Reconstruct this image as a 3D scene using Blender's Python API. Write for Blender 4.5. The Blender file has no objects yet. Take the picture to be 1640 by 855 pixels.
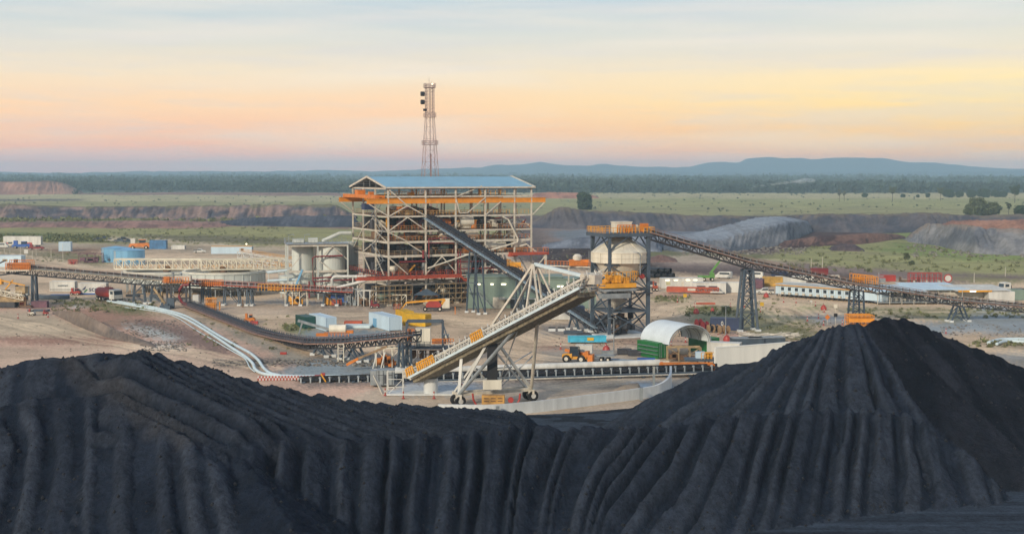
import bpy, math, random
import numpy as np
from mathutils import Vector, Matrix
random.seed(7)
SC = bpy.context.scene
COL = SC.collection
# ---------------------------------------------------------------- camera
H = 34.0; F = 2187.0; W0, H0 = 1640.0, 855.0
TH = math.atan(150.5 / F)
cam = bpy.data.cameras.new("camera"); camo = bpy.data.objects.new("camera", cam); COL.objects.link(camo)
camo.location = (0, 0, H); camo.rotation_euler = (math.pi / 2 - TH, 0, 0)
cam.sensor_width = 36; cam.lens = 36 * F / W0; cam.clip_start = 1; cam.clip_end = 200000
SC.camera = camo
# ---------------------------------------------------------------- exposure
SC.view_settings.view_transform = 'Standard'; SC.view_settings.look = 'None'
SC.view_settings.gamma = 1; SC.view_settings.use_curve_mapping = False
SC.view_settings.exposure = 0.22
SC.cycles.volume_bounces = 3; SC.cycles.max_bounces = 5; SC.cycles.diffuse_bounces = 3
SC.cycles.glossy_bounces = 2; SC.cycles.transmission_bounces = 3; SC.cycles.transparent_max_bounces = 6
SC.cycles.use_denoising = True

def lin(c):
    c = c / 255.0
    return c / 12.92 if c <= 0.04045 else ((c + 0.055) / 1.055) ** 2.4
def L3(r, g, b): return (lin(r), lin(g), lin(b), 1.0)
# ---------------------------------------------------------------- sky
SUN_EL, SUN_AZ = math.radians(24), math.radians(212)      # azimuth measured from +Y (view axis) towards +X
world = bpy.data.worlds.new("World"); SC.world = world; world.use_nodes = True
nt = world.node_tree; N = nt.nodes; K = nt.links
for n in list(N): N.remove(n)
out = N.new('ShaderNodeOutputWorld'); bg = N.new('ShaderNodeBackground'); K.new(bg.outputs[0], out.inputs[0])
tc = N.new('ShaderNodeTexCoord'); sep = N.new('ShaderNodeSeparateXYZ'); K.new(tc.outputs['Generated'], sep.inputs[0])
def mth(op, a, b=None, c=None, clamp=False):
    n = N.new('ShaderNodeMath'); n.operation = op; n.use_clamp = clamp
    for i, v in enumerate((a, b, c)):
        if v is None: continue
        if isinstance(v, (int, float)): n.inputs[i].default_value = v
        else: K.new(v, n.inputs[i])
    return n.outputs[0]
def mixc(fac, a, b, mode='MIX'):
    n = N.new('ShaderNodeMix'); n.data_type = 'RGBA'; n.blend_type = mode; n.clamp_factor = True
    for i, v in ((0, fac), (6, a), (7, b)):
        if isinstance(v, (int, float)): n.inputs[i].default_value = v
        elif isinstance(v, tuple): n.inputs[i].default_value = v
        else: K.new(v, n.inputs[i])
    return n.outputs[2]
# streaky high cloud bends the bands of colour
mp = N.new('ShaderNodeMapping'); K.new(tc.outputs['Generated'], mp.inputs[0]); mp.inputs['Scale'].default_value = (2.2, 1.0, 26)
mp.inputs['Rotation'].default_value = (0, math.radians(1.6), 0)
nz = N.new('ShaderNodeTexNoise'); nz.inputs['Scale'].default_value = 1.6; nz.inputs['Detail'].default_value = 5; nz.inputs['Roughness'].default_value = 0.5
K.new(mp.outputs[0], nz.inputs['Vector'])
nzf = mth('SUBTRACT', nz.outputs[0], 0.5)
zz = mth('MULTIPLY_ADD', nzf, 0.022, sep.outputs[2])
rampf = mth('POWER', mth('MAXIMUM', zz, 0.0), 0.5, clamp=True)
def ramp(stops, fac):
    r = N.new('ShaderNodeValToRGB'); e = r.color_ramp.elements
    while len(e) > 1: e.remove(e[0])
    for i, (el, c) in enumerate(stops):
        p = math.sqrt(max(0, math.sin(math.radians(el))))
        if i == 0: e[0].position = p; x = e[0]
        else: x = e.new(p)
        x.color = L3(*c)
    K.new(fac, r.inputs[0]); return r.outputs[0]
left = ramp([(0, (255, 168, 158)), (0.6, (255, 176, 152)), (1.6, (255, 192, 150)), (2.8, (252, 208, 162)), (4.2, (236, 216, 186)),
             (5.6, (208, 208, 200)), (7.2, (170, 192, 204)), (16, (164, 182, 198)), (40, (136, 156, 184)), (90, (114, 138, 174))], rampf)
right = ramp([(0, (255, 170, 130)), (0.6, (255, 186, 128)), (1.8, (255, 208, 118)), (2.9, (255, 224, 140)), (3.8, (250, 224, 164)),
              (4.4, (232, 216, 186)), (7.2, (200, 208, 206)), (16, (168, 182, 196)), (40, (136, 156, 184)), (90, (114, 138, 174))], rampf)
azf = mth('MULTIPLY_ADD', sep.outputs[0], 2.1, 0.16, clamp=True)
front = mth('MULTIPLY_ADD', sep.outputs[1], 4.0, 0.5, clamp=True)
azf = mth('MULTIPLY', azf, front)
sky = mixc(azf, left, right)
# soft pale cloud veils
mp2 = N.new('ShaderNodeMapping'); K.new(tc.outputs['Generated'], mp2.inputs[0]); mp2.inputs['Scale'].default_value = (5.0, 2.0, 60)
mp2.inputs['Rotation'].default_value = (0, math.radians(-2.0), 0)
nz2 = N.new('ShaderNodeTexNoise'); nz2.inputs['Scale'].default_value = 1.3; nz2.inputs['Detail'].default_value = 6; nz2.inputs['Roughness'].default_value = 0.62
K.new(mp2.outputs[0], nz2.inputs['Vector'])
veil = mth('MULTIPLY', mth('MULTIPLY_ADD', nz2.outputs[0], 6.0, -2.8, clamp=True), 0.36)
sky = mixc(veil, sky, L3(206, 204, 206))
veil2 = mth('MULTIPLY', mth('MULTIPLY_ADD', nz.outputs[0], 5.0, -2.6, clamp=True), 0.45)
sky = mixc(veil2, sky, L3(244, 226, 204))
ns = N.new('ShaderNodeTexSky'); ns.sky_type = 'NISHITA'; ns.sun_disc = False; ns.sun_elevation = SUN_EL; ns.sun_rotation = SUN_AZ
nsc = mixc(1.0, ns.outputs[0], (0.006, 0.006, 0.006, 1), 'MULTIPLY')
K.new(mixc(1.0, sky, nsc, 'ADD'), bg.inputs[0]); bg.inputs[1].default_value = 1.0
# ---------------------------------------------------------------- sun
sun = bpy.data.lights.new("sun", 'SUN'); sun.energy = 2.9; sun.angle = math.radians(5); sun.color = (1.0, 0.86, 0.68)
so = bpy.data.objects.new("sun", sun); COL.objects.link(so)
sd = Vector((math.sin(SUN_AZ) * math.cos(SUN_EL), math.cos(SUN_AZ) * math.cos(SUN_EL), math.sin(SUN_EL)))
so.rotation_euler = (-sd).to_track_quat('-Z', 'Y').to_euler()
so.location = (0, 0, 200)

# ---------------------------------------------------------------- projection helpers
ct, st = math.cos(TH), math.sin(TH)
def ray(px, py):
    c = (px - 820) / F; r = (427.5 - py) / F
    return Vector((c, ct + r * st, -st + r * ct))
def G(px, py, z=0.0):
    d = ray(px, py); t = (z - H) / d.z
    return Vector((d.x * t, d.y * t, z))
def at(px, py, D):
    d = ray(px, py); t = D / d.y
    return Vector((d.x * t, D, H + d.z * t))
def proj(x, y, z):
    zc = z - H
    dep = y * ct - zc * st; up = y * st + zc * ct
    return 820 + F * x / dep, 427.5 - F * up / dep
# ---------------------------------------------------------------- numpy noise
def _hash(ix, iy, seed):
    n = (ix.astype(np.int64) * 374761393 + iy.astype(np.int64) * 668265263 + seed * 1442695041) & 0x7fffffff
    n = ((n ^ (n >> 13)) * 1274126177) & 0x7fffffff
    return ((n ^ (n >> 16)) & 0xffff) / 65535.0
def vnoise(x, y, seed=0):
    x = np.asarray(x, float); y = np.asarray(y, float)
    ix = np.floor(x); iy = np.floor(y); fx = x - ix; fy = y - iy
    fx = fx * fx * (3 - 2 * fx); fy = fy * fy * (3 - 2 * fy)
    a = _hash(ix, iy, seed); b = _hash(ix + 1, iy, seed); c = _hash(ix, iy + 1, seed); d = _hash(ix + 1, iy + 1, seed)
    return (a * (1 - fx) + b * fx) * (1 - fy) + (c * (1 - fx) + d * fx) * fy
def fbm(x, y, seed=0, o=4):
    s = 0; a = 0.5; t = 0
    for i in range(o):
        s = s + a * vnoise(x * 2 ** i + 17.3 * i, y * 2 ** i - 9.1 * i, seed + i); t += a; a *= 0.5
    return s / t - 0.5
# ---------------------------------------------------------------- materials
MATS = {}
def mat(name, rgb=(128, 128, 128), rough=0.7, metal=0.0, var=0.18, scale=0.6, bump=0.0, emit=0.0, tint=None, k=1.0, streak=False):
    if name in MATS: return MATS[name]
    m = bpy.data.materials.new(name); m.use_nodes = True; t = m.node_tree; n = t.nodes; l = t.links
    b = n['Principled BSDF']; c = L3(*rgb); c = tuple(v * k for v in c[:3]) + (1,)
    b.inputs['Roughness'].default_value = rough; b.inputs['Metallic'].default_value = metal
    co = n.new('ShaderNodeTexCoord'); nzn = n.new('ShaderNodeTexNoise')
    src = co.outputs['Object']
    if streak:
        mm = n.new('ShaderNodeMapping'); mm.inputs['Scale'].default_value = (1, 1, 0.12); l.new(src, mm.inputs[0]); src = mm.outputs[0]
    nzn.inputs['Scale'].default_value = scale; nzn.inputs['Detail'].default_value = 6; nzn.inputs['Roughness'].default_value = 0.65
    l.new(src, nzn.inputs['Vector'])
    r = n.new('ShaderNodeValToRGB'); r.color_ramp.elements[0].position = 0.3; r.color_ramp.elements[1].position = 0.72
    d = tint if tint else tuple(x * (1 - 2 * var) for x in rgb)
    d = L3(*d); d = tuple(v * k for v in d[:3]) + (1,)
    r.color_ramp.elements[0].color = d; r.color_ramp.elements[1].color = c
    l.new(nzn.outputs[0], r.inputs[0]); l.new(r.outputs[0], b.inputs['Base Color'])
    if bump:
        bn = n.new('ShaderNodeBump'); bn.inputs['Strength'].default_value = bump; bn.inputs['Distance'].default_value = 0.1
        l.new(nzn.outputs[0], bn.inputs['Height']); l.new(bn.outputs[0], b.inputs['Normal'])
    if emit:
        b.inputs['Emission Color'].default_value = L3(*rgb); b.inputs['Emission Strength'].default_value = emit
    MATS[name] = m; return m
def terrain_mat(name, s1=0.05, s2=0.6, bump=0.4, rough=0.95, var=0.35, spec=0.15):
    """colour comes from the 'col' attribute (what the ground is made of), broken up by noise at two scales"""
    m = bpy.data.materials.new(name); m.use_nodes = True; t = m.node_tree; n = t.nodes; l = t.links
    b = n['Principled BSDF']; b.inputs['Roughness'].default_value = rough; b.inputs['Specular IOR Level'].default_value = spec
    a = n.new('ShaderNodeAttribute'); a.attribute_name = 'col'
    co = n.new('ShaderNodeTexCoord')
    vals = []
    for s in (s1, s2):
        q = n.new('ShaderNodeTexNoise'); q.inputs['Scale'].default_value = s; q.inputs['Detail'].default_value = 7; q.inputs['Roughness'].default_value = 0.7
        l.new(co.outputs['Object'], q.inputs['Vector']); vals.append(q.outputs[0])
    ad = n.new('ShaderNodeMath'); ad.operation = 'ADD'; l.new(vals[0], ad.inputs[0]); l.new(vals[1], ad.inputs[1])
    mr = n.new('ShaderNodeMapRange'); mr.inputs['From Min'].default_value = 0.7; mr.inputs['From Max'].default_value = 1.3
    mr.inputs['To Min'].default_value = 1 - var; mr.inputs['To Max'].default_value = 1 + var; l.new(ad.outputs[0], mr.inputs[0])
    mu = n.new('ShaderNodeVectorMath'); mu.operation = 'SCALE'; l.new(a.outputs['Color'], mu.inputs[0]); l.new(mr.outputs[0], mu.inputs['Scale'])
    l.new(mu.outputs[0], b.inputs['Base Color'])
    bn = n.new('ShaderNodeBump'); bn.inputs['Strength'].default_value = bump; bn.inputs['Distance'].default_value = 0.25
    l.new(vals[1], bn.inputs['Height']); l.new(bn.outputs[0], b.inputs['Normal'])
    return m
# ---------------------------------------------------------------- mesh builder
def rotz(p, a):
    c, s = math.cos(a), math.sin(a); return Vector((p[0] * c - p[1] * s, p[0] * s + p[1] * c, p[2]))
class MB:
    def __init__(s): s.v = []; s.f = []
    def add(s, vs, fs):
        o = len(s.v); s.g = getattr(s, 'g', []); s.g.append((o, len(s.f))); s.v += [tuple(v) for v in vs]; s.f += [tuple(i + o for i in f) for f in fs]; return s
    def box(s, c, d, rz=0.0, tap=1.0):
        x, y, z = d[0] / 2, d[1] / 2, d[2] / 2; c = Vector(c)
        p = [(-x, -y, -z), (x, -y, -z), (x, y, -z), (-x, y, -z), (-x * tap, -y * tap, z), (x * tap, -y * tap, z), (x * tap, y * tap, z), (-x * tap, y * tap, z)]
        return s.add([rotz(q, rz) + c for q in p], [(3, 2, 1, 0), (4, 5, 6, 7), (0, 1, 5, 4), (1, 2, 6, 5), (2, 3, 7, 6), (3, 0, 4, 7)])
    def hexa(s, p):
        return s.add(p, [(3, 2, 1, 0), (4, 5, 6, 7), (0, 1, 5, 4), (1, 2, 6, 5), (2, 3, 7, 6), (3, 0, 4, 7)])
    def bar(s, a, b, w=0.2, h=None):
        a = Vector(a); b = Vector(b); h = h or w; d = b - a
        if d.length < 1e-6: return s
        d.normalize(); r = d.cross(Vector((0, 0, 1)))
        if r.length < 1e-3: r = Vector((1, 0, 0))
        r.normalize(); u = r.cross(d)
        r = r * w / 2; u = u * h / 2
        return s.hexa([a - r - u, a + r - u, b + r - u, b - r - u, a - r + u, a + r + u, b + r + u, b - r + u])
    def tube(s, a, b, r=0.2, r2=None, n=8, cap=True):
        a = Vector(a); b = Vector(b); r2 = r if r2 is None else r2; d = (b - a).normalized()
        x = d.cross(Vector((0, 0, 1)))
        if x.length < 1e-3: x = Vector((1, 0, 0))
        x.normalize(); y = x.cross(d)
        vs = [a + (x * math.cos(2 * math.pi * i / n) + y * math.sin(2 * math.pi * i / n)) * r for i in range(n)]
        vs += [b + (x * math.cos(2 * math.pi * i / n) + y * math.sin(2 * math.pi * i / n)) * r2 for i in range(n)]
        fs = [(i, (i + 1) % n, n + (i + 1) % n, n + i) for i in range(n)]
        if cap: fs += [tuple(range(n - 1, -1, -1)), tuple(range(n, 2 * n))]
        return s.add(vs, fs)
    def path(s, pts, r=0.2, n=8):
        pts = [Vector(p) for p in pts]; m = len(pts); vs = []; fs = []
        for i, p in enumerate(pts):
            d = (pts[min(i + 1, m - 1)] - pts[max(i - 1, 0)]).normalized()
            x = d.cross(Vector((0, 0, 1)))
            if x.length < 1e-3: x = Vector((1, 0, 0))
            x.normalize(); y = x.cross(d)
            vs += [p + (x * math.cos(2 * math.pi * k / n) + y * math.sin(2 * math.pi * k / n)) * r for k in range(n)]
        for i in range(m - 1):
            for k in range(n): fs.append((i * n + k, i * n + (k + 1) % n, (i + 1) * n + (k + 1) % n, (i + 1) * n + k))
        fs += [tuple(range(n - 1, -1, -1)), tuple(range((m - 1) * n, m * n))]
        return s.add(vs, fs)
    def lathe(s, c, prof, n=32, a0=0.0, a1=2 * math.pi):
        c = Vector(c); m = len(prof); full = abs(a1 - a0 - 2 * math.pi) < 1e-6; k = n if full else n + 1; vs = []; fs = []
        for r, z in prof:
            for i in range(k):
                t = a0 + (a1 - a0) * i / n; vs.append((c.x + r * math.cos(t), c.y + r * math.sin(t), c.z + z))
        for j in range(m - 1):
            for i in range(n):
                i2 = (i + 1) % k
                fs.append((j * k + i, j * k + i2, (j + 1) * k + i2, (j + 1) * k + i))
        return s.add(vs, fs)
    def quad(s, a, b, c, d): return s.add([a, b, c, d], [(0, 1, 2, 3)])
    def prism(s, poly, axis, d0, d1):
        """poly in two axes extruded along the third ('x': poly=(y,z), 'y': poly=(x,z), 'z': poly=(x,y))"""
        n = len(poly)
        def P(p, d): return {'x': (d, p[0], p[1]), 'y': (p[0], d, p[1]), 'z': (p[0], p[1], d)}[axis]
        return s.add([P(p, d0) for p in poly] + [P(p, d1) for p in poly],
                     [tuple(range(n - 1, -1, -1)), tuple(range(n, 2 * n))] + [(i, (i + 1) % n, n + (i + 1) % n, n + i) for i in range(n)])
    def wheel(s, c, r, w, ang=0.0, n=16):
        d = rotz((0, w / 2, 0), ang); c = Vector(c); return s.tube(c - d, c + d, r, n=n)
    def rail(s, pts, h=1.1, sp=2.0, t=0.07):
        pts = [Vector(p) for p in pts]
        for a, b in zip(pts, pts[1:]):
            L = (b - a).length; n = max(1, int(L / sp)); up = Vector((0, 0, h))
            s.bar(a + up, b + up, t); s.bar(a + up * 0.5, b + up * 0.5, t * 0.7)
            for i in range(n + 1):
                p = a.lerp(b, i / n); s.bar(p, p + up, t)
        return s
def smooth(me, on=True):
    me.polygons.foreach_set('use_smooth', [on] * len(me.polygons))
class T:
    """one thing: an Empty that parents its parts (or one mesh, see solo)"""
    def __init__(s, name, label, cat, loc=(0, 0, 0), rz=0.0, group=None, world=False):
        s.o = bpy.data.objects.new(name, None); COL.objects.link(s.o); s.o.empty_display_size = 0.5
        s.loc = Vector(loc); s.rz = rz; s.world = world
        s.o.location = s.loc; s.o.rotation_euler = (0, 0, rz)
        s.o['label'] = label; s.o['category'] = cat
        if group: s.o['group'] = group
    def part(s, name, mb, m, parent=None, label=None, sm=False):
        if not mb.v: return None
        if s.world:
            off = s.loc; vs = [rotz((v[0] - off.x, v[1] - off.y, v[2] - off.z), -s.rz) for v in mb.v]
        else: vs = mb.v
        me = bpy.data.meshes.new(name); me.from_pydata(vs, [], mb.f); me.materials.append(m)
        if sm: smooth(me)
        o = bpy.data.objects.new(name, me); COL.objects.link(o); o.parent = parent or s.o
        if label: o['label'] = label
        return o
def each(t, name, mb, m, parent=None):
    """one part per bar, box or tube added to the builder"""
    g = mb.g + [(len(mb.v), len(mb.f))]
    for (v0, f0), (v1, f1) in zip(g, g[1:]):
        q = MB(); q.add(mb.v[v0:v1], [tuple(i - v0 for i in f) for f in mb.f[f0:f1]]); t.part(name, q, m, parent)
def solo(name, mb, m, label, cat, loc=(0, 0, 0), rz=0.0, group=None, sm=False, world=False):
    loc = Vector(loc)
    vs = [rotz((v[0] - loc.x, v[1] - loc.y, v[2] - loc.z), -rz) for v in mb.v] if world else mb.v
    me = bpy.data.meshes.new(name); me.from_pydata(vs, [], mb.f); me.materials.append(m)
    if sm: smooth(me)
    o = bpy.data.objects.new(name, me); COL.objects.link(o); o.location = loc; o.rotation_euler = (0, 0, rz)
    o['label'] = label; o['category'] = cat
    if group: o['group'] = group
    return o
def dup(root, loc, rz=0.0, label=None, sc=None):
    def cp(o, par):
        c = o.copy(); COL.objects.link(c)
        if par is not None: c.parent = par
        for ch in list(o.children): cp(ch, c)
        return c
    r = cp(root, None); r.location = loc; r.rotation_euler = (0, 0, rz)
    if sc: r.scale = (sc, sc, sc)
    if label: r['label'] = label
    return r
def npmesh(name, V, Fq, m, col=None, sm=True):
    me = bpy.data.meshes.new(name)
    V = np.asarray(V, np.float32); Fq = np.asarray(Fq, np.int32)
    me.vertices.add(len(V)); me.vertices.foreach_set('co', V.ravel())
    k = Fq.shape[1]
    me.loops.add(len(Fq) * k); me.loops.foreach_set('vertex_index', Fq.ravel())
    me.polygons.add(len(Fq)); me.polygons.foreach_set('loop_start', np.arange(0, len(Fq) * k, k, dtype=np.int32))
    me.polygons.foreach_set('loop_total', np.full(len(Fq), k, np.int32))
    if sm: me.polygons.foreach_set('use_smooth', np.ones(len(Fq), bool))
    me.materials.append(m)
    if col is not None:
        at_ = me.color_attributes.new('col', 'FLOAT_COLOR', 'POINT')
        c4 = np.ones((len(V), 4), np.float32); c4[:, :3] = col; at_.data.foreach_set('color', c4.ravel())
    me.update(calc_edges=True); me.validate()
    o = bpy.data.objects.new(name, me); COL.objects.link(o); return o
def gridfaces(nr, nc):
    i = np.arange(nr * nc).reshape(nr, nc)
    return np.stack([i[:-1, :-1], i[:-1, 1:], i[1:, 1:], i[1:, :-1]], -1).reshape(-1, 4)
def inpoly(x, y, poly):
    r = np.zeros(x.shape, bool); n = len(poly)
    for i in range(n):
        x0, y0 = poly[i]; x1, y1 = poly[(i + 1) % n]
        if y0 == y1: continue
        c = ((y0 > y) != (y1 > y)) & (x < (x1 - x0) * (y - y0) / (y1 - y0) + x0); r ^= c
    return r
def kindof(o, kind, label=None):
    o['kind'] = kind
    if label: o['label'] = label
    return o
# ================================================================ GROUND
SAND = (203, 178, 148); PINK = (196, 163, 141); GRAVEL = (150, 158, 160); GRASS = (132, 136, 84); GREEN = (112, 140, 66)
ZONES = [  # polygon in photograph pixels of the ground point, colour of the soil or cover there
    ([(-900, 276), (2600, 276), (2600, 311), (-900, 311)], (74, 84, 78)),
    ([(-900, 309), (2600, 309), (2600, 345), (-900, 345)], (170, 160, 122)),
    ([(-900, 322), (2600, 325), (2600, 352), (-900, 352)], (146, 142, 100)),
    ([(840, 318), (2600, 318), (2600, 334), (840, 330)], (150, 148, 100)),
    ([(-900, 319), (130, 318), (140, 322), (-900, 323)], (104, 98, 88)),
    ([(-900, 345), (870, 345), (870, 364), (-900, 362)], (124, 126, 78)),
    ([(-900, 353), (300, 352), (480, 354), (870, 357), (870, 366), (-900, 367)], (134, 104, 96)),
    ([(-900, 352), (60, 353), (200, 355), (300, 353), (-900, 349)], (126, 140, 72)),
    ([(-900, 366), (880, 363), (880, 396), (-900, 389)], (146, 142, 94)),
    ([(-900, 371), (60, 374), (150, 375), (170, 384), (-900, 388)], (82, 100, 54)),
    ([(200, 376), (470, 382), (480, 392), (300, 388)], (110, 104, 78)),
    ([(820, 345), (2600, 345), (2600, 412), (820, 420)], (100, 88, 84)),
    ([(860, 357), (1040, 352), (1060, 378), (870, 388)], (128, 112, 104)),
    ([(900, 362), (960, 350), (1000, 356), (930, 372)], (138, 112, 96)),
    ([(880, 372), (960, 366), (950, 392), (890, 384)], (120, 126, 132)),
    ([(870, 388), (1040, 392), (1040, 430), (860, 430)], (62, 50, 50)),
    ([(1040, 352), (1300, 352), (1260, 398), (1080, 402)], (112, 116, 124)),
    ([(1240, 372), (1480, 366), (1500, 384), (1380, 392), (1250, 412), (1180, 400)], (78, 62, 62)),
    ([(1020, 398), (1240, 408), (1260, 418), (1040, 418)], (112, 112, 78)),
    ([(1360, 382), (1480, 368), (2600, 396), (2600, 420), (1420, 414)], (124, 134, 80)),
    ([(1240, 406), (1330, 392), (1380, 380), (1500, 390), (2600, 402), (2600, 442), (1500, 438), (1230, 416)], (148, 146, 98)),
    ([(1430, 388), (1520, 396), (2600, 410), (2600, 422), (1560, 418), (1400, 402)], (126, 138, 80)),
    ([(1045, 414), (1240, 418), (1500, 438), (2600, 443), (2600, 462), (1400, 450), (1040, 430)], (128, 112, 104)),
    ([(1060, 409), (1100, 406), (1260, 418), (1240, 424), (1060, 418)], (170, 154, 134)),
    ([(1040, 424), (1400, 440), (1400, 452), (1040, 436)], (98, 84, 78)),
    ([(1500, 444), (2600, 447), (2600, 456), (1560, 452)], (136, 130, 92)),
    ([(-900, 389), (100, 388), (260, 392), (480, 402), (480, 412), (260, 402), (-900, 394)], (176, 158, 134)),
    ([(170, 379), (260, 384), (470, 398), (465, 402), (250, 388), (170, 383)], (196, 178, 150)),
    ([(40, 397), (170, 398), (170, 412), (110, 408)], (140, 112, 92)),
    ([(70, 404), (160, 408), (165, 420), (130, 422)], (134, 128, 90)),
    ([(-60, 396), (-60, 402), (60, 412), (130, 424), (170, 428), (120, 414), (60, 402)], (150, 138, 108)),
    # yard
    ([(860, 543), (1160, 540), (1180, 556), (860, 562)], (178, 146, 126)),
    ([(1140, 530), (1260, 532), (1300, 552), (1120, 560)], (184, 152, 134)),
    ([(1045, 476), (1110, 474), (1115, 483), (1045, 484)], (150, 142, 100)),
    ([(1090, 494), (1190, 488), (1300, 512), (1310, 540), (1200, 530), (1120, 520)], (148, 142, 108)),
    ([(1210, 515), (1320, 534), (1290, 548), (1200, 536)], (144, 140, 106)),
    ([(1270, 488), (1330, 490), (1340, 498), (1280, 499)], (142, 146, 98)),
    ([(1290, 508), (1370, 504), (1380, 520), (1300, 520)], (158, 158, 156)),
    ([(1060, 468), (1120, 468), (1110, 476), (1050, 476)], (176, 136, 122)),
    ([(1340, 496), (1420, 492), (1660, 496), (1660, 512), (1560, 514), (1400, 506)], (150, 146, 110)),
    ([(1450, 516), (1540, 508), (1700, 500), (1700, 530), (1560, 536), (1490, 536)], GRAVEL),
    ([(1570, 486), (1640, 498), (1640, 502), (1570, 500)], (140, 156, 162)),
    ([(1560, 548), (1700, 543), (1700, 552), (1580, 556)], (142, 136, 112)),
    ([(1580, 570), (1700, 560), (1700, 600), (1640, 590)], (150, 148, 142)),
    ([(200, 478), (480, 480), (700, 500), (700, 510), (480, 512), (300, 500), (200, 490)], (190, 170, 146)),
    ([(420, 478), (700, 488), (700, 496), (430, 486)], (150, 146, 140)),
    ([(470, 525), (620, 528), (640, 545), (480, 545)], (140, 150, 152)),
    ([(455, 520), (480, 520), (490, 532), (455, 532)], (136, 142, 96)),
    ([(-200, 486), (200, 490), (330, 520), (450, 570), (560, 580), (640, 600), (640, 640), (-200, 640)], PINK),
    ([(-200, 498), (70, 500), (200, 545), (250, 556), (-200, 538)], (196, 176, 148)),
    ([(-200, 556), (300, 552), (420, 600), (420, 640), (-200, 640)], (196, 170, 146)),
    ([(-200, 539), (230, 540), (240, 548), (-200, 552)], (158, 122, 104)),
    ([(60, 478), (180, 482), (200, 496), (120, 500), (60, 490)], (132, 128, 100)),
    ([(90, 486), (230, 500), (330, 545), (300, 556), (200, 530), (100, 505)], (168, 132, 112)),
    ([(200, 510), (300, 520), (380, 560), (350, 566), (280, 545)], (128, 106, 96)),
    ([(150, 484), (240, 492), (250, 505), (180, 500)], (116, 116, 78)),
    ([(300, 500), (470, 560), (520, 580), (480, 586), (420, 560), (330, 520)], (158, 148, 130)),
    ([(340, 576), (480, 574), (640, 566), (640, 572), (500, 580), (360, 588)], (100, 98, 94)),
    ([(480, 578), (640, 574), (660, 605), (500, 606), (440, 600)], (140, 150, 152)),
    ([(195, 514), (280, 536), (290, 550), (220, 532)], (178, 182, 176)),
    ([(230, 548), (300, 556), (300, 562), (226, 552)], (186, 190, 186)),
    ([(100, 486), (130, 488), (128, 492), (100, 490)], (214, 214, 210)),
    ([(620, 606), (1100, 590), (1100, 660), (700, 680), (560, 640)], (190, 172, 150)),
    ([(640, 612), (760, 612), (760, 634), (640, 632)], (172, 176, 176)),
    ([(1008, 612), (1075, 612), (1070, 625), (1020, 630)], (170, 182, 188)),
    ([(470, 606), (1150, 587), (1150, 599), (470, 620)], (124, 112, 102)), ([(640, 560), (800, 556), (820, 570), (650, 580)], (160, 146, 130)), ([(860, 518), (1040, 522), (1040, 538), (860, 536)], (150, 142, 134)),
    ([(500, 486), (900, 492), (900, 497), (500, 494)], (132, 122, 112)), ([(0, 478), (90, 482), (90, 494), (0, 492)], (150, 134, 118)),
    ([(860, 560), (1050, 552), (1050, 585), (860, 592)], (164, 154, 140)),
]
ROADS = []
for pts_, w_ in [([(-40, 400), (60, 412), (140, 428), (230, 428), (300, 410)], 5), ([(300, 502), (420, 508), (560, 503), (700, 508), (800, 520), (880, 545), (1000, 556)], 6), ([(760, 520), (880, 515), (1060, 505), (1110, 485), (1220, 482), (1300, 492), (1320, 505)], 6),
                 ([(1060, 480), (1160, 486), (1240, 498), (1262, 515), (1340, 530), (1450, 535)], 5), ([(640, 540), (780, 560), (900, 575), (1010, 570)], 4), ([(1330, 502), (1450, 498), (1600, 500), (1700, 505)], 3.5), ([(1480, 545), (1600, 560), (1720, 575)], 5),
                 ([(-40, 505), (40, 520), (150, 545), (320, 565), (430, 590)], 4), ([(860, 552), (1000, 548), (1200, 552)], 2.5), ([(900, 620), (1000, 608), (1060, 604)], 3)]:
    ROADS.append(([(G(*p).x, G(*p).y) for p in pts_], w_))
def zonecol(px, py, X, Y):
    acc = 0
    for i in range(6):
        jx = fbm(px / 3, py / 1.2, 200 + i, 2) * 56; jy = fbm(px / 3, py / 1.2, 300 + i, 2) * 20 * np.clip((py - 277) / 230, 0.1, 1.0)
        acc = acc + zonecol1(px + jx, py + jy, X, Y)
    return acc / 6
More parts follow.
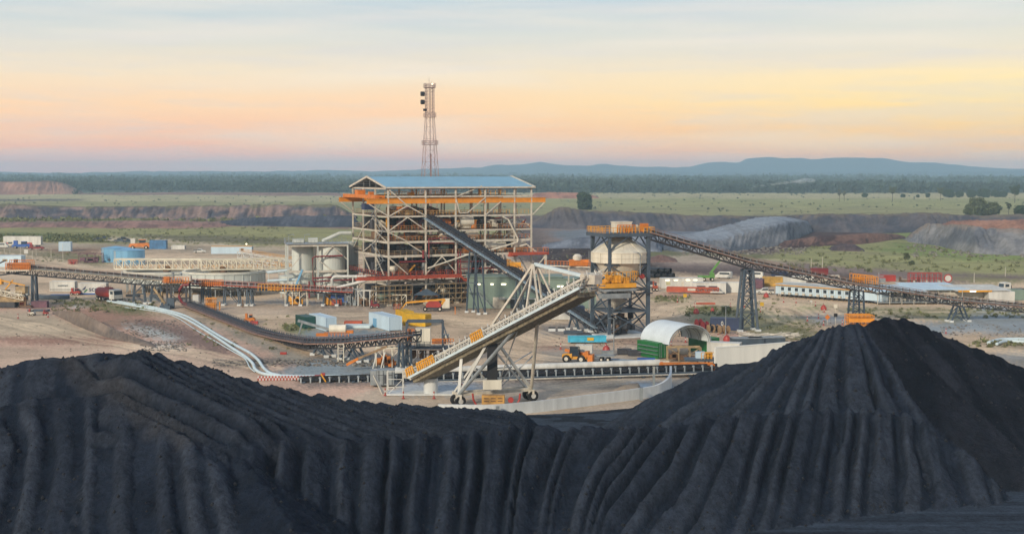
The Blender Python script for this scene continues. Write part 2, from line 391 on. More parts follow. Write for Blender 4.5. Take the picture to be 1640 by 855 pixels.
def zonecol1(px, py, X, Y):
    n1 = fbm(px / 60, py / 9, 3, 5); n2 = fbm(px / 14, py / 4, 11, 4)
    qx = px + n1 * 60 + n2 * 14
    sc = np.clip((py - 277) / 230, 0.12, 1.0)
    qy = py + (n1 * 15 + n2 * 6) * sc
    col = np.empty(px.shape + (3,)); col[...] = L3(*SAND)[:3]
    for poly, c in ZONES:
        col[inpoly(qx, qy, poly)] = L3(*c)[:3]
    # roads and tracks: bands of lighter or darker wheel-packed soil
    yard = (py > 395)
    tr = fbm(X / 45 + Y / 160, Y / 26, 31, 5)
    col *= (1 + np.where(yard, 0.55, 0.45) * tr)[..., None]
    sp = fbm(X / 9, Y / 24, 41, 4)
    dk = np.clip((sp - 0.12) * 6, 0, 1) * yard * 0.35
    col = col * (1 - dk[..., None]) + np.array(L3(128, 116, 96)[:3]) * dk[..., None]
    for pts_, w_ in ROADS:
        d_ = np.full(X.shape, 1e9)
        for (x0, y0), (x1, y1) in zip(pts_, pts_[1:]):
            L2 = (x1 - x0) ** 2 + (y1 - y0) ** 2; t_ = np.clip(((X - x0) * (x1 - x0) + (Y - y0) * (y1 - y0)) / L2, 0, 1)
            d_ = np.minimum(d_, np.hypot(X - x0 - t_ * (x1 - x0), Y - y0 - t_ * (y1 - y0)))
        d_ = d_ + fbm(X / 9, Y / 22, 71, 3) * 3; k_ = np.clip((w_ - d_) / 1.6, 0, 1) * (0.55 + 0.45 * np.cos(d_ * 2.6)) * 0.6
        col = col * (1 - k_[..., None]) + np.array(L3(226, 202, 168)[:3]) * k_[..., None]
        e_ = np.exp(-((d_ - w_) / .8) ** 2) * .4; col = col * (1 - e_[..., None] * .5)
    # field: scattered dark tussocks and bare streaks
    fld = (py > 311) & (py < 400)
    s2 = fbm(px / 16, py / 1.3, 51, 3)
    dk = np.clip((s2 - 0.16) * 8, 0, 1) * fld * 0.55
    col = col * (1 - dk[..., None]) + np.array(L3(84, 88, 58)[:3]) * dk[..., None]
    return np.clip(col, 0.005, 0.9)
pys = np.concatenate([np.arange(905, 395, -1.3), np.arange(395, 282, -0.6), np.array([281, 280, 279.2, 278.6, 278.2])])
Ds = H * F / (pys - 277.0)
Ds = np.concatenate([[20, 50, 80], Ds, [9800.0, 12300.0]])
us = np.concatenate([np.linspace(-1.25, -0.42, 26), np.linspace(-0.415, 0.415, 760), np.linspace(0.42, 1.25, 26)])
X = Ds[:, None] * us[None, :]; Y = np.repeat(Ds[:, None], len(us), 1)
PX, PY = proj(X, Y, 0.0)
Z = fbm(X / 6, Y / 6, 5, 3) * 0.12 * (Y < 420) + fbm(X / 40, Y / 40, 6, 3) * 2.0 * np.clip((Y - 500) / 400, 0, 1)
Z = Z - 0.06 * (Y < 420)
C = zonecol(PX, PY, X, Y)
GM = terrain_mat('soil_and_grass', 0.05, 1.5, 0.9, var=0.42)
g = npmesh('ground', np.stack([X, Y, Z], -1).reshape(-1, 3), gridfaces(*X.shape)[:, ::-1], GM, C.reshape(-1, 3))
kindof(g, 'structure')

# ---------------------------------------------------------------- banks of spoil and overburden
def bank(name, base, crest, run, cols, back=1.0, seed=1, rough=1.0, label=None, kind='structure', cat=None, rows=18, nc=None, mt=None, gull=1.0, top=0.0):
    """front toe on the ground along 'base' pixels, crest seen along 'crest' pixels 'run' metres farther away"""
    bx = [p[0] for p in base]; by = [p[1] for p in base]; cx = [p[0] for p in crest]; cy = [p[1] for p in crest]
    x0, x1 = min(bx[0], cx[0]), max(bx[-1], cx[-1]); nc = nc or int(max(12, (x1 - x0) / 1.6))
    xs = np.linspace(x0, x1, nc); V = []; 
    for i, px in enumerate(xs):
        b = G(px, np.interp(px, bx, by)); c = at(px, np.interp(px, cx, cy), b.y + run)
        e = min(1.0, (i + 0.0) / max(1, nc * 0.05), (nc - 1 - i) / max(1, nc * 0.05)); c.z = max(0.15, c.z) * (0.15 + 0.85 * e)
        for j in range(rows):
            t = j / (rows - 1)
            if t < 0.55: s = t / 0.55; p = b.lerp(c, s); p.z = c.z * (s ** 0.9) - (0.4 if j == 0 else 0); amp = s * (1.1 - s) * 3
            elif t < 0.7 : s = (t - .55) / .15; p = Vector((c.x, c.y + s * (run * 0.3 + top), c.z)); amp = 0.5
            else: s = (t - .7) / .3; p = Vector((c.x, c.y + run * 0.3 + top + s * c.z * 1.5 * back, c.z * (1 - s) - 0.4 * s)); amp = 0.4 * (1 - s)
            V.append((p.x, p.y, p.z, amp, c.z))
    V = np.array(V).reshape(nc, rows, 5)
    hz = V[..., 4]
    n = fbm(V[..., 0] / (hz * 0.9 + 1), V[..., 1] / (hz * 1.6 + 1), seed, 4)
    gl = fbm(V[..., 0] / (hz * 0.45 + .5) + V[..., 1] / 90, V[..., 1] / 200, seed + 9, 3)
    V[..., 2] += (n * 0.6 + gl * 0.35 * gull) * hz * V[..., 3] * rough * 0.45
    V[..., 2] += fbm(V[..., 0] / (hz * .22 + .3), V[..., 1] / (hz * .3 + .3), seed + 20, 3) * hz * .22 * V[..., 3] * rough
    V[..., 1] -= gl * hz * V[..., 3] * 0.4 * gull
    X_, Y_, Z_ = V[..., 0], V[..., 1], V[..., 2]
    px, py = proj(X_, Y_, Z_)
    m1 = fbm(px / 26, V[..., 2] / (hz + 0.1) * 1.3, seed + 3, 4) + 0.5 + fbm(X_ / (hz * .5 + .6), Z_ / (hz * .25 + .3), seed + 6, 4) * 0.7; m2 = np.clip((m1 - 0.36) * 4.0, 0, 1)
    cc = np.array([L3(*c)[:3] for c in cols])
    col = cc[0] * (1 - m2[..., None]) + cc[1] * m2[..., None]
    if len(cols) > 2:
        t3 = np.clip((V[..., 2] / (hz + 0.1) - 0.85) * 8 + n * 4, 0, 1); col = col * (1 - t3[..., None]) + cc[2] * t3[..., None]
    o = npmesh(name, V[..., :3].reshape(-1, 3), gridfaces(nc, rows), mt or SPOIL, col.reshape(-1, 3))
    if kind: kindof(o, kind)
    if cat: o['category'] = cat
    if label: o['label'] = label
    return o
SPOIL = terrain_mat('spoil_rock', 0.06, 0.45, 0.8, var=0.4)
bank('spoil_bank', [(-60, 312), (60, 312), (134, 311)], [(-60, 292), (40, 291), (78, 290), (100, 294), (130, 309)], 60, [(136, 104, 94), (166, 126, 108), (120, 96, 88)], seed=2)
bank('spoil_bank', [(128, 312), (400, 313), (560, 314)], [(128, 309), (300, 308), (560, 309)], 30, [(118, 96, 92), (132, 106, 98)], seed=3)
bank('spoil_bank', [(850, 318), (960, 318)], [(850, 310), (880, 308), (930, 309), (960, 315)], 40, [(150, 104, 86), (170, 118, 96)], seed=4)
bank('spoil_bank', [(-80, 349), (100, 350), (300, 352), (570, 352)], [(-80, 328), (20, 327), (60, 329), (130, 331), (300, 330), (450, 328), (570, 329)], 30,
     [(76, 76, 84), (134, 114, 106), (112, 108, 84)], seed=5, gull=2)
bank('spoil_bank', [(340, 363), (480, 362), (575, 364)], [(340, 356), (400, 349), (480, 346), (575, 346)], 24, [(58, 64, 76), (78, 82, 92)], seed=6)
bank('spoil_bank', [(-80, 366), (200, 365), (330, 364), (420, 362)], [(-80, 357), (100, 355), (250, 353), (420, 358)], 24, [(116, 90, 86), (150, 116, 106), (124, 112, 96)], seed=7)
bank('spoil_bank', [(850, 366), (1000, 368), (1200, 372), (1400, 372), (1720, 372)], [(850, 334), (905, 333), (950, 339), (1040, 341), (1100, 345), (1250, 347), (1330, 343), (1420, 344), (1480, 341), (1560, 346), (1720, 344)], 46,
     [(74, 76, 84), (96, 92, 94), (110, 100, 88)], seed=8, gull=1.6)
bank('spoil_bank', [(896, 364), (970, 364)], [(896, 359), (920, 349), (940, 348), (970, 357)], 16, [(132, 108, 92), (150, 124, 104)], seed=9)
bank('spoil_bank', [(868, 398), (940, 398), (1010, 402), (1060, 404)], [(868, 392), (930, 381), (990, 376), (1060, 378)], 20, [(96, 102, 112), (124, 130, 138)], seed=10)
bank('spoil_bank', [(1010, 394), (1090, 404), (1150, 406), (1260, 392), (1310, 368)], [(1010, 386), (1060, 380), (1110, 384), (1160, 381), (1200, 369), (1250, 356), (1290, 353), (1310, 362)], 30,
     [(88, 94, 102), (124, 126, 128), (138, 146, 154)], seed=11, gull=0.5, rough=1.3, top=60)
bank('spoil_bank', [(1250, 398), (1380, 392), (1450, 382)], [(1250, 388), (1320, 378), (1400, 374), (1450, 376)], 20, [(74, 58, 58), (120, 92, 80)], seed=12)
bank('spoil_bank', [(1330, 402), (1385, 403)], [(1330, 396), (1350, 390), (1370, 392), (1385, 400)], 9, [(80, 70, 74), (98, 84, 82)], seed=13)
bank('spoil_bank', [(1500, 378), (1600, 380), (1720, 384)], [(1500, 366), (1530, 354), (1600, 353), (1720, 352)], 26, [(132, 98, 86), (156, 118, 100)], seed=14)
bank('spoil_bank', [(1450, 388), (1500, 394), (1560, 406), (1620, 409), (1720, 412)], [(1450, 384), (1490, 358), (1530, 360), (1600, 367), (1720, 371)], 22,
     [(94, 98, 104), (124, 124, 124), (132, 122, 114)], seed=15, gull=2)
bank('spoil_bank', [(1040, 420), (1085, 420)], [(1040, 413), (1060, 408), (1085, 415)], 8, [(104, 82, 76), (120, 96, 86)], seed=16)
bank('spoil_bank', [(892, 408), (950, 408)], [(892, 404), (920, 398), (950, 402)], 9, [(64, 54, 52), (84, 72, 68)], seed=17)
bank('earth_bund', [(84, 502), (120, 520), (170, 540), (245, 556)], [(84, 496), (130, 500), (190, 530), (250, 551)], 4, [(104, 96, 90), (120, 108, 98)], seed=18, top=-1.2)
bank('sand_heap', [(972, 634), (1028, 627)], [(972, 631), (1000, 617), (1022, 614), (1028, 621)], 3.0, [(148, 134, 116), (166, 150, 130)], seed=19, kind=None, cat='heap', label='small grey brown heap of sand behind the curved concrete wall')
bank('spoil_bank', [(1502, 368), (1552, 368)], [(1502, 366), (1516, 357), (1530, 355), (1552, 365)], 10, [(38, 42, 52), (46, 50, 58)], seed=20, rough=0.4)
# ---------------------------------------------------------------- distant hills
def hills(name, pts, D, depth, seed):
    xs = np.linspace(pts[0][0], pts[-1][0], 260); rows = 10
    hh = np.interp(xs, [p[0] for p in pts], [p[1] for p in pts])
    hh = 277 + (hh - 277) * 1.08 + fbm(xs / 22, xs * 0, seed, 5) * 4.5
    V = []
    for px, py in zip(xs, hh):
        c = at(px, py, D)
        for j in range(rows):
            t = j / (rows - 1); zz_ = c.z * math.sin(min(1, t * 2) * math.pi / 2) if t <= .5 else c.z * math.cos((t - .5) * math.pi)
            V.append((c.x, D - depth * (1 - 2 * t), zz_ - 5))
    V = np.array(V).reshape(len(xs), rows, 3); V[..., 2] *= 1 + 0.25 * fbm(V[..., 0] / 350, V[..., 1] / 350, seed + 4, 4) * (np.abs(np.arange(rows) - 4.5) > 1)
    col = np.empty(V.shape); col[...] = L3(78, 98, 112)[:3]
    o = npmesh(name, V.reshape(-1, 3), gridfaces(len(xs), rows), SPOIL, col.reshape(-1, 3)); kindof(o, 'structure'); return o
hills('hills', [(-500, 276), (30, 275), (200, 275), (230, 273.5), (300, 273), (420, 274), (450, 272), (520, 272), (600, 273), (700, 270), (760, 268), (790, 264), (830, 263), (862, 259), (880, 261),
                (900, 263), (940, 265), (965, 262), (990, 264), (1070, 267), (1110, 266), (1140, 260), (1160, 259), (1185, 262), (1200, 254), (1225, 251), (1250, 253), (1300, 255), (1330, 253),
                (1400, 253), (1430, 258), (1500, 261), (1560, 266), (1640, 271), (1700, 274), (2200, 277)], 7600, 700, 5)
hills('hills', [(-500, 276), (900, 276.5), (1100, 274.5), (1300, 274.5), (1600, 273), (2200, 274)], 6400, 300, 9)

# ---------------------------------------------------------------- haze: the evening air over the plain
hb = MB().box((0, 6480, 64), (36000, 13000, 134))
hz_o = npmesh('haze', np.array(hb.v), np.array(hb.f), bpy.data.materials.new('haze_air'), sm=False); kindof(hz_o, 'stuff')
hm = hz_o.data.materials[0]; hm.use_nodes = True; hn = hm.node_tree.nodes
for n_ in list(hn):
    if n_.type == 'BSDF_PRINCIPLED': hn.remove(n_)
pv = hn.new('ShaderNodeVolumePrincipled'); pv.inputs['Color'].default_value = (0.58, 0.84, 1.0, 1); pv.inputs['Density'].default_value = 0.000135; pv.inputs['Anisotropy'].default_value = 0.0
hm.node_tree.links.new(pv.outputs[0], hn['Material Output'].inputs['Volume'])
# ================================================================ COAL
def tocrest(pts): return [tuple(at(*p)) for p in pts]
xs = np.arange(-84, 104, 0.24); ysn = np.arange(92, 206, 0.24)
XX, YY = np.meshgrid(xs, ysn, indexing='ij')
wx = fbm(XX / 7, YY / 7, 61, 3); wy = fbm(XX / 7, YY / 7, 62, 3)
def cones(pts, slope, back=None):
    """height under crest polyline; returns h, distance, arc parameter"""
    h = np.full(XX.shape, -50.0); d_ = np.zeros(XX.shape); a_ = np.zeros(XX.shape); arc = 0
    for (x0, y0, z0), (x1, y1, z1) in zip(pts, pts[1:]):
        L = math.hypot(x1 - x0, y1 - y0); tx, ty = (x1 - x0) / L, (y1 - y0) / L
        t = np.clip((XX - x0) * tx + (YY - y0) * ty, 0, L); qx = x0 + tx * t; qy = y0 + ty * t
        d = np.hypot(XX - qx, YY - qy); z = z0 + (z1 - z0) * t / L - slope * d
        w = z > h; h = np.where(w, z, h); d_ = np.where(w, d, d_); a_ = np.where(w, arc + t, a_); arc += L
    return h, d_, a_
RM = {}
def ribs(a, period, seed, wp=0.7):
    a = a / period; a = a + fbm(a * 0.9, a * 0 + seed, seed, 2) * 1.1 + fbm(XX / 9, YY / 9, seed + 5, 3) * wp
    f = a - np.floor(a)
    k = np.floor(a); am = 0.55 + 0.9 * _hash(k, k * 0, seed)
    w = 0.42 + 0.3 * (_hash(k, k * 0 + 3, seed) - .5)
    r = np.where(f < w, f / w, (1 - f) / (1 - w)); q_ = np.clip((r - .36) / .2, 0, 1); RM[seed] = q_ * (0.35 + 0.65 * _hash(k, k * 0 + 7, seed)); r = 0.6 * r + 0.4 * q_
    am2 = 0.55 + 0.9 * _hash(k + 1, k * 0, seed)
    return (r - 0.5) * (am * (1 - f) + am2 * f)
def interpx(pts, i): 
    p = sorted(pts); return np.interp(XX, [q[0] for q in p], [q[i] for q in p])
# crest of the pushed-out front face, left to right
B = tocrest([(376, 722, 118), (470, 708, 122), (560, 703, 125), (700, 697, 129), (830, 684, 133.5), (880, 687, 134.5), (950, 685, 135), (1060, 683, 136.5), (1120, 668, 138.5), (1180, 664, 141), (1350, 655, 146.5),
             (1450, 664, 148), (1500, 690, 146.5), (1560, 738, 143), (1620, 800, 140.5)])
yB = interpx(B, 1); zB = interpx(B, 2)
kk = np.interp(XX, [-20, -11, -2, 3, 9, 14, 22, 30, 40, 44], [-.12, -.05, .1, .26, .75, .7, .45, .37, .25, .12])
dB = yB - YY
crestn = fbm(XX / 2.6, XX * 0, 71, 3) * 1.2
zf = zB + crestn * 0.5 - 0.66 * np.maximum(dB, 0) - 0.62 * np.maximum(-dB, 0)
endB = 0.7 * np.maximum(0, B[0][0] - 2 - XX) + 0.7 * np.maximum(0, XX - B[-1][0])
aB = XX + kk * dB
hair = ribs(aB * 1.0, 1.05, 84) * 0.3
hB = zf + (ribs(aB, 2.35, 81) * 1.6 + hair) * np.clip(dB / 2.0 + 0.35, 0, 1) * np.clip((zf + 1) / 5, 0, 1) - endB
# long flank of the left pile running down to the right
S = tocrest([(231, 562, 133), (262, 566, 134), (300, 578, 135), (360, 592, 136.5), (420, 612, 138), (480, 626, 140), (573, 633, 143), (654, 640, 147), (700, 650, 150), (728, 656, 152), (748, 664, 153.5), (770, 674, 155), (800, 683, 157)])
P = np.array(S + [B[0], B[1], B[2], B[3], B[4]] + tocrest([(330, 640, 126), (450, 660, 131), (250, 600, 129)]))
A = np.c_[np.ones(len(P)), P[:, 0], P[:, 1], P[:, 0] ** 2]
co, *_ = np.linalg.lstsq(A, P[:, 2], rcond=None)
plane = co[0] + co[1] * XX + co[2] * YY + co[3] * XX ** 2
aS = 0.37 * XX + 0.93 * YY
yS = interpx(S, 1); zS = interpx(S, 2)
h2 = np.minimum(plane, zS - 0.66 * (YY - yS) + wx * 0.3 - .15)
h2 = np.minimum(h2, zB + 0.3 + crestn * .3 - 0.66 * (yB - YY))
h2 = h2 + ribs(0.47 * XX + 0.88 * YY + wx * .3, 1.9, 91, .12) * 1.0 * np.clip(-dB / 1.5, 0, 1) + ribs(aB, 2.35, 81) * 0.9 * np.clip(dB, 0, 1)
h2 = h2 - 1.2 * np.clip(dB - .5, 0, 1.5) * (XX > -23) - 0.7 * np.maximum(0, S[0][0] - XX) - 0.7 * np.maximum(0, XX - 1.0)
# left pile
Ax = tocrest([(-160, 640, 129), (-60, 606, 131), (0, 590, 132), (40, 577, 131), (82, 570, 130.5), (100, 573, 130.5), (130, 569, 131), (172, 564, 131.5), (205, 568, 132), (231, 560, 133)])
hA, dA, aA = cones(Ax, 0.66)
Cx = tocrest([(-120, 690, 121), (-20, 655, 123), (59, 637, 124), (110, 636, 124.5), (172, 632, 124), (219, 661, 121), (262, 682, 119), (301, 702, 117), (325, 731, 114)])
hC, dC, aC = cones(Cx, 0.68)
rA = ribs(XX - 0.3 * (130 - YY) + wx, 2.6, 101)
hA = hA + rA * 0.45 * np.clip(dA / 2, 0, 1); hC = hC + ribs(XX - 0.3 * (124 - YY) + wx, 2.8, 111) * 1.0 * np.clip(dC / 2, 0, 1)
D1 = tocrest([(117, 571, 130), (172, 625, 125.5), (219, 659, 121.5), (301, 700, 117.5)])
hD, dD, aD = cones(D1, 0.66)
E1 = tocrest([(376, 724, 118), (400, 752, 114.5), (430, 790, 111), (470, 840, 107)])
hE, dE, aE = cones(E1, 0.66); hE = hE + fbm(XX / 1.0, YY / 1.0, 121, 4) * 1.1
# right pile
Pk = at(1368, 521, 163)
R = tocrest([(1040, 664, 176), (1062, 640, 174), (1093, 614, 171), (1127, 599, 169.5), (1161, 591, 168.5), (1212, 581, 167.5), (1255, 562, 166), (1289, 543, 165), (1323, 526, 164), (1345, 520, 163), (1392, 517, 163.5)])
hR, dR, aR = cones(R, 0.64)
ang = np.arctan2(XX - Pk.x, Pk.y + 6 - YY)
rd = np.hypot(XX - Pk.x, YY - Pk.y)
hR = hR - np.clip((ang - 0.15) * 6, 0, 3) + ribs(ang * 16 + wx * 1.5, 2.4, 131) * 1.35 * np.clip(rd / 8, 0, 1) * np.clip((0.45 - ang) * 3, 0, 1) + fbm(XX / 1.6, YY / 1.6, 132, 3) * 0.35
K1 = tocrest([(1392, 517, 164), (1417, 509, 167), (1440, 510, 167.5), (1462, 513, 168), (1511, 537, 170), (1575, 562, 171), (1640, 589, 172), (1720, 622, 174)])
hK, dK, aK = cones(K1, 0.655)
hK = hK - np.clip((yB + 5 - YY) * .8, 0, 6) + ribs(aK * 1.0 + XX * .4 + wx * 2, 3.6, 141) * 0.25
lft = np.maximum.reduce([hA, hC, hD, hE, h2]); 
mid = hB
rgt = hR
stack = np.stack([lft, np.where(XX < 12, mid, -60), np.where(XX >= 12, mid, -60), rgt, hK])
win = stack.argmax(0); hh = stack.max(0)
hh = hh + fbm(XX / 1.3, YY / 1.3, 151, 4) * 0.17 + fbm(XX / .45, YY / .45, 152, 2) * 0.22 + np.maximum(0, vnoise(XX / .5, YY / .5, 153) - .8) * 1.6
wallx = np.interp(XX, [-60, -14, -8, -2, 8, 17, 21.5, 24, 27, 100], [150, 172, 187, 190.3, 192.3, 196.5, 201.0, 206.5, 222, 222])
flo = 0.04 + 0.05 * fbm(XX / 4, YY / 4, 161, 3) + 0.05 * fbm(XX / 14, YY / 1.2, 163, 3) * (YY < 150)
flo = np.where(YY < wallx - 0.5, flo, -0.8)
isf = hh < flo
win = np.where(isf, 5, win); hz = np.maximum(hh, flo)
# coal: dark fines with drier grey-brown patches and damp blue-black ones, as blended in the pile
n1 = fbm(XX / 10, YY / 10, 171, 4); n2 = fbm(XX / 1.3, YY / 1.3, 172, 4)
base = np.empty(XX.shape + (3,)); base[...] = np.array(L3(24, 32, 44)[:3])
dry = np.clip(n1 * 3 + 0.4 + n2 * 1.2, 0, 1)[..., None]
base = base * (1 - dry * 0.5) + np.array(L3(38, 46, 58)[:3]) * dry * 0.5
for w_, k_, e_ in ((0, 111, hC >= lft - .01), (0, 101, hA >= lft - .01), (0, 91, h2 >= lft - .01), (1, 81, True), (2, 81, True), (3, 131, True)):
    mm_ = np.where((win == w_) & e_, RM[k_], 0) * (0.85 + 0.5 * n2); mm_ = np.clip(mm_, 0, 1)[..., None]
    base = base * (1 - mm_ * .85) + np.array(L3(56, 63, 73)[:3]) * mm_ * .85  # rib crests paler than the gullies between them, varied per rib
ds_ = np.clip(1.3 - dD / 1.5 + n2, 0, 1) * (win == 0) * .38; base = base * (1 - ds_[..., None]) + np.array(L3(76, 76, 76)[:3]) * ds_[..., None]
sk = np.clip(.5 + 3 * fbm(aK / 1.6 + XX * .3, dK / 14, 191, 4), 0, 1)[..., None]; bk = np.array(L3(17, 22, 30)[:3]) * (1 - sk) + np.array(L3(36, 40, 48)[:3]) * sk; base = np.where((win == 4)[..., None], bk, base)
base[(win == 0) & (h2 >= lft - 0.01)] *= 0.85
base[win == 5] = np.array(L3(60, 70, 82)[:3]) * 0.95
wet = (win == 5) & (fbm(XX / 7, YY / 3, 181, 4) + (YY < 178) * .05 > 0.08) & (YY > 150)
base[wet] *= 0.45
fr = (win == 5) & (YY < 150); base[fr] *= (0.85 + 1.2 * fbm(XX / 30, YY / 0.8, 182, 3))[fr][:, None]
CM = terrain_mat('coal_fines', 0.5, 2.4, 1.0, rough=0.9, var=0.55, spec=0.03)
idx = np.arange(XX.size).reshape(XX.shape)
q = gridfaces(*XX.shape); wq = win.reshape(-1)[q[:, 0]]
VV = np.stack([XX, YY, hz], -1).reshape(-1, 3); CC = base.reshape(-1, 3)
def sub(name, sel, label=None, cat=None, kind=None):
    f = q[sel]; u, inv = np.unique(f, return_inverse=True)
    o = npmesh(name, VV[u], inv.reshape(f.shape), CM, CC[u])
    if kind: kindof(o, kind)
    if label: o['label'] = label; o['category'] = cat
    return o
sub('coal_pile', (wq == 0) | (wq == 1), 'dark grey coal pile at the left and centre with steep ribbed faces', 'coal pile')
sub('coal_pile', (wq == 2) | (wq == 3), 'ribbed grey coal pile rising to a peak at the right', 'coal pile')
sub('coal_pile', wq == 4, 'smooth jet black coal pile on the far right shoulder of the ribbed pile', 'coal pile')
sub('coal_pad', wq == 5, kind='structure')

rgc = np.random.default_rng(77); ii = rgc.integers(0, XX.shape[0], 60000); jj = rgc.integers(0, XX.shape[1], 60000)
gx_ = np.abs(np.gradient(hz, axis=0)) + np.abs(np.gradient(hz, axis=1)); ok_ = (hz[ii, jj] > 0) & (win[ii, jj] < 5) & ((rgc.random(60000) < .18) | (hz[ii, jj] < 1.2)); ii, jj = ii[ok_][:12000], jj[ok_][:12000]
rc = rgc.random(len(ii)) ** 3 * .22 + .05; Pc = np.stack([XX[ii, jj], YY[ii, jj], hz[ii, jj] + rc * .2], -1)
oc = np.array([(1, 0, 0), (0, 1, 0), (-1, 0, 0), (0, -1, 0), (0, 0, 1), (0, 0, -1.)]); fc = np.array([(0, 1, 4), (1, 2, 4), (2, 3, 4), (3, 0, 4), (1, 0, 5), (2, 1, 5), (3, 2, 5), (0, 3, 5)])
Vc = Pc[:, None] + oc[None] * rc[:, None, None] * rgc.uniform(.5, 1.2, (len(ii), 6, 3)); Fc_ = (fc[None] + 6 * np.arange(len(ii))[:, None, None]).reshape(-1, 3)
kindof(npmesh('coal_rubble', Vc.reshape(-1, 3), Fc_, mat('coal_lump', (24, 30, 38), .95, var=.2, scale=.8), sm=False), 'stuff')
# ================================================================ FOREST AND TREES
LEAF = mat('tree_leaves', (112, 124, 86), rough=0.9, var=0.3, scale=0.5)
LEAFD = mat('dark_leaves', (72, 94, 62), rough=0.9, var=0.3, scale=0.5)
LEAFG = mat('grey_green_leaves', (118, 124, 96), rough=0.9, var=0.3, scale=0.3)
BARK = mat('bark', (98, 86, 74), rough=0.9, var=0.25, scale=2)
WOOD = mat('far_forest', (76, 94, 84), rough=0.95, var=0.38, scale=0.02)
rng = np.random.default_rng(5)
def clumps(P, R_, nf, seed, flat=0.8):
    """P: centres, R_: radii; nf leaf-clump triangles scattered through each clump"""
    r = np.random.default_rng(seed); n = len(P)
    d = r.normal(size=(n, nf, 3)); d /= np.linalg.norm(d, axis=2, keepdims=True)
    rad = r.uniform(0.35, 1.0, (n, nf, 1)) ** 0.6
    c = P[:, None, :] + d * rad * R_[:, None, None] * np.array([1, 1, flat])
    s = R_[:, None, None, None] * r.uniform(0.22, 0.5, (n, nf, 1, 1)) * (0.6 if nf > 100 else 1)
    t = r.normal(size=(n, nf, 3, 3)) * s * 0.8
    V = (c[:, :, None, :] + t).reshape(-1, 3)
    return V, np.arange(len(V)).reshape(-1, 3)
# far-off woods: thousands of crowns in one mass
n = 15000
D_ = 2350 + (rng.random(n) ** 1.9) * 4600
X_ = rng.uniform(-0.43, 0.43, n) * D_
D_ += np.where(X_ / D_ < -0.2, 250, 0)
dens = fbm(X_ / 500, D_ / 700, 301, 3); keep = dens > -0.17; X_, D_ = X_[keep], D_[keep]
hgt = rng.uniform(9, 17, len(X_)) * (1 + 0.4 * fbm(X_ / 160, D_ / 400, 302, 3)) * (1 + (D_ - 2350) / 6000)
P_ = np.stack([X_, D_, hgt * 0.62], -1)
V_, F_ = clumps(P_, hgt * 0.52, 34, 3, 0.85)
wood = npmesh('forest', V_, F_, WOOD, sm=False); kindof(wood, 'stuff')
# scrub along the near edge of the field
n = 700; D_ = rng.uniform(1150, 2300, n); X_ = rng.uniform(-0.43, 0.43, n) * D_; D_[:160] = rng.uniform(2180, 2350, 160); X_[:160] = rng.uniform(-0.43, 0.43, 160) * D_[:160]
h_ = rng.uniform(0.7, 2.0, n); h_[:160] = rng.uniform(3, 8, 160)
V_, F_ = clumps(np.stack([X_, D_, h_ * .5], -1), h_ * 0.8, 24, 4, 0.6)
kindof(npmesh('scrub', V_, F_, WOOD, sm=False), 'stuff')
# low bushes and weeds on the near ground
SHR = mat('shrub_leaves', (138, 142, 92), rough=0.9, var=0.3, scale=0.6)
pts = []
for (x0, y0, x1, y1, k, r0) in [(-10, 378, 175, 388, 260, 1.6), (170, 364, 470, 392, 200, 0.9), (1250, 396, 1640, 436, 260, 0.9), (80, 480, 250, 500, 90, 0.7), (1100, 492, 1180, 506, 80, 0.6),
                           (1050, 474, 1105, 484, 60, 0.5), (455, 520, 480, 530, 30, 0.6), (1230, 516, 1320, 546, 90, 0.4), (1360, 494, 1640, 510, 110, 0.6), (1550, 546, 1640, 556, 40, 0.6), (300, 505, 500, 560, 50, 0.5),
                           (-10, 352, 560, 356, 240, 2.2), (850, 405, 1040, 415, 50, .5), (1190, 478, 1250, 530, 40, 0.5), (60, 405, 160, 420, 60, .5)]:
    for _ in range(k):
        p = G(random.uniform(x0, x1), random.uniform(y0, y1)); r = r0 * random.uniform(0.4, 1.2); pts.append((p.x, p.y, r * 0.3, r))
pts = np.array(pts); V_, F_ = clumps(pts[:, :3], pts[:, 3], 26, 6, 0.55)
kindof(npmesh('scrub', V_, F_, SHR, sm=False), 'stuff')
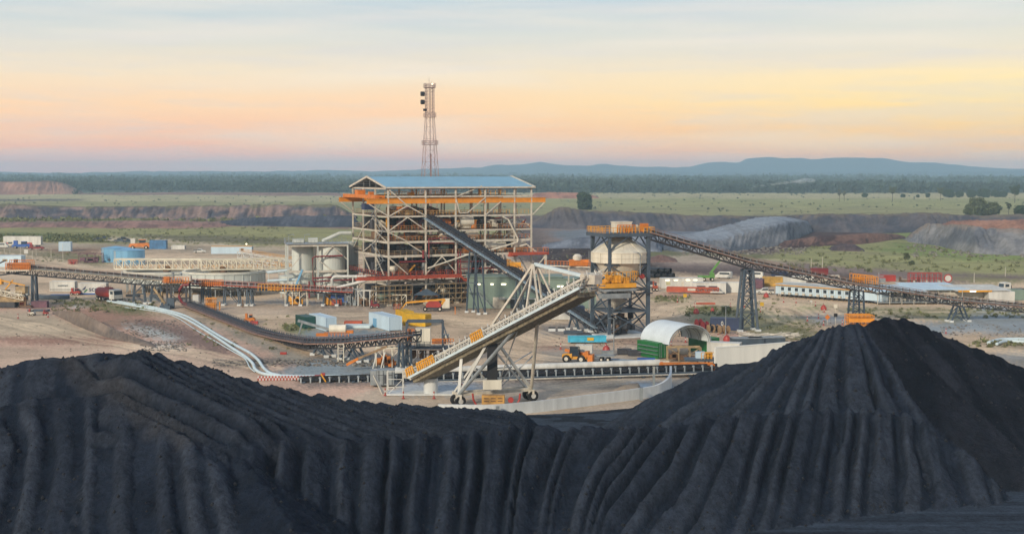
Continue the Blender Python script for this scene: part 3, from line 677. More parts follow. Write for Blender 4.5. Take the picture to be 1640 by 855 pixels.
def tree(label, px, py, hpx, wpx, kind='round', group=None, m=None, seed=1, trunk=0.3, name='tree'):
    p = G(px, py); s = p.y / F; h = hpx * s; w = wpx * s; r = random.Random(seed)
    t = T(name, label, 'tree', p, group=group)
    tb = MB(); tb.tube((0, 0, -0.3), (w * .02, 0, h * trunk), h * 0.022, h * 0.016, 8)
    tb.tube((w * .02, 0, h * trunk), (w * -.02, 0, h * 0.8), h * 0.016, h * 0.006, 6)
    C_ = []; Rr = []
    nl = 24
    for i in range(nl):
        a = 2.4 * i + r.uniform(-.4, .4); hh_ = h * (trunk + ((0.84 if kind == 'round' else .92) - trunk) * r.uniform(0.08, 1.0)); k = (hh_ / h - trunk) / (.9 - trunk)
        prof = {'round': 0.92 * math.sqrt(max(.04, 1 - (2 * k - .9) ** 2)), 'tall': 0.35 + 0.65 * math.sin(math.pi * min(1, k)), 'vase': 0.35 + 0.75 * k}[kind]
        rr = w * 0.5 * prof * r.uniform(0.45, 0.85); e = Vector((math.cos(a) * rr, math.sin(a) * rr, hh_))
        tb.tube((0, 0, max(h * trunk * .8, hh_ - rr * 1.1)), e, h * 0.009, h * 0.003, 5, cap=False)
        C_.append(tuple(e)); Rr.append(w * r.uniform(0.12, 0.2) * (1.15 if kind == 'round' else 0.8))
        if kind == 'round':
            C_.append((e.x * 0.4, e.y * 0.4, hh_)); Rr.append(w * 0.17)
    t.part('trunk', tb, BARK)
    V, Fc = clumps(np.array(C_), np.array(Rr), 240 if kind == 'round' else 140, seed, 0.8)
    V *= 1; V[:, 2] = np.clip(V[:, 2], 0.1, h * 1.02)
    V = np.c_[V[:, 0] - 0, V[:, 1], V[:, 2]]
    o = npmesh('crown', V, Fc, m or LEAF, sm=False); o.parent = t.o
    return t
tree('big dense round dark green tree alone in the field right of the plant building', 935, 336, 28, 30, 'round', m=LEAFD, seed=3, trunk=0.1)
tree('tall thin tree with a narrow trunk standing by itself in the right hand field', 1429, 323, 25, 13, 'vase', seed=4, trunk=0.5)
tree('left one of two spindly half bare trees by the field edge', 1344, 322, 20, 8, 'tall', seed=5, trunk=0.45, m=LEAFG)
tree('right one of two spindly half bare trees by the field edge', 1352, 322, 17, 7, 'tall', seed=6, trunk=0.5, m=LEAFG)
tree('thin tree with a ragged top rising over low scrub in the far field', 1506, 321, 22, 14, 'vase', seed=7, trunk=0.5)
tree('dark leafy tree with a forked crown at the far right of the field', 1625, 325, 30, 20, 'vase', seed=8, trunk=0.4, m=LEAFD)
tree('broad tall tree at the left end of the clump by the pit edge', 1562, 346, 29, 40, 'round', seed=9, trunk=0.12)
tree('lower rounded tree in the middle of the clump by the pit edge', 1590, 346, 23, 26, 'round', seed=10, trunk=0.15)
tree('slim tree with a small high crown in the clump by the pit edge', 1615, 347, 24, 11, 'vase', seed=11, trunk=0.5, m=LEAFD)
tree('wide dark bushy tree at the right end of the clump by the pit edge', 1636, 347, 18, 28, 'round', seed=12, trunk=0.1, m=LEAFD)
for i, (px, w_, h_) in enumerate([(1385, 10, 7), (1446, 8, 6), (1470, 6, 5), (1486, 8, 7), (1520, 20, 13), (1537, 14, 12), (1556, 16, 13), (1575, 22, 14), (1594, 16, 12), (1606, 14, 10)]):
    tree('rounded grey green tree in the loose row between the right field and the forest', px, 316.5, h_, w_, 'round', seed=20 + i, trunk=0.12, group='loose row of trees before the forest', m=LEAFD)
tree('small dark bush standing alone on the bright green grass', 1452, 415, 11, 11, 'round', seed=40, trunk=0.05, name='bush')
tree('round green bush beside the blue grey container and cable drums', 1163, 500, 10, 17, 'round', seed=41, trunk=0.05, name='bush')
tree('low dark bush beside the bright green grass below the lone dark bush', 1460, 424, 7, 10, 'round', seed=42, trunk=0.05, name='bush')
# ================================================================ SHARED MATERIALS
WHITE = mat('white_paint', (214, 214, 206), 0.5, var=0.10, scale=0.5, streak=True)
CREAM = mat('cream_paint', (228, 222, 202), 0.5, var=0.10, scale=0.4, streak=True)
STEELW = mat('pale_steel', (216, 209, 192), 0.5, var=0.12, scale=0.8)
GALV = mat('galvanised', (160, 168, 170), 0.45, 0.3, var=0.14, scale=0.9)
BSTEEL = mat('blue_grey_steel', (74, 90, 104), 0.55, var=0.14, scale=0.8)
DSTEEL = mat('dark_steel', (66, 68, 74), 0.6, var=0.2, scale=0.9)
BELT = mat('rubber_belt', (26, 28, 32), 0.7, var=0.2, scale=1.0)
RUBBER = mat('tyre_rubber', (34, 34, 36), 0.85, var=0.2)
YEL = mat('safety_yellow', (232, 164, 44), 0.5, var=0.10)
ORG = mat('orange_paint', (222, 128, 40), 0.5, var=0.12)
CRANE = mat('crane_orange', (228, 148, 38), 0.5, var=0.08)
REDO = mat('red_oxide', (190, 82, 54), 0.6, var=0.14)
RED = mat('red_paint', (178, 60, 50), 0.5, var=0.12)
DRED = mat('dark_red_pipe', (134, 40, 44), 0.5, var=0.12)
BLUER = mat('blue_roof', (128, 172, 194), 0.45, var=0.05, scale=0.3)
CYANT = mat('pale_blue_panel', (192, 214, 226), 0.5, var=0.06, scale=0.3, streak=True)
TANKB = mat('blue_tank', (116, 172, 206), 0.45, var=0.07, scale=0.3, streak=True)
TANK = mat('white_tank', (206, 212, 204), 0.5, var=0.09, scale=0.3, streak=True)
CONC = mat('concrete', (212, 216, 214), 0.85, var=0.07, scale=0.7, streak=True, bump=0.1)
RUST = mat('brown_machinery', (128, 96, 68), 0.8, var=0.25, scale=1.2)
TAN = mat('tan_machinery', (186, 160, 118), 0.7, var=0.22, scale=0.8)
SHED = mat('grey_green_cladding', (124, 144, 132), 0.6, var=0.07, scale=0.3)
NAVY = mat('navy_paint', (44, 62, 98), 0.5, var=0.12)
GREENP = mat('green_paint', (36, 122, 62), 0.5, var=0.12)
DGREEN = mat('dark_green_paint', (34, 84, 76), 0.5, var=0.12)
LIME = mat('lime_paint', (92, 146, 66), 0.5, var=0.08)
CYAN = mat('cyan_paint', (72, 184, 214), 0.5, var=0.08)
YELC = mat('yellow_container_paint', (224, 178, 36), 0.5, var=0.10)
GLASS = mat('dark_glass', (52, 66, 78), 0.15, var=0.1)
LAMP = mat('lit_lamp', (255, 240, 200), emit=3.5)
BLACKP = mat('black_plastic', (30, 32, 36), 0.5, var=0.15)
BROWNW = mat('brown_walkway', (156, 124, 108), 0.7, var=0.2, scale=1.2)
PIPEW = mat('pale_poly_pipe', (202, 220, 224), 0.4, var=0.06)
MESHD = mat('dusty_mesh_panel', (158, 148, 122), 0.85, var=0.32, scale=2.2, bump=0.5)
WOODP = mat('timber', (170, 140, 104), 0.8, var=0.2)
PURP = mat('magenta_machinery', (122, 84, 98), 0.7, var=0.2)
FABRIC = mat('white_canopy_fabric', (212, 222, 224), 0.7, var=0.05, scale=0.3)
WWALL = mat('white_concrete_wall', (226, 228, 220), 0.8, var=0.05, scale=0.3, streak=True)
LBLUE = mat('royal_blue_paint', (44, 96, 176), 0.5, var=0.12)
ORF = mat('orange_trailer', (192, 88, 54), 0.5, var=0.14)

def lattice(mb, a, b, depth, width, bays, t=0.14, side=None, chord=0.2, cross=True):
    """box truss between a and b, top chords on the line, hanging 'depth' below"""
    a = Vector(a); b = Vector(b); d = (b - a).normalized(); s = d.cross(Vector((0, 0, 1))).normalized() * width / 2; dn = Vector((0, 0, -depth))
    for k in (-1, 1):
        mb.bar(a + s * k, b + s * k, chord); mb.bar(a + s * k + dn, b + s * k + dn, chord)
        for i in range(bays):
            p = a.lerp(b, i / bays) + s * k; q = a.lerp(b, (i + 1) / bays) + s * k
            mb.bar(p, p + dn, t)
            if i % 2: mb.bar(p, q + dn, t)
            else: mb.bar(p + dn, q, t)
        mb.bar(b + s * k, b + s * k + dn, t)
    if cross:
        for i in range(bays + 1):
            p = a.lerp(b, i / bays); mb.bar(p - s, p + s, t); mb.bar(p - s + dn, p + s + dn, t)
def frame_leg(mb, top, foot_y, w0, w1, t=0.35, nb=3, ax=(1, 0), brace=0.16, g=0.0):
    """A-frame: two legs spreading along ax from w0 at the top to w1 at the ground, cross braced"""
    ax = Vector((ax[0], ax[1], 0)).normalized(); top = Vector(top)
    P = lambda k, s: Vector((top.x, top.y, 0)) + ax * s * (w1 + (w0 - w1) * k) / 2 + Vector((0, 0, g + (top.z - g) * k))
    for s in (-1, 1): mb.bar(P(0, s), P(1, s), t)
    for i in range(nb):
        k0, k1 = i / nb, (i + 1) / nb
        mb.bar(P(k0, -1), P(k1, 1), brace) if i % 2 else mb.bar(P(k0, 1), P(k1, -1), brace)
        mb.bar(P(k1, -1), P(k1, 1), brace)
    return [P(0, -1), P(0, 1)]
def conveyor(name, label, pts, width=1.5, depth=1.5, trest=(), walk=-1, wm=BROWNW, tm=DSTEEL, guard=None, idm=GALV, group=None, bays=1.7, ids=1.6, lm=BSTEEL, railm=None):
    pts = [Vector(p) for p in pts]; t = T(name, label, 'conveyor', (pts[0].x, pts[0].y, 0), world=True, group=group)
    tr = MB(); be = MB(); idls = []; wk = MB(); rl = MB(); le = MB(); ri = MB()
    for a, b in zip(pts, pts[1:]):
        d = (b - a); L = d.length; d.normalize(); s = d.cross(Vector((0, 0, 1))).normalized()
        if (s.y < 0) != (walk < 0): s = -s          # s points to the walkway side (towards the camera when walk = -1)
        up = Vector((0, 0, 1))
        lattice(tr, a, b, depth, width + 0.3, max(2, int(L / bays)))
        h = 0.45
        be.hexa([a + s * width * .5 + up * h, b + s * width * .5 + up * h, b - s * width * .5 + up * h, a - s * width * .5 + up * h,
                 a + s * width * .5 + up * (h + .28), b + s * width * .5 + up * (h + .28), b - s * width * .5 + up * (h + .28), a - s * width * .5 + up * (h + .28)])
        le.bar(a + s * (width * .5 + .12) + up * 0.15, b + s * (width * .5 + .12) + up * 0.15, 0.12, 0.3)
        le.bar(a - s * (width * .5 + .12) + up * 0.15, b - s * (width * .5 + .12) + up * 0.15, 0.12, 0.3)
        n = max(1, int(L / ids))
        for i in range(n + 1):
            p = a.lerp(b, i / n); idl = MB(); idls.append(idl)
            idl.bar(p + s * (width * .5 + .2), p + s * (width * .5 + .1) + up * 0.85, 0.14); idl.bar(p - s * (width * .5 + .2), p - s * (width * .5 + .1) + up * 0.95, 0.14)
            idl.bar(p + s * (width * .5 + .1) + up * .28, p - s * (width * .5 + .1) + up * .28, 0.14)
        wo = width * .5 + 0.3
        w0, w1 = a + s * wo, a + s * (wo + .9); v0, v1 = b + s * wo, b + s * (wo + .9)
        wk.hexa([w0 - up * .12, w1 - up * .12, v1 - up * .12, v0 - up * .12, w0, w1, v1, v0])
        wk.bar(w1 - up * .06, v1 - up * .06, 0.1, 0.22)
        ri.rail([w1, v1], 1.05, ids * 0.9, 0.07)
        ri.rail([a - s * wo, b - s * wo], 1.0, ids * 1.8, 0.06)
    t.part('truss', tr, tm); t.part('belt', be, BELT); t.part('side_beam', le, idm); [t.part('idler_frame', x_, idm) for x_ in idls]
    t.part('walkway', wk, wm); t.part('handrail', ri, railm or wm)
    for (px, D, w0, w1, nb) in trest:
        # point of the belt line nearest that picture column at its own depth
        best = min(((abs(proj(*a.lerp(b, k / 40))[0] - px), a.lerp(b, k / 40), (b - a).normalized()) for a, b in zip(pts, pts[1:]) for k in range(41)), key=lambda q_: q_[0])
        p, dd = best[1], best[2]; hd = Vector((dd.x, dd.y, 0)).normalized(); pr = Vector((-hd.y, hd.x, 0))
        m_ = MB(); fb = MB()
        for k in ((-1, 1) if nb > 1 else (0,)):
            c = p + pr * 0 + hd * 0; c = Vector((c.x, c.y, p.z - depth)) + hd * k * 0
        top = Vector((p.x, p.y, p.z - depth))
        for off in (-(width / 2 + .1), (width / 2 + .1)):
            q_ = top + pr * off; f = frame_leg(m_, q_ , 0, w0, w1, t=0.32, nb=nb, ax=(hd.x, hd.y))
            for z in f: fb.box((z.x, z.y, 0.15), (0.9, 0.9, 0.5))
        m_.bar(top - pr * width * .6, top + pr * width * .6, 0.25)
        e = t.part('trestle', m_, lm); each(t, 'footing', fb, CONC, e)
    return t
# ================================================================ PROCESSING PLANT
def plant():
    rz = math.atan2(.417, .909)
    t = T('processing_plant', 'tall open steel processing plant with blue roof, orange crane beams and many decks', 'plant building', (-31.8, 349, 0), rz)
    cx = [0.2, 10.4, 18.8, 27.2, 35.7, 40.7]; cy = [0, 10, 20, 29]; ZE = 30.2
    for j, y in enumerate(cy):
        for i, x in enumerate(cx):
            m = MB(); m.box((x, y, ZE / 2), (0.36, 0.36, ZE)); m.box((x, y, ZE / 2), (0.5, 0.06, ZE - .01)); m.box((x, y, .2), (1.2, 1.2, .5))
            t.part('column', m, STEELW)
    # girts and floor beams on the four faces and inner lines
    fl = [5.3, 12.6, 16.2, 19.0, 22.8]
    for z in fl + [27.9, 30.0]:
        m = MB(); w = 0.6 if z in (12.6, 16.2) else 0.4
        for y in cy:
            if z > 27 and 0 < y < 29: continue
            m.box((20.4, y - 0.02 if y == 0 else y, z), (40.2, 0.28, w))
        for x in cx: m.box((x, 14.5, z - 0.05), (0.26, 28.6, w * .9))
        t.part('beam_frame', m, STEELW)
    for z, xa, xb in ((7.6, -2, 33), (12.9, 0.4, 40.5), (16.5, 0.4, 27), (19.3, 0.4, 40.5), (23.1, 0.4, 22)):
        m = MB(); m.box(((xa + xb) / 2, 14.5, z), (xb - xa, 28, 0.1)); t.part('deck', m, RUST if z > 12 else DSTEEL)
        r = MB(); r.rail([(xa, 0.35, z), (xb, 0.35, z)], 1.1, 1.6, .08); r.rail([(xa, 28, z), (xb, 28, z)], 1.1, 1.8, .08); r.rail([(xa, .4, z), (xa, 28, z)], 1.1, 1.8, .08)
        t.part('handrail', r, TAN if z > 8 else REDO)
    # braces
    def br(pairs, y, w=0.24):
        m = MB()
        for (x0, z0, x1, z1) in pairs: m.bar((x0, y, z0), (x1, y, z1), w)
        return m
    c = cx
    each(t, 'brace', br([(c[0], 29.8, 5.3, 25.6), (5.3, 25.6, c[0], 22.9), (5.3, 25.6, c[1], 22.9), (5.3, 22.6, c[0], 19.2), (5.3, 22.6, c[1], 19.2), (c[0], 18.8, 5.3, 16.4), (5.3, 16.0, c[1], 12.8),
                        (14.8, 12.3, c[1], 8), (14.8, 12.3, c[2], 8), (14.8, 5.2, c[1], .4), (14.8, 5.2, c[2], .4), (c[2], 27.2, 19.8, 23.6), (19.8, 23.6, 22, 23.6), (22, 23.6, c[3], 27.6), (c[3], 23, 31.6, 26.4),
                        (5.3, 8, c[0], 12.3), (31, 12, c[3], 8), (31, 12, c[4], 8), (22.5, 5, c[2], .4), (22.5, 5, c[3], .4), (c[2], 27.8, c[3] - 1, 30.6)], -0.3), STEELW)
    m = MB()
    for (y0, z0, y1, z1) in [(0, 16.2, 10, 19), (10, 22.6, 20, 19.3), (20, 19, 29, 12.8), (10, 12.6, 0, 5.4), (10, 5, 20, 12.3), (20, 5, 29, .5), (0, 19.2, 10, 22.6), (10, 16, 20, 12.8)]:
        m.bar((0, y0, z0), (0, y1, z1), .24); m.bar((40.9, y0, z0), (40.9, y1, z1), .24)
    each(t, 'brace', m, STEELW)
    # roof: two pitched sheets with verge trim
    YR = 14.5; ZR = 32.9; e = 0.6
    m = MB()
    for sgn, y0, in ((1, -e), (-1, 29 + e)):
        z0 = ZE - 0.2
        m.hexa([(-.5, y0, z0), (41.5, y0, z0), (41.5, YR, ZR - .1), (-.5, YR, ZR - .1), (-.5, y0, z0 + .18), (41.5, y0, z0 + .18), (41.5, YR, ZR + .08), (-.5, YR, ZR + .08)])
    for i in range(52):
        x = -0.4 + i * 0.8; m.hexa([(x, -e, ZE - .02), (x + .12, -e, ZE - .02), (x + .12, YR, ZR + .05), (x, YR, ZR + .05), (x, -e, ZE + .06), (x + .12, -e, ZE + .06), (x + .12, YR, ZR + .15), (x, YR, ZR + .15)])
    rf = t.part('roof', m, BLUER)
    m = MB(); m.box((20.6, -e - .1, ZE + .0), (42.0, .2, .4)); m.box((20.6, 29 + e + .1, ZE), (42.0, .2, .4)); t.part('gutter', m, STEELW, rf)
    for x in (-.6, 41.6):
        m = MB()
        for ya, yb in ((-e, YR), (29 + e, YR)): m.bar((x, ya, ZE), (x, yb, ZR + .1), .2, .5)
        t.part('verge_trim', m, STEELW, rf)
    for x in (0.2, 40.7):
        m = MB(); m.bar((x, 0, ZE - .3), (x, 29, ZE - .3), .25, .4)
        for y in (5, 9.5, 14.5, 19.5, 24): m.bar((x, y, ZE - .3), (x, y, ZE + 2.6 * (1 - abs(y - 14.5) / 14.5)), .15)
        t.part('gable_truss', m, GALV)
    m = MB()
    for y in range(-1, 30, 3): m.box((20.4, y + .5, ZE + 2.35 * (1 - abs(y + .5 - 14.5) / 15.5) - .35), (42, .18, .25))
    t.part('purlin', m, DSTEEL)
    # crane girders
    for y, xa in ((-0.35, -5.5), (27.2, -4.2)):
        m = MB(); m.box(((xa + 44.8) / 2, y + .35, 26.75), (44.8 - xa, .3, 1.15)); m.box(((xa + 44.8) / 2, y + .35, 27.35), (44.8 - xa, .6, .12)); m.box(((xa + 44.8) / 2, y + .35, 26.2), (44.8 - xa, .6, .12))
        t.part('crane_girder', m, CRANE)
        b = MB(); b.bar((xa + .4, y, 26.1), (0.2, y, 22.9), .25); b.bar((44.4, y, 26.1), (40.9, y, 22.9), .25); t.part('bracket', b, STEELW)
    m = MB(); m.box((-2.6, 14, 27.9), (1.0, 27, .9)); m.box((-0.8, 14, 27.9), (.6, 27, .7)); m.box((-1.7, 17, 28.9), (2.2, 2.4, 1.2)); m.box((-1.7, 8, 28.7), (1.2, 1.2, .8)); t.part('bridge_crane', m, ORG)
    m = MB(); m.box((-1.6, 11, 25.2), (2.6, 2.6, 1.6)); m.tube((-1.6, 11, 26), (-1.6, 11, 27.6), .1); t.part('hoist', m, NAVY)
    # equipment floor by floor
    r = random.Random(11)
    def eq(kind, x, y, z, w, d, h, m_):
        mb = MB()
        if kind == 'tank':
            mb.lathe((x, y, z), [(w / 2, 0), (w / 2, h), (0, h + .3)], 16)
            return t.part('tank', mb, m_, sm=False)
        if kind == 'screen':
            a, b = h, h * .55
            mb.hexa([(x - w / 2, y - d / 2, z + .5), (x + w / 2, y - d / 2, z + .1), (x + w / 2, y + d / 2, z + .1), (x - w / 2, y + d / 2, z + .5), (x - w / 2, y - d / 2, z + a), (x + w / 2, y - d / 2, z + b), (x + w / 2, y + d / 2, z + b), (x - w / 2, y + d / 2, z + a)])
            for i in range(4): mb.box((x - w / 2 + w * (i + .5) / 4, y - d / 2 - .06, z + h * .45), (.12, .12, h * .6))
            return t.part('vibrating_screen', mb, m_)
        if kind == 'cyclone':
            mb.tube((x, y, z + h), (x, y, z + h * .6), w * .4, n=12); mb.tube((x, y, z + h * .6), (x, y, z + .1), w * .4, .12, n=12); mb.tube((x, y, z + h * .9), (x + w, y, z + h * 1.0), .18)
            return t.part('cyclone', mb, m_)
        if kind == 'drum':
            mb.tube((x - w / 2, y, z + h / 2 + .3), (x + w / 2, y, z + h / 2 + .3), h / 2, n=16); mb.box((x, y, z + .25), (w * .6, h * .6, .5))
            return t.part('separator_drum', mb, m_)
        mb.box((x, y, z + h / 2), (w, d, h)); mb.box((x, y, z + h + .1), (w * .5, d * .5, .5)); mb.box((x - w * .3, y - d / 2 - .1, z + h * .4), (w * .2, .2, h * .4))
        return t.part('chute_box', mb, m_)
    mm = [TAN, CREAM, DSTEEL, RUST, GALV, DSTEEL, TAN, CREAM, ORG, DSTEEL, RUST, DSTEEL, PURP, SHED]
    for z, x1, n, hm in ((0.1, 40, 24, 4.2), (7.7, 32, 18, 3.6), (13, 40, 26, 2.6), (16.6, 26, 16, 2.0), (19.4, 40, 24, 2.8), (23.2, 21, 14, 2.2)):
        for i in range(n):
            x = r.uniform(1.5, x1 - 1.5); y = r.choice([2, 3, 4, 6, 9, 13, 18, 24]); w = r.uniform(1.0, 3.4); h = hm * r.uniform(.5, 1.0)
            eq(r.choice(['tank', 'screen', 'cyclone', 'drum', 'box', 'box', 'screen', 'cyclone']), x, y, z, w, r.uniform(1.5, 3.5), h, r.choice(mm))
    rp = random.Random(31)
    for k_, mm_ in enumerate((CREAM, RUST, DRED, GALV, YEL, TAN, DSTEEL, ORG)):
        m = MB()
        for i in range(20):
            z0 = rp.choice([.2, 7.8, 13, 16.6, 19.4]); x = rp.uniform(1, 40); y = rp.uniform(.8, 7)
            if i % 3 == 0: m.bar((x, y, z0), (x, y, z0 + rp.uniform(1.5, 3.4)), rp.uniform(.12, .3))
            elif i % 3 == 1: x2 = min(40.5, x + rp.uniform(2, 8)); z1 = z0 + rp.uniform(.6, 3.2); m.bar((x, y, z1), (x2, y, z1 + rp.uniform(-.3, .3)), rp.uniform(.1, .25))
            else: m.bar((x, y, z0), (min(40.5, x + rp.uniform(1, 3)), y, z0 + rp.uniform(1, 3)), rp.uniform(.15, .4))
        each(t, 'pipe_work', m, mm_)
    for z in (12.95, 16.55, 19.35, 23.15):
        r_ = MB()
        for xa, xb in ((.6, 9.8), (11, 18.4), (19.2, 26.8), (27.6, 35), (36, 40.4)):
            if rp.random() < .8: yy = rp.uniform(.6, 2.4); r_.rail([(xa, yy, z), (xb, yy, z)], 1.1, .9, .07)
        t.part('handrail', r_, rp.choice([YEL, ORG]))
    # inner back wall of dark machinery silhouettes
    for z, h in ((.2, 4.6), (7.8, 4), (13, 2.8), (19.4, 3)):
        m = MB()
        for i in range(9):
            x = 2 + i * 4.3; m.box((x, 20 + (i % 3), z + h * .45), (r.uniform(2.5, 4), 3, h * r.uniform(.7, .98))); m.box((x - 1.4, 11 + (i % 4), z + h * .4), (r.uniform(1.5, 3), 2, h * r.uniform(.5, .9)))
        each(t, 'chute_box', m, DSTEEL if z < 13 else [RUST, DSTEEL][int(z) % 2])
    # cyclone clusters and conical sections seen to the right of the middle
    for x, z, rr in ((29.5, 13.2, 1.5), (32.6, 13.2, 1.3), (38, 13.4, 1.5), (22.5, 19.5, 1.8), (24, 16.6, 1.6), (36, 17, 1.2)):
        eq('drum', x, 2.4, z, rr * 2.2, 2, rr * 1.6, CREAM)
    m = MB()
    for (a, b, c_) in [((27.2, -.8, 13.4), (36.2, -.8, 15.6), (36.4, -.8, 16.4)), ((36.4, -.8, 16.4), (33.6, -.8, 21.6), (32, -.8, 22.4)), ((10.6, -.9, 9.4), (22.8, -.9, 12.9), (27, -.9, 13.4))]: m.path([a, b, c_], .22)
    m.path([(37, -.6, 14.5), (39, -.6, 15), (40, -.6, 14.2), (42, -.6, 12.8)], .22)
    t.part('pipe', m, CREAM)
    m = MB()
    for x in (11, 19.2, 19.9): m.path([(x, -.7, 12 if x < 12 else 5.5), (x, -.7, 17 if x < 12 else 13.6)], .16)
    m.path([(11, -.7, 17), (18, -.7, 17.2)], .14); m.path([(11, -.7, 15.9), (18, -.7, 15.8)], .12); m.path([(9.4, -.8, 12), (9.4, -.8, 14)], .3)
    m.path([(3, -.5, 11.2), (10, -.5, 11.2), (10, 4, 11.2)], .2); m.path([(19, -.6, 10.8), (34, -.6, 10.8)], .16); m.path([(19, -.6, 9), (30, -.6, 9)], .14)
    t.part('pipe', m, DRED)
    # red oxide walkway belt round the foot
    for (xa, xb, z, y) in ((-9, 19.4, 7.1, -1.6), (20.6, 33, 6.0, -1.8)):
        m = MB(); m.box(((xa + xb) / 2, y, z), (xb - xa, 1.6, .5)); m.box(((xa + xb) / 2, y - .7, z + .5), (xb - xa, .12, .35)); t.part('walkway', m, REDO)
        q = MB(); q.rail([(xa, y - .8, z + .3), (xb, y - .8, z + .3)], 1.1, 1.5, .07); t.part('handrail', q, REDO)
    m = MB(); m.hexa([(19.4, -2.4, 6.8), (20.6, -2.4, 5.7), (20.6, -.8, 5.7), (19.4, -.8, 6.8), (19.4, -2.4, 7.4), (20.6, -2.4, 6.3), (20.6, -.8, 6.3), (19.4, -.8, 7.4)]); t.part('walkway', m, REDO)
    m = MB(); m.box((39.2, -1.5, 12.6), (10.5, 3.2, .7)); m.box((34.6, -1.2, 12.1), (2, 2, .4)); t.part('walkway', m, REDO)
    q = MB(); q.rail([(35, -3, 13), (44.3, -3, 13), (44.3, 0, 13)], 1.1, 1.4, .08); t.part('handrail', q, ORG)
    m = MB(); m.box((43.6, -2.8, 6.1), (.5, .5, 12.2)); m.bar((43.6, -2.8, 12), (41, -1, 8), .25); t.part('column', m, STEELW)
    m = MB(); m.box((20, 1, 5.0), (40, .2, .4)); t.part('beam_frame', m, GALV)
    # stair tower
    m = MB()
    for i in range(5):
        z0 = 7.8 + i * 3.8; [m.bar((-.9 + k_, 2 if i % 2 else 9, z0), (-.9 + k_, 9 if i % 2 else 2, z0 + 3.8), .08, .22) for k_ in (-.4, .4)]; m.box((-.9, 9.6 if i % 2 else 1.2, z0 + 3.8), (1.1, 1.6, .12))
    t.part('stair', m, GALV)
    # yellow topside platforms and equipment above the girder
    m = MB(); m.rail([(0, 2, 28.2), (17, 2, 28.2)], 1.0, 1.5, .1); m.rail([(26, 0, 28.2), (33, 0, 28.2)], 1.2, 1.2, .1); m.box((26.2, 1.5, 29), (.5, .5, 2.4)); m.box((8, 4, 28.5), (1.4, 1.2, .8)); t.part('handrail', m, YEL)
    m = MB()
    for x in (2, 6, 10.5, 14, 19, 23, 30, 35): m.box((x + r.uniform(0, 2), 6, 29.9), (.35, .35, .35))
    t.part('light_fitting', m, BLACKP)
    # scaffold bays at ground level in front of the face
    m = MB()
    for (xa, xb, zt) in ((-4.5, 6, 5.2), (13, 23, 5.4)):
        n = int((xb - xa) / 1.5)
        for i in range(n + 1):
            x = xa + i * (xb - xa) / n
            for y in (-1.6, -.4): m.tube((x, y, 0), (x, y, zt), .06, n=5)
        for z in (1.4, 2.7, 4.0, 5.2):
            for y in (-1.6, -.4): m.tube((xa, y, z), (xb, y, z), .06, n=5)
            m.box(((xa + xb) / 2, -1, z), (xb - xa, 1, .05))
        for i in range(0, n, 2): m.tube((xa + i * 1.5, -1.6, 0), (xa + (i + 1) * 1.5, -1.6, 1.4), .05, n=5)
    t.part('scaffold', m, TAN)
    return t
plant()
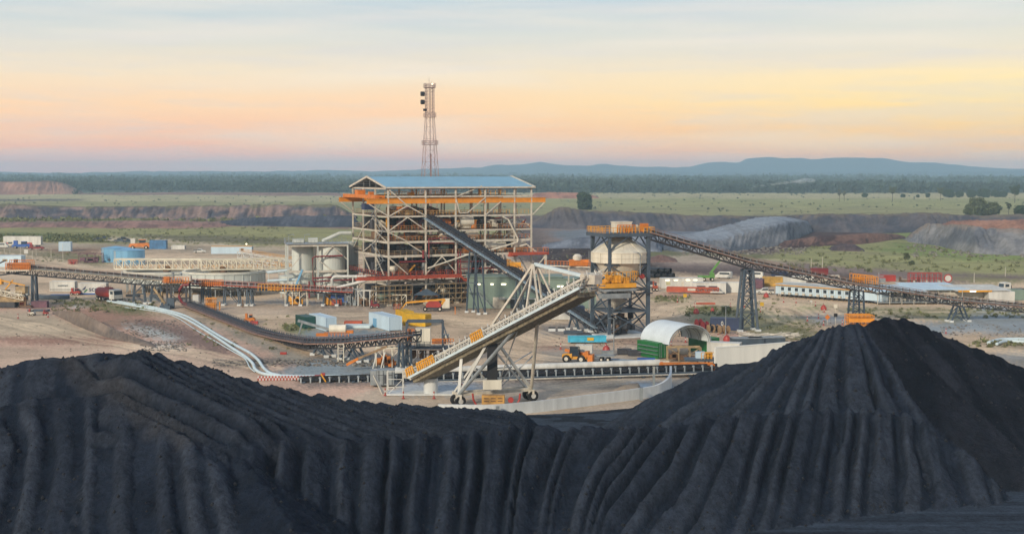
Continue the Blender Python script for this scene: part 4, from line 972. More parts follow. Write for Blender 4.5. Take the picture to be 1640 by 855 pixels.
# ---------------------------------------------------------------- tank platform left of the plant
def tankplat():
    c = G(512, 478); c.z = 0
    t = T('tank_platform', 'white tanks under a railed steel platform left of the processing plant', 'tank platform', c, math.radians(12))
    for x, y, r_, h in ((-4.2, 3.5, 3.0, 14.5), (3.2, 1.2, 3.9, 14.2), (8.2, 6, 3, 15)):
        m = MB(); m.lathe((x, y, 1.5), [(r_, 0), (r_, h * .33), (r_ + .08, h * .33), (r_ + .08, h * .34), (r_, h * .34), (r_, h * .7), (r_ + .08, h * .7), (r_ + .08, h * .71), (r_, h * .71), (r_, h - 1.5), (0, h - 1.3)], 32); t.part('tank', m, TANK)
    for x in (-8.6, -.6, 7.4):
        for y in (-3, 8):
            m = MB(); m.box((x, y, 7.4), (.4, .4, 14.8)); t.part('column', m, TANK)
    m = MB()
    for z in (14.6, 7.6):
        m.box((-.6, -3, z), (16.4, .3, .6)); m.box((-.6, 8, z), (16.4, .3, .6))
        for x in (-8.6, -.6, 7.4): m.box((x, 2.5, z - .03), (.3, 11, .5))
    for (x0, z0, x1, z1) in ((-.4, 10.6, 3.4, 14.3), (3.4, 14.3, 7.4, 10.6), (-.4, 10.6, 7.2, 4.5), (-8.4, 7.8, -4.5, 12.4), (-4.5, 7.4, -8.4, 3.5), (3.4, 7.3, 0, 3)): m.bar((x0, -3.05, z0), (x1, -3.05, z1), .22)
    t.part('beam_frame', m, STEELW)
    m = MB(); m.box((-.6, 2.5, 14.95), (17, 12, .12)); t.part('deck', m, GALV)
    m = MB(); m.rail([(-9, -3.5, 15), (8, -3.5, 15)], 1.1, .9, .08); m.rail([(-9, -3.5, 15), (-9, 8.4, 15)], 1.1, 1.2, .08); m.rail([(-9, 8.4, 15), (8, 8.4, 15)], 1.1, 1.2, .08)
    for x in (-8, -3.8): m.path([(x, 2, 15), (x, 2, 17.2), (x + 1.2, 2, 17.4), (x + 1.5, 2, 17)], .09)
    t.part('handrail', m, GALV)
    m = MB(); m.box((-5.5, 2.5, 15.6), (3, 2.6, .9)); m.box((-1.5, 3, 15.7), (2.5, 2, 1.2)); m.tube((1, 3, 15.4), (6, 3, 17.6), .5, n=10); m.tube((6, 3, 17.6), (9, 3, 17.6), .5, n=10); t.part('agitator_drive', m, TANK)
    m = MB(); m.path([(-1.6, -3.4, 1.5), (-1.6, -3.4, 4.5), (-2, -3.4, 5.2), (-2, -3.4, 11.2), (-1.4, -3.4, 11.6), (6, -3.4, 11.8)], .2); m.path([(-2, -3.5, 5.8), (11, -3.5, 6.4)], .2); m.path([(-2, -3.5, 4.9), (11, -3.5, 5.4)], .18); m.path([(-3, -3.4, .5), (-3, -3.4, 5)], .22)
    t.part('pipe', m, DRED)
    m = MB(); m.path([(-14, -2, 7.4), (-8, -2, 8)], .35); m.path([(-14, -2, 5.2), (-6, -2, 5.4)], .35); t.part('pipe', m, PIPEW)
tankplat()
# ---------------------------------------------------------------- thickeners
def thickener(label, px, py, r, hh, brL, z0=2.2, ang=0.0):
    c = G(px, py); t = T('thickener_tank', label, 'thickener', c)
    m = MB(); m.lathe((0, 0, z0), [(0.5, -1.8), (r * .98, 0), (r, 0), (r, hh), (r + .25, hh), (r + .25, hh + .15), (r - .25, hh + .15), (r - .25, hh - .6), (0, hh - .6)], 64)
    for i in range(28):
        a = i * 2 * math.pi / 28; m.box(((r + .05) * math.cos(a), (r + .05) * math.sin(a), z0 + hh / 2), (.14, .14, hh), a)
    m.lathe((0, 0, z0), [(r + .02, hh * .45), (r + .09, hh * .45), (r + .09, hh * .5), (r + .02, hh * .5)], 64)
    t.part('tank_wall', m, TANK)
    m = MB(); m.lathe((0, 0, z0 + hh - .55), [(r - .3, 0), (0, 0.01)], 48); t.part('slurry', m, mat('slurry', (176, 160, 128), .4, var=.1))
    m = MB(); m.lathe((0, 0, z0 + hh - .4), [(r - .35, 0), (r - .35, .9), (r - 1.2, .9), (r - 1.2, .1)], 48); t.part('launder', m, CREAM)
    m = MB()
    for i in range(16):
        a = i * math.pi / 8; m.box((r * .9 * math.cos(a), r * .9 * math.sin(a), z0 / 2 - .2), (.3, .3, z0 + .2)); m.box((r * .5 * math.cos(a), r * .5 * math.sin(a), z0 / 2 - .6), (.3, .3, z0))
    each(t, 'leg', m, GALV)
    m = MB(); x0, x1 = brL; n = int((x1 - x0) / 2.3); a0 = rotz((x0, -.9, z0 + hh + 3.1), ang); 
    for y in (-1.0, 1.0):
        A_ = rotz((x0, y, z0 + hh + 3.6), ang); B_ = rotz((x1, y, z0 + hh + 3.6), ang); A2 = A_ - Vector((0, 0, 2.8)); B2 = B_ - Vector((0, 0, 2.8))
        m.bar(A_, B_, .4); m.bar(A2, B2, .4)
        for i in range(n + 1):
            p = A_.lerp(B_, i / n); q_ = A2.lerp(B2, i / n); m.bar(p, q_, .26)
            if i < n: m.bar(p, A2.lerp(B2, (i + 1) / n), .2)
    t.part('bridge', m, mat('pale_bridge_steel', (226, 220, 198), .5, var=.1))
    m = MB(); A_ = rotz((x0, 0, z0 + hh + .9), ang); B_ = rotz((x1, 0, z0 + hh + .9), ang); m.bar(A_, B_, 1.6, .1)
    t.part('walkway', m, YEL)
    m = MB(); m.rail([rotz((x0, -.8, z0 + hh + 1), ang), rotz((x1, -.8, z0 + hh + 1), ang)], .9, 1.6, .07); t.part('handrail', m, YEL)
    m = MB(); m.lathe((0, 0, z0 + hh), [(1.1, 0), (1.1, 1.2), (.7, 1.6), (0, 1.6)], 16); t.part('drive_head', m, RUST)
    return t
thickener('wide pale thickener tank on the left with a long truss bridge above it', 268, 466, 12.6, 2.6, (-15, 24), z0=3.0, ang=-.03)
thickener('wide pale thickener tank in front of the processing plant platform on the left', 358, 471, 11.6, 3.6, (-6, 18), z0=2.6, ang=.3)
# long white pipe bridge behind the thickeners
def piperack():
    a = at(385, 403, 430); b = at(475, 418, 395); t = T('pipe_rack', 'white latticed pipe rack with yellow rails behind the right thickener', 'pipe rack', (a.x, a.y, 0), world=True)
    m = MB(); lattice(m, a, b, 1.8, 2, 12, .16, chord=.25); a2 = at(405, 420, 420); b2 = at(480, 432, 390); lattice(m, a2, b2, 1.5, 2, 10, .14)
    t.part('truss', m, WHITE)
    m = MB(); m.rail([a2, b2], 1.2, 1, .1); m.rail([a + Vector((0, -1, 0)), b + Vector((0, -1, 0))], 1.1, 1, .08); t.part('handrail', m, YEL)
    m = MB()
    for k in (0.02, .35, .7, 1): p = a.lerp(b, k); m.box((p.x, p.y, (p.z - 1.8) / 2), (.3, .3, p.z - 1.8)); p = a2.lerp(b2, k); m.box((p.x, p.y, (p.z - 1.5) / 2), (.3, .3, p.z - 1.5))
    each(t, 'leg', m, WHITE)
    m = MB(); m.path([at(400, 431, 400), at(480, 429, 385)], .3); m.path([at(400, 436, 400), at(480, 434, 385)], .22); t.part('pipe', m, PIPEW)
piperack()
# ---------------------------------------------------------------- round storage tanks
def rtank(label, px, py, r, h, m_=TANKB):
    t = T('storage_tank', label, 'storage tank', G(px, py))
    m = MB(); m.lathe((0, 0, 0), [(r, 0), (r, h)], 48)
    for i in range(14): a = i * 2 * math.pi / 14; m.box((r * math.cos(a), r * math.sin(a), h / 2), (.08, .1, h), a)
    t.part('shell', m, m_)
    m = MB(); m.lathe((0, 0, h), [(r + .15, 0), (r + .15, .12), (0, .9)], 48); t.part('roof', m, TANKB)
    m = MB(); m.lathe((0, 0, h * .2), [(0, 0)] * 2, 3) if False else None
    m.tube((.5 - r * .3, -r * .96, 1), (.5 - r * .3, -r * .96 - .3, 1), .55, n=14); t.part('manhole', m, BSTEEL)
    m = MB(); m.box((-r * .75, -r * .72, h / 2), (.12, .12, h)); m.box((-r * .75 + .5, -r * .74, h / 2), (.12, .12, h))
    for i in range(int(h / .4)): m.box((-r * .75 + .25, -r * .74, .3 + i * .4), (.5, .06, .06))
    t.part('ladder', m, WHITE)
rtank('pale blue round water tank, the nearer and wider of the pair', 207, 424, 5.7, 5.4)
rtank('pale blue round water tank partly hidden behind the wider one', 186, 419, 5.3, 5.2)
# ================================================================ SILO
def silo():
    c = Vector((22.7, 286, 0)); th = math.radians(20)
    t = T('surge_bin', 'large cream conical bin on dark blue grey steel legs with orange platform', 'bin', c, th)
    hw = 4.4
    for x, y in ((-hw, -hw), (hw, -hw), (hw, hw), (-hw, hw)):
        m = MB(); m.box((x, y, 10.6), (.75 if y < 0 and x > 0 or x < 0 and y > 0 else .5, .55, 21.2)); e = t.part('leg', m, BSTEEL); m = MB(); m.box((x, y, .3), (1.4, 1.4, .8)); t.part('footing', m, CONC, parent=e)
    m = MB(); P = lambda x, y, z: (x, y, z)
    for (a, b) in (((-hw, -hw), (hw, -hw)), ((hw, -hw), (hw, hw)), ((-hw, hw), (-hw, -hw)), ((hw, hw), (-hw, hw))):
        for z0, z1 in ((1, 5.3), (5.3, 9.8), (9.8, 15)):
            m.bar((*a, z0), (*b, z1), .22); m.bar((*a, z1), (*b, z0), .22); m.bar((*a, z1), (*b, z1), .3)
        m.bar((*a, 18), ((a[0] + b[0]) / 2, (a[1] + b[1]) / 2, 21), .2); m.bar((*b, 18), ((a[0] + b[0]) / 2, (a[1] + b[1]) / 2, 21), .2); m.bar((*a, 21.1), (*b, 21.1), .4)
    t.part('brace', m, BSTEEL)
    m = MB(); m.lathe((0, 0, 0), [(0.9, 21), (6.0, 17.6)], 40)
    for i in range(10): a = i * math.pi / 5; m.bar((.9 * math.cos(a), .9 * math.sin(a), 21.05), (5.9 * math.cos(a), 5.9 * math.sin(a), 17.72), .06)
    t.part('roof_cone', m, CREAM)
    m = MB(); m.lathe((0, 0, 0), [(6.0, 17.6), (6.12, 17.6), (6.12, 17.4), (6.0, 17.4), (6.0, 16.6), (6.1, 16.6), (6.1, 16.4), (6.0, 16.4), (6.0, 15.5), (6.12, 15.4), (5.2, 15.3)], 48)
    for i in range(16): a = i * math.pi / 8; m.box((6.08 * math.cos(a), 6.08 * math.sin(a), 16.5), (.14, .1, 2.1), a)
    t.part('barrel', m, CREAM)
    m = MB(); m.lathe((0, 0, 0), [(5.2, 15.3), (2.7, 11.2), (2.4, 9.6)], 40); t.part('hopper', m, CREAM)
    m = MB(); m.lathe((-.5, 0, 0), [(2.6, 9.2), (2.6, 8.6), (.8, 5.4)], 24); t.part('lower_hopper', m, STEELW)
    m = MB(); m.box((0, 0, 21.45), (11, 9.6, .35)); m.box((0, -4.8, 21.2), (11.4, .3, .7)); m.box((-5.6, 0, 21.2), (.3, 9.6, .7)); t.part('deck', m, BSTEEL)
    m = MB(); m.rail([(-5.5, 4.8, 21.6), (-5.5, -4.8, 21.6), (5.6, -4.8, 21.6), (5.6, 4.8, 21.6), (-5.5, 4.8, 21.6)], 1.15, .8, .1); t.part('handrail', m, YEL)
    m = MB(); m.box((0, -.5, 22.7), (3.4, 3, 2.1)); m.box((0, -.5, 23.8), (3.7, 3.2, .15)); m.box((3.8, 1, 22.4), (1, 1, 1.4)); t.part('head_box', m, CREAM)
    m = MB(); m.rail([(-1.8, -2.6, 21.6), (2.2, -2.6, 21.6)], 1.6, .6, .16); m.box((4.8, -1.4, 22.6), (1.3, 1.5, 1.7)); m.box((.8, -2.3, 22.2), (1.2, .5, .6)); t.part('drive_guard', m, ORG)
    m = MB(); m.box((3.2, 3.4, 19.2), (1.4, 1.0, .5)); t.part('vent_hood', m, CREAM)
    # orange mid platform on the near left corner
    m = MB(); m.box((-3.2, -5.3, 11.0), (7.4, 3.4, .9)); m.box((-3.6, -5.4, 12.3), (2.2, 1.6, 1.5)); m.box((-1.3, -5.6, 12.0), (1.2, 1.2, 1.1)); m.box((-5.6, -5.4, 12.4), (1.0, 1.6, 1.7)); m.bar((-6.6, -6.8, 11.5), (-4.6, -6.8, 13.8), .2); t.part('feed_platform', m, YEL)
    m = MB(); m.rail([(-7, -7.1, 11.9), (.8, -7.1, 11.9), (.8, -3.6, 11.9)], 1.9, .8, .1); t.part('handrail', m, YEL)
    m = MB(); m.box((-3.2, -5.3, 10.1), (7.6, 3.4, .5)); m.box((-4, -6, 8.9), (6.4, 2, 1)); t.part('platform_frame', m, GALV)
    m = MB(); m.box((0.5, -4.9, 9.1), (9, 1.0, .2)); m.rail([(-3, -5.4, 9.2), (5, -5.4, 9.2)], 1.1, 1.2, .08); m.box((0, 0, 5.2), (8.6, 8.6, .15)); t.part('walkway', m, DSTEEL)
    m = MB(); m.path([(-.8, -5.6, 17.6), (1.4, -6.0, 17.6), (1.8, -6.1, 17), (1.8, -6.0, 13)], .13); t.part('pipe', m, GALV)
    m = MB(); m.tube((2.4, -5.4, 12.7), (2.4, -5.9, 12.7), .5, n=14); t.part('hose_reel', m, RED)
    r = random.Random(4); m = MB(); m2 = MB()
    for i in range(16): (m if i % 3 else m2).box((r.uniform(-3.6, 3.6), r.uniform(-3.6, 3.6), r.uniform(.6, 4.2)), (r.uniform(.7, 2.4), r.uniform(.7, 2), r.uniform(.5, 1.7)), r.uniform(0, 1))
    m.lathe((0, 0, 0), [(1.6, .3), (1.6, 3.6)], 14); each(t, 'feeder', m, DSTEEL); each(t, 'feeder', m2, RUST)
    m = MB(); m.box((0, 0, .1), (11, 11, .3)); t.part('slab', m, CONC)
silo()
# ================================================================ CONVEYORS
cvR = [at(1036, 372, 284), at(1198, 420, 294), at(1372, 456, 305), at(1535, 481, 312), at(1650, 492, 318), at(1780, 497, 326)]
conveyor('overland_conveyor', 'long brown railed conveyor descending from the bin top to the right edge', cvR, 1.5, 1.3, trest=[(1372, 0, 2.4, 3.4, 5), (1535, 0, 1.4, 4.6, 2)], ids=1.7)
def trest_big():
    p = at(1197, 431, 294); t = T('trestle', 'tall tapering blue grey trestle under the middle of the right conveyor', 'trestle', (p.x, p.y, 0), 0.15)
    m = MB()
    for y in (-1.0, 1.0):
        for s in (-1, 1): m.bar((s * 2.0, y * 1.6, 0), (s * .9, y, p.z), .5)
        zs = [0.3, 4, 7.5, 10.4, p.z]
        for i in range(4):
            w = lambda z: 2.0 - 1.1 * z / p.z
            m.bar((-w(zs[i]) , y * 1.3, zs[i]), (w(zs[i + 1]), y * 1.2, zs[i + 1]), .16); m.bar((w(zs[i]), y * 1.3, zs[i]), (-w(zs[i + 1]), y * 1.2, zs[i + 1]), .16); m.bar((-w(zs[i + 1]), y * 1.2, zs[i + 1]), (w(zs[i + 1]), y * 1.2, zs[i + 1]), .16)
    t.part('frame', m, BSTEEL)
    m = MB()
    for x in (-2, 2):
        for y in (-1.6, 1.6): m.box((x, y, .1), (1.1, 1.1, .6))
    each(t, 'footing', m, CONC)
trest_big()
def scaf():
    p = G(1376, 525); s = p.y / F
    t = T('scaffold_tower', 'bright orange scaffold cage at the foot of a conveyor trestle', 'scaffold', p)
    m = MB(); w = 20 * s; h = 22 * s
    for i in range(7):
        for j in range(4): m.tube((-w + i * w / 3, -2 + j * 1.3, 0), (-w + i * w / 3, -2 + j * 1.3, h), .07, n=5)
    for z in (h * .25, h * .5, h * .75, h * .97):
        for j in range(4): m.tube((-w, -2 + j * 1.3, z), (w, -2 + j * 1.3, z), .07, n=5)
    t.part('tubes', m, CRANE); m = MB(); m.box((0, 0, h * .6), (2 * w, 3.6, .12)); m.box((0, -2, h * .62), (2 * w, .06, .8)); t.part('deck', m, CRANE)
scaf()
m = MB(); 
pO = at(1383, 451, 305)
tO = T('drive_station', 'orange guarded drive station on top of the right conveyor', 'drive station', pO)
m.box((0, -.2, .9), (4.4, 2.2, .15)); m.rail([(-2.8, -1.6, 0), (2.8, -1.6, -.6)], 1.8, .5, .12); m.rail([(-2.8, 1.2, 0), (2.8, 1.2, -.6)], 1.8, .8, .12); m.box((-1, -.4, .6), (1.6, 1.4, 1.1)); tO.part('guard', m, CRANE)
m = MB(); m.tube((3.4, 0, -.6), (3.4, 0, 2.0), .1); m.box((3.4, 0, 1.2), (2.2, .5, .2)); m.box((4.2, .3, .3), (1.4, 1, .9)); tO.part('motor', m, GALV)
cvF = [at(690, 349, 349), at(965, 524, 287)]
conveyor('feed_conveyor', 'steep dark belt conveyor climbing from the bin foot into the processing plant', cvF, 1.7, 1.4, trest=[(765, 0, 2.6, 5.6, 2), (838, 0, 1.2, 2.6, 3), (925, 0, 1.6, 4.2, 1)], ids=1.4, wm=mat('pale_blue_side_plate', (150, 172, 184), .5), bays=2, idm=DSTEEL, railm=DSTEEL)
m = MB(); q0 = at(822, 426, 318); m.rail([q0 + Vector((-1.4, -1.1, 0)), q0 + Vector((2.2, -1.1, -1.9))], 1.7, .4, .12); m.box(q0 + Vector((.5, -.2, .3)), (2.6, 1.6, 1.2))
solo('drive_guard', m, YEL, 'yellow cage guard over the drive halfway up the steep feed conveyor', 'drive guard', (q0.x, q0.y, q0.z), world=True)
cL1 = [at(12, 427, 352), at(292, 451, 356)]
conveyor('yard_conveyor', 'long level conveyor with brown walkway crossing in front of the thickener on the left', cL1, 1.4, 1.7, trest=[(52, 0, .9, 1.3, 1), (222, 0, 2.2, 3.2, 2), (252, 0, 2.2, 3.2, 2)], wm=mat('pale_walkway', (196, 184, 160), .6), railm=BROWNW, ids=1.9, bays=1.2)
cL3 = [at(296, 452, 352), at(400, 458, 350), at(566, 467, 350)]
conveyor('yard_conveyor', 'red sided conveyor between the left transfer tower and the tank platform', cL3, 1.3, .8, trest=[(330, 0, 1.6, 2.4, 1), (372, 0, 3.6, 4.2, 1), (402, 0, 1, 1.4, 1), (470, 0, 3, 3.6, 1), (530, 0, 3, 3.6, 1)], wm=REDO, railm=REDO, ids=1.5)
cL2 = [at(302, 487, 345), at(420, 533, 286), at(452, 541, 275), at(500, 549, 256), at(560, 548, 247), at(668, 537, 233)]
conveyor('stockpile_conveyor', 'dark conveyor curving down the bank from the transfer tower to the stacker', cL2, 1.5, 1.1, trest=[(517, 0, 2.0, 4.6, 1), (566, 0, 2.2, 5.8, 1), (648, 0, .9, 1.6, 2)], wm=BROWNW, ids=1.35, idm=BSTEEL, railm=mat('purple_brown_rail', (112, 96, 100), .6), bays=1.3)
# ================================================================ STACKER
def stacker():
    A = Vector((-14.6, 209.5, 3.6)); B_ = Vector((10.9, 183.6, 19.9)); d = (B_ - A); L = d.length; d.normalize(); s = d.cross(Vector((0, 0, 1))).normalized()   # s: to the right of travel (away from camera-left?)
    if s.x > 0: s = -s
    up = s.cross(d).normalized(); up = up if up.z > 0 else -up
    t = T('radial_stacker', 'huge white wheeled stacker with its long inclined boom rising over the coal', 'stacker', (-2.4, 200, 0), world=True)
    P = lambda k, o=0, h=0: A + d * (k * L) + s * o + up * h
    m = MB(); W = 1.9
    for o in (-W, W):
        m.bar(P(-.02, o), P(1.0, o), .3); m.bar(P(0, o, -1.25), P(.97, o, -1.25), .3)
        n = 26
        for i in range(n): m.bar(P(i / n, o), P(i / n, o, -1.25), .13); m.bar(P(i / n, o, -1.25 if i % 2 else 0), P((i + 1) / n, o, 0 if i % 2 else -1.25), .13)
    for i in range(27): m.bar(P(i / 26, -W), P(i / 26, W), .13); m.bar(P(i / 26, -W, -1.25), P(i / 26, W, -1.25), .13)
    t.part('boom_truss', m, STEELW)
    m = MB(); m.hexa([P(.01, -W + .05, -2.0), P(.95, -W + .05, -2.0), P(.95, W - .05, -2.0), P(.01, W - .05, -2.0), P(.01, -W + .05, -1.32), P(.95, -W + .05, -1.32), P(.95, W - .05, -1.32), P(.01, W - .05, -1.32)])
    m_unused = MB(); m_unused.hexa([P(.01, W - .02, -1.75), P(.95, W - .02, -1.75), P(.95, W - .2, -1.75), P(.01, W - .2, -1.75), P(.01, W - .02, -.25), P(.95, W - .02, -.25), P(.95, W - .2, -.25), P(.01, W - .2, -.25)])
    t.part('underside_mesh', m, MESHD)
    m = MB(); m.hexa([P(0, -.7, .45), P(.99, -.7, .45), P(.99, .7, .45), P(0, .7, .45), P(0, -.7, .7), P(.99, -.7, .7), P(.99, .7, .7), P(0, .7, .7)]); t.part('belt', m, BELT)
    m = MB()
    for i in range(31):
        k = i / 30; m = MB()
        for o in (-1, 1): m.bar(P(k, o * .95), P(k, o * .8, 1.05), .13)
        m.bar(P(k, -.9, .3), P(k, .9, .3), .12); t.part('idler_frame', m, WHITE)
    for o in (-1, 1):
        lv_ = -1.15 if o > 0 else .1; m = MB(); a, b = P(0.02, o * (W + .1), lv_), P(.99, o * (W + .1), lv_); a2, b2 = P(.02, o * (W + .95), lv_), P(.99, o * (W + .95), lv_)
        m.hexa([a, a2, b2, b, a + up * .08, a2 + up * .08, b2 + up * .08, b + up * .08]); m.bar(a2, b2, .14, .34); t.part('walkway', m, PIPEW if o > 0 else GALV)
        r = MB()
        n = 34
        for i in range(n):
            p0 = a2.lerp(b2, i / n); p1 = a2.lerp(b2, (i + 1) / n); r.bar(p0, p0 + Vector((0, 0, 1.3)), .11); r.bar(p0 + Vector((0, 0, 1.3)), p1 + Vector((0, 0, .1)), .07)
        r.bar(a2 + Vector((0, 0, 1.15)), b2 + Vector((0, 0, 1.15)), .1); r.bar(a2 + Vector((0, 0, .6)), b2 + Vector((0, 0, .6)), .07); t.part('handrail', r, WHITE)
    m = MB()
    for k0, k1 in ((.02, .06), (.09, .19), (.42, .48)):
        a, b = P(k0, W + 1.05, -1.0), P(k1, W + 1.05, -1.0); nn_ = max(3, int((k1 - k0) * L / .45))
        for i in range(nn_ + 1): p = a.lerp(b, i / nn_); m.bar(p, p + up * 1.2, .2)
        m.bar(a + up * 1.2, b + up * 1.2, .16); m.bar(a + up * .6, b + up * .6, .12)
    t.part('guard', m, YEL)
    m = MB(); m.box(P(1.0, 0, -.2), (1.5, 1.8, 1.3), .8); m.tube(P(.985, -1.3, .5), P(.985, 1.3, .5), .45, n=14); t.part('head_pulley', m, STEELW)
    # mast over the boom
    ap = at(857, 423, 191.5)
    m = MB(); m.bar(ap, P(.985, .8, .5), .42); t.part('stay', m, PIPEW)
    m = MB()
    for o in (-1.6, 1.6): m.bar(P(.50, o, .2), ap + s * o * .25, .3)
    for o in (-1.6, 1.6): m.bar(P(.70, o, .2), ap + s * o * .25, .24); m.bar(P(.76, o, .2), ap + s * o * .25, .24)
    t.part('mast', m, STEELW)
    # undercarriage
    wl = G(735, 650); wr = G(851, 641); wl.z = wr.z = 0
    ax = (wr - wl).normalized(); fw = Vector((ax.y, -ax.x, 0))
    L0 = wl + Vector((0, 0, 1.7)); R0 = wr + Vector((0, 0, 1.7))
    m = MB(); m.bar(L0, R0, .5); m.bar(L0 + fw * -2.2, R0 + fw * -2.2, .3); m.bar(L0, L0 - fw * 2.2, .4); m.bar(R0, R0 - fw * 2.2, .4); m.box(L0 - Vector((0, 0, .3)), (.9, 1.6, .7)); m.box(R0 - Vector((0, 0, .3)), (.9, 1.6, .7)); t.part('axle_beam', m, STEELW)
    m = MB(); b1 = P(.62, 0, -1.8); b2 = P(.68, 0, -1.8)
    m.tube(L0, P(.60, 1.2, -1.8), .26, n=10); t.part('strut', m, GALV)
    m = MB(); m.tube(R0, P(.66, -1.2, -1.8), .26, n=10); t.part('strut', m, STEELW)
    m = MB(); m.bar(L0 - Vector((0, 0, 0)), P(.30, 1.4, -1.7), .42); t.part('strut', m, WHITE)
    m = MB(); m.bar(L0, P(.44, 1.2, -1.8), .36); m.bar(R0, P(.44, -1.2, -1.8), .36); m.bar(P(.38, 0, -1.8), P(.52, 0, -1.8), .5)
    mid = (L0 + R0) / 2; top = P(.44, 0, -1.8)
    for k in (-1, 1): e = L0 if k < 0 else R0; m.bar(mid, e.lerp(top, .52), .18); m.bar(e - fw * 2, top - fw * 1.5, .24)
    m.bar(L0.lerp(top, .5), R0.lerp(top, .5), .16); m.bar(L0.lerp(top, .3), R0.lerp(top, .3) , .12); m.bar(R0 + Vector((0, 0, 5.6)) , R0.lerp(top, .55), .14); m.bar(mid, P(.60, .6, -1.8), .14); m.bar(mid, R0 + Vector((0.6, 0, 5.4)), .16)
    t.part('portal_frame', m, WHITE)
    m = MB(); m.box((top.x, top.y - .4, 6.6), (1.5, 1.4, 5.4)); t.part('discharge_chute', m, BLACKP)
    m = MB(); m.box((top.x, top.y - .4, 3.4), (2.7, 2.0, 1.4)); t.part('counterweight', m, CREAM)
    for k, c in enumerate((wl, wr)):
        for o in (0, -1.7):
            ctr = c + fw * (o + .5) + Vector((0, 0, .78)); w = MB(); w.tube(ctr - fw * .28, ctr + fw * .28, .8, n=24); wh = t.part('wheel', w, RUBBER, sm=False)
            w = MB(); w.tube(ctr - fw * .31, ctr + fw * .31, .38, n=16); t.part('rim', w, WHITE, parent=wh)
    c = G(790, 652); m = MB(); m.box((c.x, c.y + .8, .95), (3.3, 1.4, 1.5), -.05); cg = t.part('power_pack', m, mat('tan_yellow', (212, 162, 84), .5))
    for x in (-1.0, 0, 1.0): m = MB(); m.box((c.x + x, c.y + .05, 1.3), (.7, .08, .12)); m.box((c.x + x, c.y + .05, .9), (.7, .08, .12)); t.part('vent', m, RUST, parent=cg)
    for x0, sg in ((757, 1), (833, -1)):
        m = MB(); q = G(x0, 654); m.path([(q.x, q.y, 2.2), (q.x + sg * .1, q.y, 1.3), (q.x + sg * .5, q.y, .6), (q.x + sg * 1.0, q.y, .15)], .14); t.part('hose_arm', m, RED)
    m = MB(); q = G(818, 652); m.tube((q.x, q.y, 1.1), (q.x, q.y - .2, 1.1), .42, n=16); t.part('hose_reel', m, RED)
    # tail end
    m = MB(); m.box(A + Vector((0, 0, -.6)), (3.6, 3.2, 1.2), -.8); t.part('tail_frame', m, STEELW)
    m = MB()
    for x in (-1.2, 1.2):
        for y in (-.8, .8): m.bar((A.x - 3.4 + x, A.y + y - .5, 0), (A.x - 3.4 + x, A.y + y - .5, 3.6), .12)
    for z in (1.2, 2.4, 3.6): m.bar((A.x - 4.6, A.y - 1.3, z), (A.x - 2.2, A.y - 1.3, z), .1)
    m.bar((A.x - 4.6, A.y - 1.3, 0), (A.x - 2.2, A.y - 1.3, 2.4), .1); t.part('stair_tower', m, WHITE)
    m = MB(); m.bar((A.x - 6.6, A.y - 1, 3), (A.x - 5.2, A.y - 1.6, .2), .7, .12); t.part('stair', m, STEELW)
stacker()
ped = G(690, 631)
tP = T('concrete_pedestal', 'round grey concrete pedestal under the low end of the stacker boom', 'pedestal', ped)
m = MB(); m.lathe((0, 0, 0), [(1.1, 0), (1.1, 2.5), (0, 2.52)], 28); tP.part('drum', m, CONC, sm=False)
m = MB(); m.box((-1.5, .5, .12), (10.5, 3.6, .25)); tP.part('slab', m, CONC)
# ================================================================ CURVED WALL AND WHITE WALL
wp = [G(px, py) for px, py in ((702, 664.5), (745, 665), (790, 665), (850, 660), (920, 651.5), (1000, 641), (1040, 635), (1062, 630), (1073, 622), (1074, 612))]
m = MB(); tW = T('curved_wall', 'long low curved grey concrete wall holding back the coal below the stacker', 'wall', wp[3], world=True)
fine = []
for i in range(len(wp) - 1):
    p0 = wp[max(i - 1, 0)]; p1 = wp[i]; p2 = wp[i + 1]; p3 = wp[min(i + 2, len(wp) - 1)]
    for k in range(6):
        t_ = k / 6; fine.append(0.5 * ((2 * p1) + (p2 - p0) * t_ + (2 * p0 - 5 * p1 + 4 * p2 - p3) * t_ ** 2 + (3 * p1 - p0 - 3 * p2 + p3) * t_ ** 3))
fine.append(wp[-1]); vs = []; fs = []
for i, p in enumerate(fine):
    dd = (fine[min(i + 1, len(fine) - 1)] - fine[max(i - 1, 0)]).normalized(); nn = Vector((-dd.y, dd.x, 0)) * .18
    h_ = 1.55 + 1.05 * max(0, (i - 37) / 16) ** 1.2
    vs += [p - nn + Vector((0, 0, -.3)), p + nn + Vector((0, 0, -.3)), p + nn + Vector((0, 0, h_)), p - nn + Vector((0, 0, h_))]
n_ = len(fine)
for i in range(n_ - 1):
    for a, b in ((0, 1), (1, 2), (2, 3), (3, 0)): fs.append((i * 4 + a, (i + 1) * 4 + a, (i + 1) * 4 + b, i * 4 + b))
fs += [(0, 1, 2, 3), ((n_ - 1) * 4 + 3, (n_ - 1) * 4 + 2, (n_ - 1) * 4 + 1, (n_ - 1) * 4)]
m.add(vs, fs); tW.part('wall_panels', m, CONC)
m = MB(); q = G(797, 668); m.box((q.x, q.y + .3, .75), (.5, .55, 1.5)); q = G(1027, 641); m.box((q.x, q.y + .1, .95), (.5, .6, 1.9)); tW.part('joint_post', m, GALV)
m = MB(); q = G(1047, 617); m.box((q.x, q.y, 1.5), (.35, .35, 3.0)); m.box((q.x, q.y, 3.0), (.42, .42, .1)); solo('post', m, CREAM, 'single pale upright post inside the end of the curved concrete wall', 'post', q, world=True)
a = G(1147, 597 + 6); a.y += 0; b = Vector((1290 - 820, 0, 0)) 
a = Vector(((1147 - 820) / F * 231, 231, 0)); b = Vector(((1300 - 820) / F * 241, 241, 0)); h_ = at(1147, 558, 231).z
